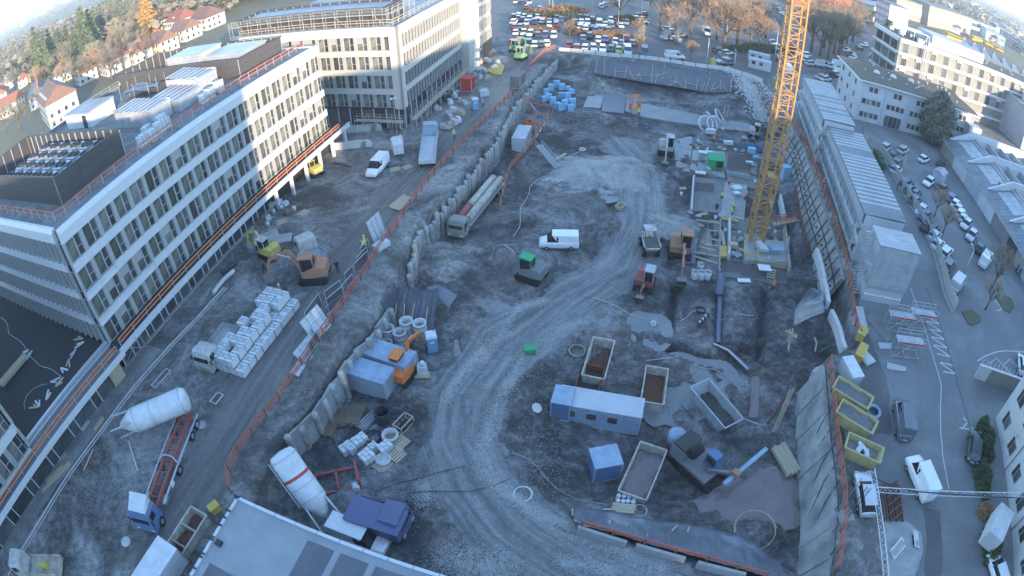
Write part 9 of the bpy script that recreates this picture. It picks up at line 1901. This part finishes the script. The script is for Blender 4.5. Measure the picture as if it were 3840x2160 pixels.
# hoarding of the parking yard
def hoarding():
    q=resample([Vector(p) for p in [(71.4,92.5,0),(72.5,88,0),(69.6,78.6,0),(66.6,68.3,0),(64.7,60.7,0),(62.7,55.41,0),(57.91,45.73,0),(57.34,42.92,0),(56.85,41.38,0)]],2.4);o=q[0];t=thing('hoarding','grey board hoarding on a mossy kerb along the parking yard','fence',tuple(o))
    for a,c in zip(q,q[1:]):d=(c-a).normalized();obj('board',MB().beam(a-o+d*.03+Vector((0,0,1.1)),c-o-d*.03+Vector((0,0,1.1)),.06,1.7),'hoarding',t);obj('post',MB().bx(-.06,.06,-.06,.06,0,2.05),'steel_galv',t,tuple(a-o));obj('kerb_stone',MB().beam(a-o+Vector((-.45,-.1,.1)),c-o+Vector((-.45,-.1,.1)),.5,.25),'concrete',t)
hoarding()
for i,p in enumerate([(70,87,0.3),(69.5,85.7,0.3),(69.1,84.2,0.3),(68.4,82.6,0.3),(68.1,81.6,0.3)]):obj('green_bin',MB().bx(-.5,.5,-.5,.5,.1,1.2).bx(-.55,.55,-.55,.55,1.21,1.35),'shrub_green',None,(*p[:2],0),(0,0,AX),'dark green bin in the row behind the cabins','bin','green bins behind the cabins')
# white house, low wall, hedge
def white_house():
    a,c=(53.06,24.82,0),(46.31,8.24,0);rz=yaw(a,c);t=thing('white_house','white rendered house with dark shutters at the street corner','house',a,rz);L=24.
    obj('wall',MB().bx(0,L,0,12,0,8),'render_white',t);obj('roof',MB().bx(-.4,L+.4,-.4,12.4,8.01,8.3),'roof_tile_grey',t)
    for i in range(6):
        for z in (1.2,4.6):w=obj('window',MB().bx(0,1.1,-.06,.02,0,1.6),'window_frame',t,(2+i*3.6,0,z));obj('pane',MB().bx(.1,1,-.08,-.05,.1,1.5),'glass_dark',w);obj('shutter',MB().bx(-.55,-.05,-.08,-.01,0,1.6),'steel_dark',w)
    obj('gutter',MB().bx(0,L,-.5,-.38,7.7,7.9),'steel_galv',t)
    for x in (7.5,15):obj('downpipe',MB().tube((x,-.12,0),(x,-.12,7.8),.06,6),'concrete_dark',t)
white_house()
a,c=(53.04,31.2,0),(60.2,27.57,0);t=thing('garden_wall','low white boundary wall with railing round the parking bay','wall',a,yaw(a,c));_L=math.dist(a[:2],c[:2])
for i in range(4):obj('wall_panel',MB().bx(i*_L/4+.02,(i+1)*_L/4-.02,-.12,.12,0,2.0),'facade_beige' if i else 'render_white',t)
obj('coping',MB().bx(-.1,_L+.1,-.18,.18,2.0,2.1),'plastic_white',t)
for i in range(12):obj('baluster',MB().bx(-.03,.03,-.03,.03,2.1,2.9),'plastic_white',t,(.1+i*_L/12,0,0))
mark([(55.75,33.6,0),(58.25,34.25,0),(61,34.57,0),(63.1,34.51,0),(67.4,33.76,0)],.2,'concrete_pale','pale kerb line round the parking bay');mark([(57.83,32.87,0),(60,33.55,0),(61.9,28.9,0)],.1,label='white line of a parking bay');mark([(60.8,32.25,0),(62.9,32.96,0),(64.2,30.22,0)],.1,label='white line of a second parking bay');mark([(69.2,45.02,0),(68.9,43.72,0),(69,42.28,0),(67.5,42.14,0)],.25,'concrete_pale','pale kerb of the round tree bed')
obj('tree_bed',MB().prism([(p[0],p[1]) for p in [(58.97,42.41,0),(61.3,42.67,0),(62.5,41.16,0),(61.5,40.24,0),(59.32,39.64,0),(58.53,40.09,0)]],-.05,.12),'verge',label='kerbed tree bed at the yard entrance',kind='structure');obj('tree_bed',MB().prism([(p[0],p[1]) for p in [(69.9,45.2,0),(72.2,45.56,0),(73.7,44.34,0),(72.9,42.57,0),(70.4,41.42,0),(69.3,42.14,0)]],-.05,.12),'verge',label='oval planted island in the yard',kind='structure')
for p,lx,l in (((45.64,17.76,0.6),2.6,'dense green hedge before the white house'),((49.14,22.38,0.5),3.2,'dark green planting bed at the corner of the white house'),((42.94,9.86,0.4),2.4,'low dark shrubs under the box trailer')):bush(p,lx,1.2,1.6,yaw((53.06,24.82,0),(46.31,8.24,0)),l,'shrub_green',2600,.22)
bush((44.06,14.18,0.6),1.2,.9,1.2,0,'reddish bare shrub between hedge and trailer','shrub_orange',700,.2)
t=thing('bicycle','bicycle leaning beside the black estate car','bicycle',(*(45.4,19.68,0)[:2],0),1.2)
for x in (-.5,.5):obj('wheel',MB().path([(x+.33*math.cos(k*.52),0,.34+.33*math.sin(k*.52)) for k in range(12)],.025,4,closed=True),'rubber',t)
obj('frame',MB().beam((-.5,0,.34),(-.1,0,.85),.04).beam((-.1,0,.85),(.35,0,.8),.04).beam((.35,0,.8),(0,0,.3),.04).beam((.35,0,.9),(.5,0,.34),.04),'paint_red',t);obj('saddle',MB().bx(-.25,.02,-.08,.08,.92,.98),'black_plastic',t);obj('handlebar',MB().beam((.35,-.28,1.0),(.35,.28,1.0),.04),'steel',t)
# ------------------------------------------------------------------ people
for p,z,rz,pose,v,h,l in (((35.9,80.7,-4.2),None,.5,'stand','hivis_orange','orange_plastic','worker in orange standing on the base slab'),((33.09,76,-4.2),None,2,'walk','hivis_yellow','machine_yellow','worker in a yellow vest walking over the base slab'),((31.08,72.7,-4.2),None,4,'stand','cloth_dark',None,'worker in dark clothes at the edge of the lower rebar bay'),((33.3,71.2,-4.1),None,2.4,'bend','hivis_yellow','plastic_white','worker in bright yellow bending over the timber guard, lower one'),((34.16,72.9,-4.1),None,2.8,'bend','hivis_yellow','hivis_yellow','worker in bright yellow bending beside his mate'),((36.95,75.6,-4.1),None,1,'bend','hivis_orange','plastic_white','worker in orange with white helmet near the mast'),((33.44,53.85,-4.8),None,1.5,'stand','hivis_orange','hivis_orange','worker in orange below the wooden stair'),((49.39,72.9,0),0,1.2,'walk','hivis_orange','plastic_white','worker in orange walking beside the long cabins'),((43.6,61.4,-3),None,2,'stand','hivis_yellow','machine_yellow','worker in yellow on the ledge below the anchored wall'),((20.79,122.8,-3.6),None,1,'stand','hivis_yellow','hivis_yellow','worker in lime yellow at the corner of the far concrete pad'),((26.31,109.7,-4.3),None,2,'stand','hivis_yellow','plastic_white','worker in lime yellow beside the orange hopper frame'),((-29.78,53.34,0),None,.3,'walk','cloth_dark','steel_dark','worker in dark green walking past the mini excavator'),((-17.69,57.73,0),None,.8,'stand','hivis_yellow','hivis_yellow','worker in lime yellow beside the mesh fence'),((-17.3,56.88,0),None,2.8,'bend','hivis_yellow','machine_yellow','second worker in lime yellow at the mesh fence'),((-4.61,102,0),None,1.8,'walk','facade_grey','plastic_white','worker in grey beside the far blue toilet'),((-8.88,88,0),None,1.2,'walk','hivis_yellow','plastic_white','worker in yellow crossing the yard behind the blue lorry'),((-26.16,48.75,0),None,.4,'stand','hivis_orange','plastic_white','worker in orange behind the block packs'),((38.49,97.2,-4.3),None,1,'stand','hivis_orange','hivis_orange','worker in orange at the white box'),((81.2,49.66,0),0,1.2,'walk','cloth_dark',None,'pedestrian in dark clothes walking past the workshop'),((81,50.44,0),0,1.1,'walk','cloth_dark','hair_brown','second pedestrian in dark clothes beside the workshop door'),((-20.01,52.7,0),None,2,'bend','cloth_dark','black_plastic','worker in dark clothes behind the orange machine')):person((p[0],p[1],gz(p[0],p[1])+.02 if z is None else z),rz,pose,v,h,l)
for p,l in (((-67.3,83.5,18.4),'worker in lime yellow on the rear roof edge'),((-66.1,82.9,18.4),'second worker in lime yellow on the rear roof edge')):person((p[0],p[1],18.45),1.0,'bend','hivis_yellow','plastic_white',l)
person((*(-32.63,57.99,4.2)[:2],0.05),1.0,'stand','hivis_yellow','machine_yellow','worker in yellow under the canopy edge of the white block')
# ------------------------------------------------------------------ winter haze in the air
def haze():
    m=bpy.data.materials.new('haze_air');m.use_nodes=True;nt=m.node_tree;nt.nodes.clear()
    v=nt.nodes.new('ShaderNodeVolumePrincipled');v.inputs['Color'].default_value=(.86,.9,.96,1);v.inputs['Density'].default_value=.00028;v.inputs['Anisotropy'].default_value=.1
    o=nt.nodes.new('ShaderNodeOutputMaterial');nt.links.new(v.outputs[0],o.inputs['Volume'])
    obj('haze',MB().bx(-9200,9200,-9200,9200,-9,80),m,label='thin pale winter haze',kind='stuff')
haze()
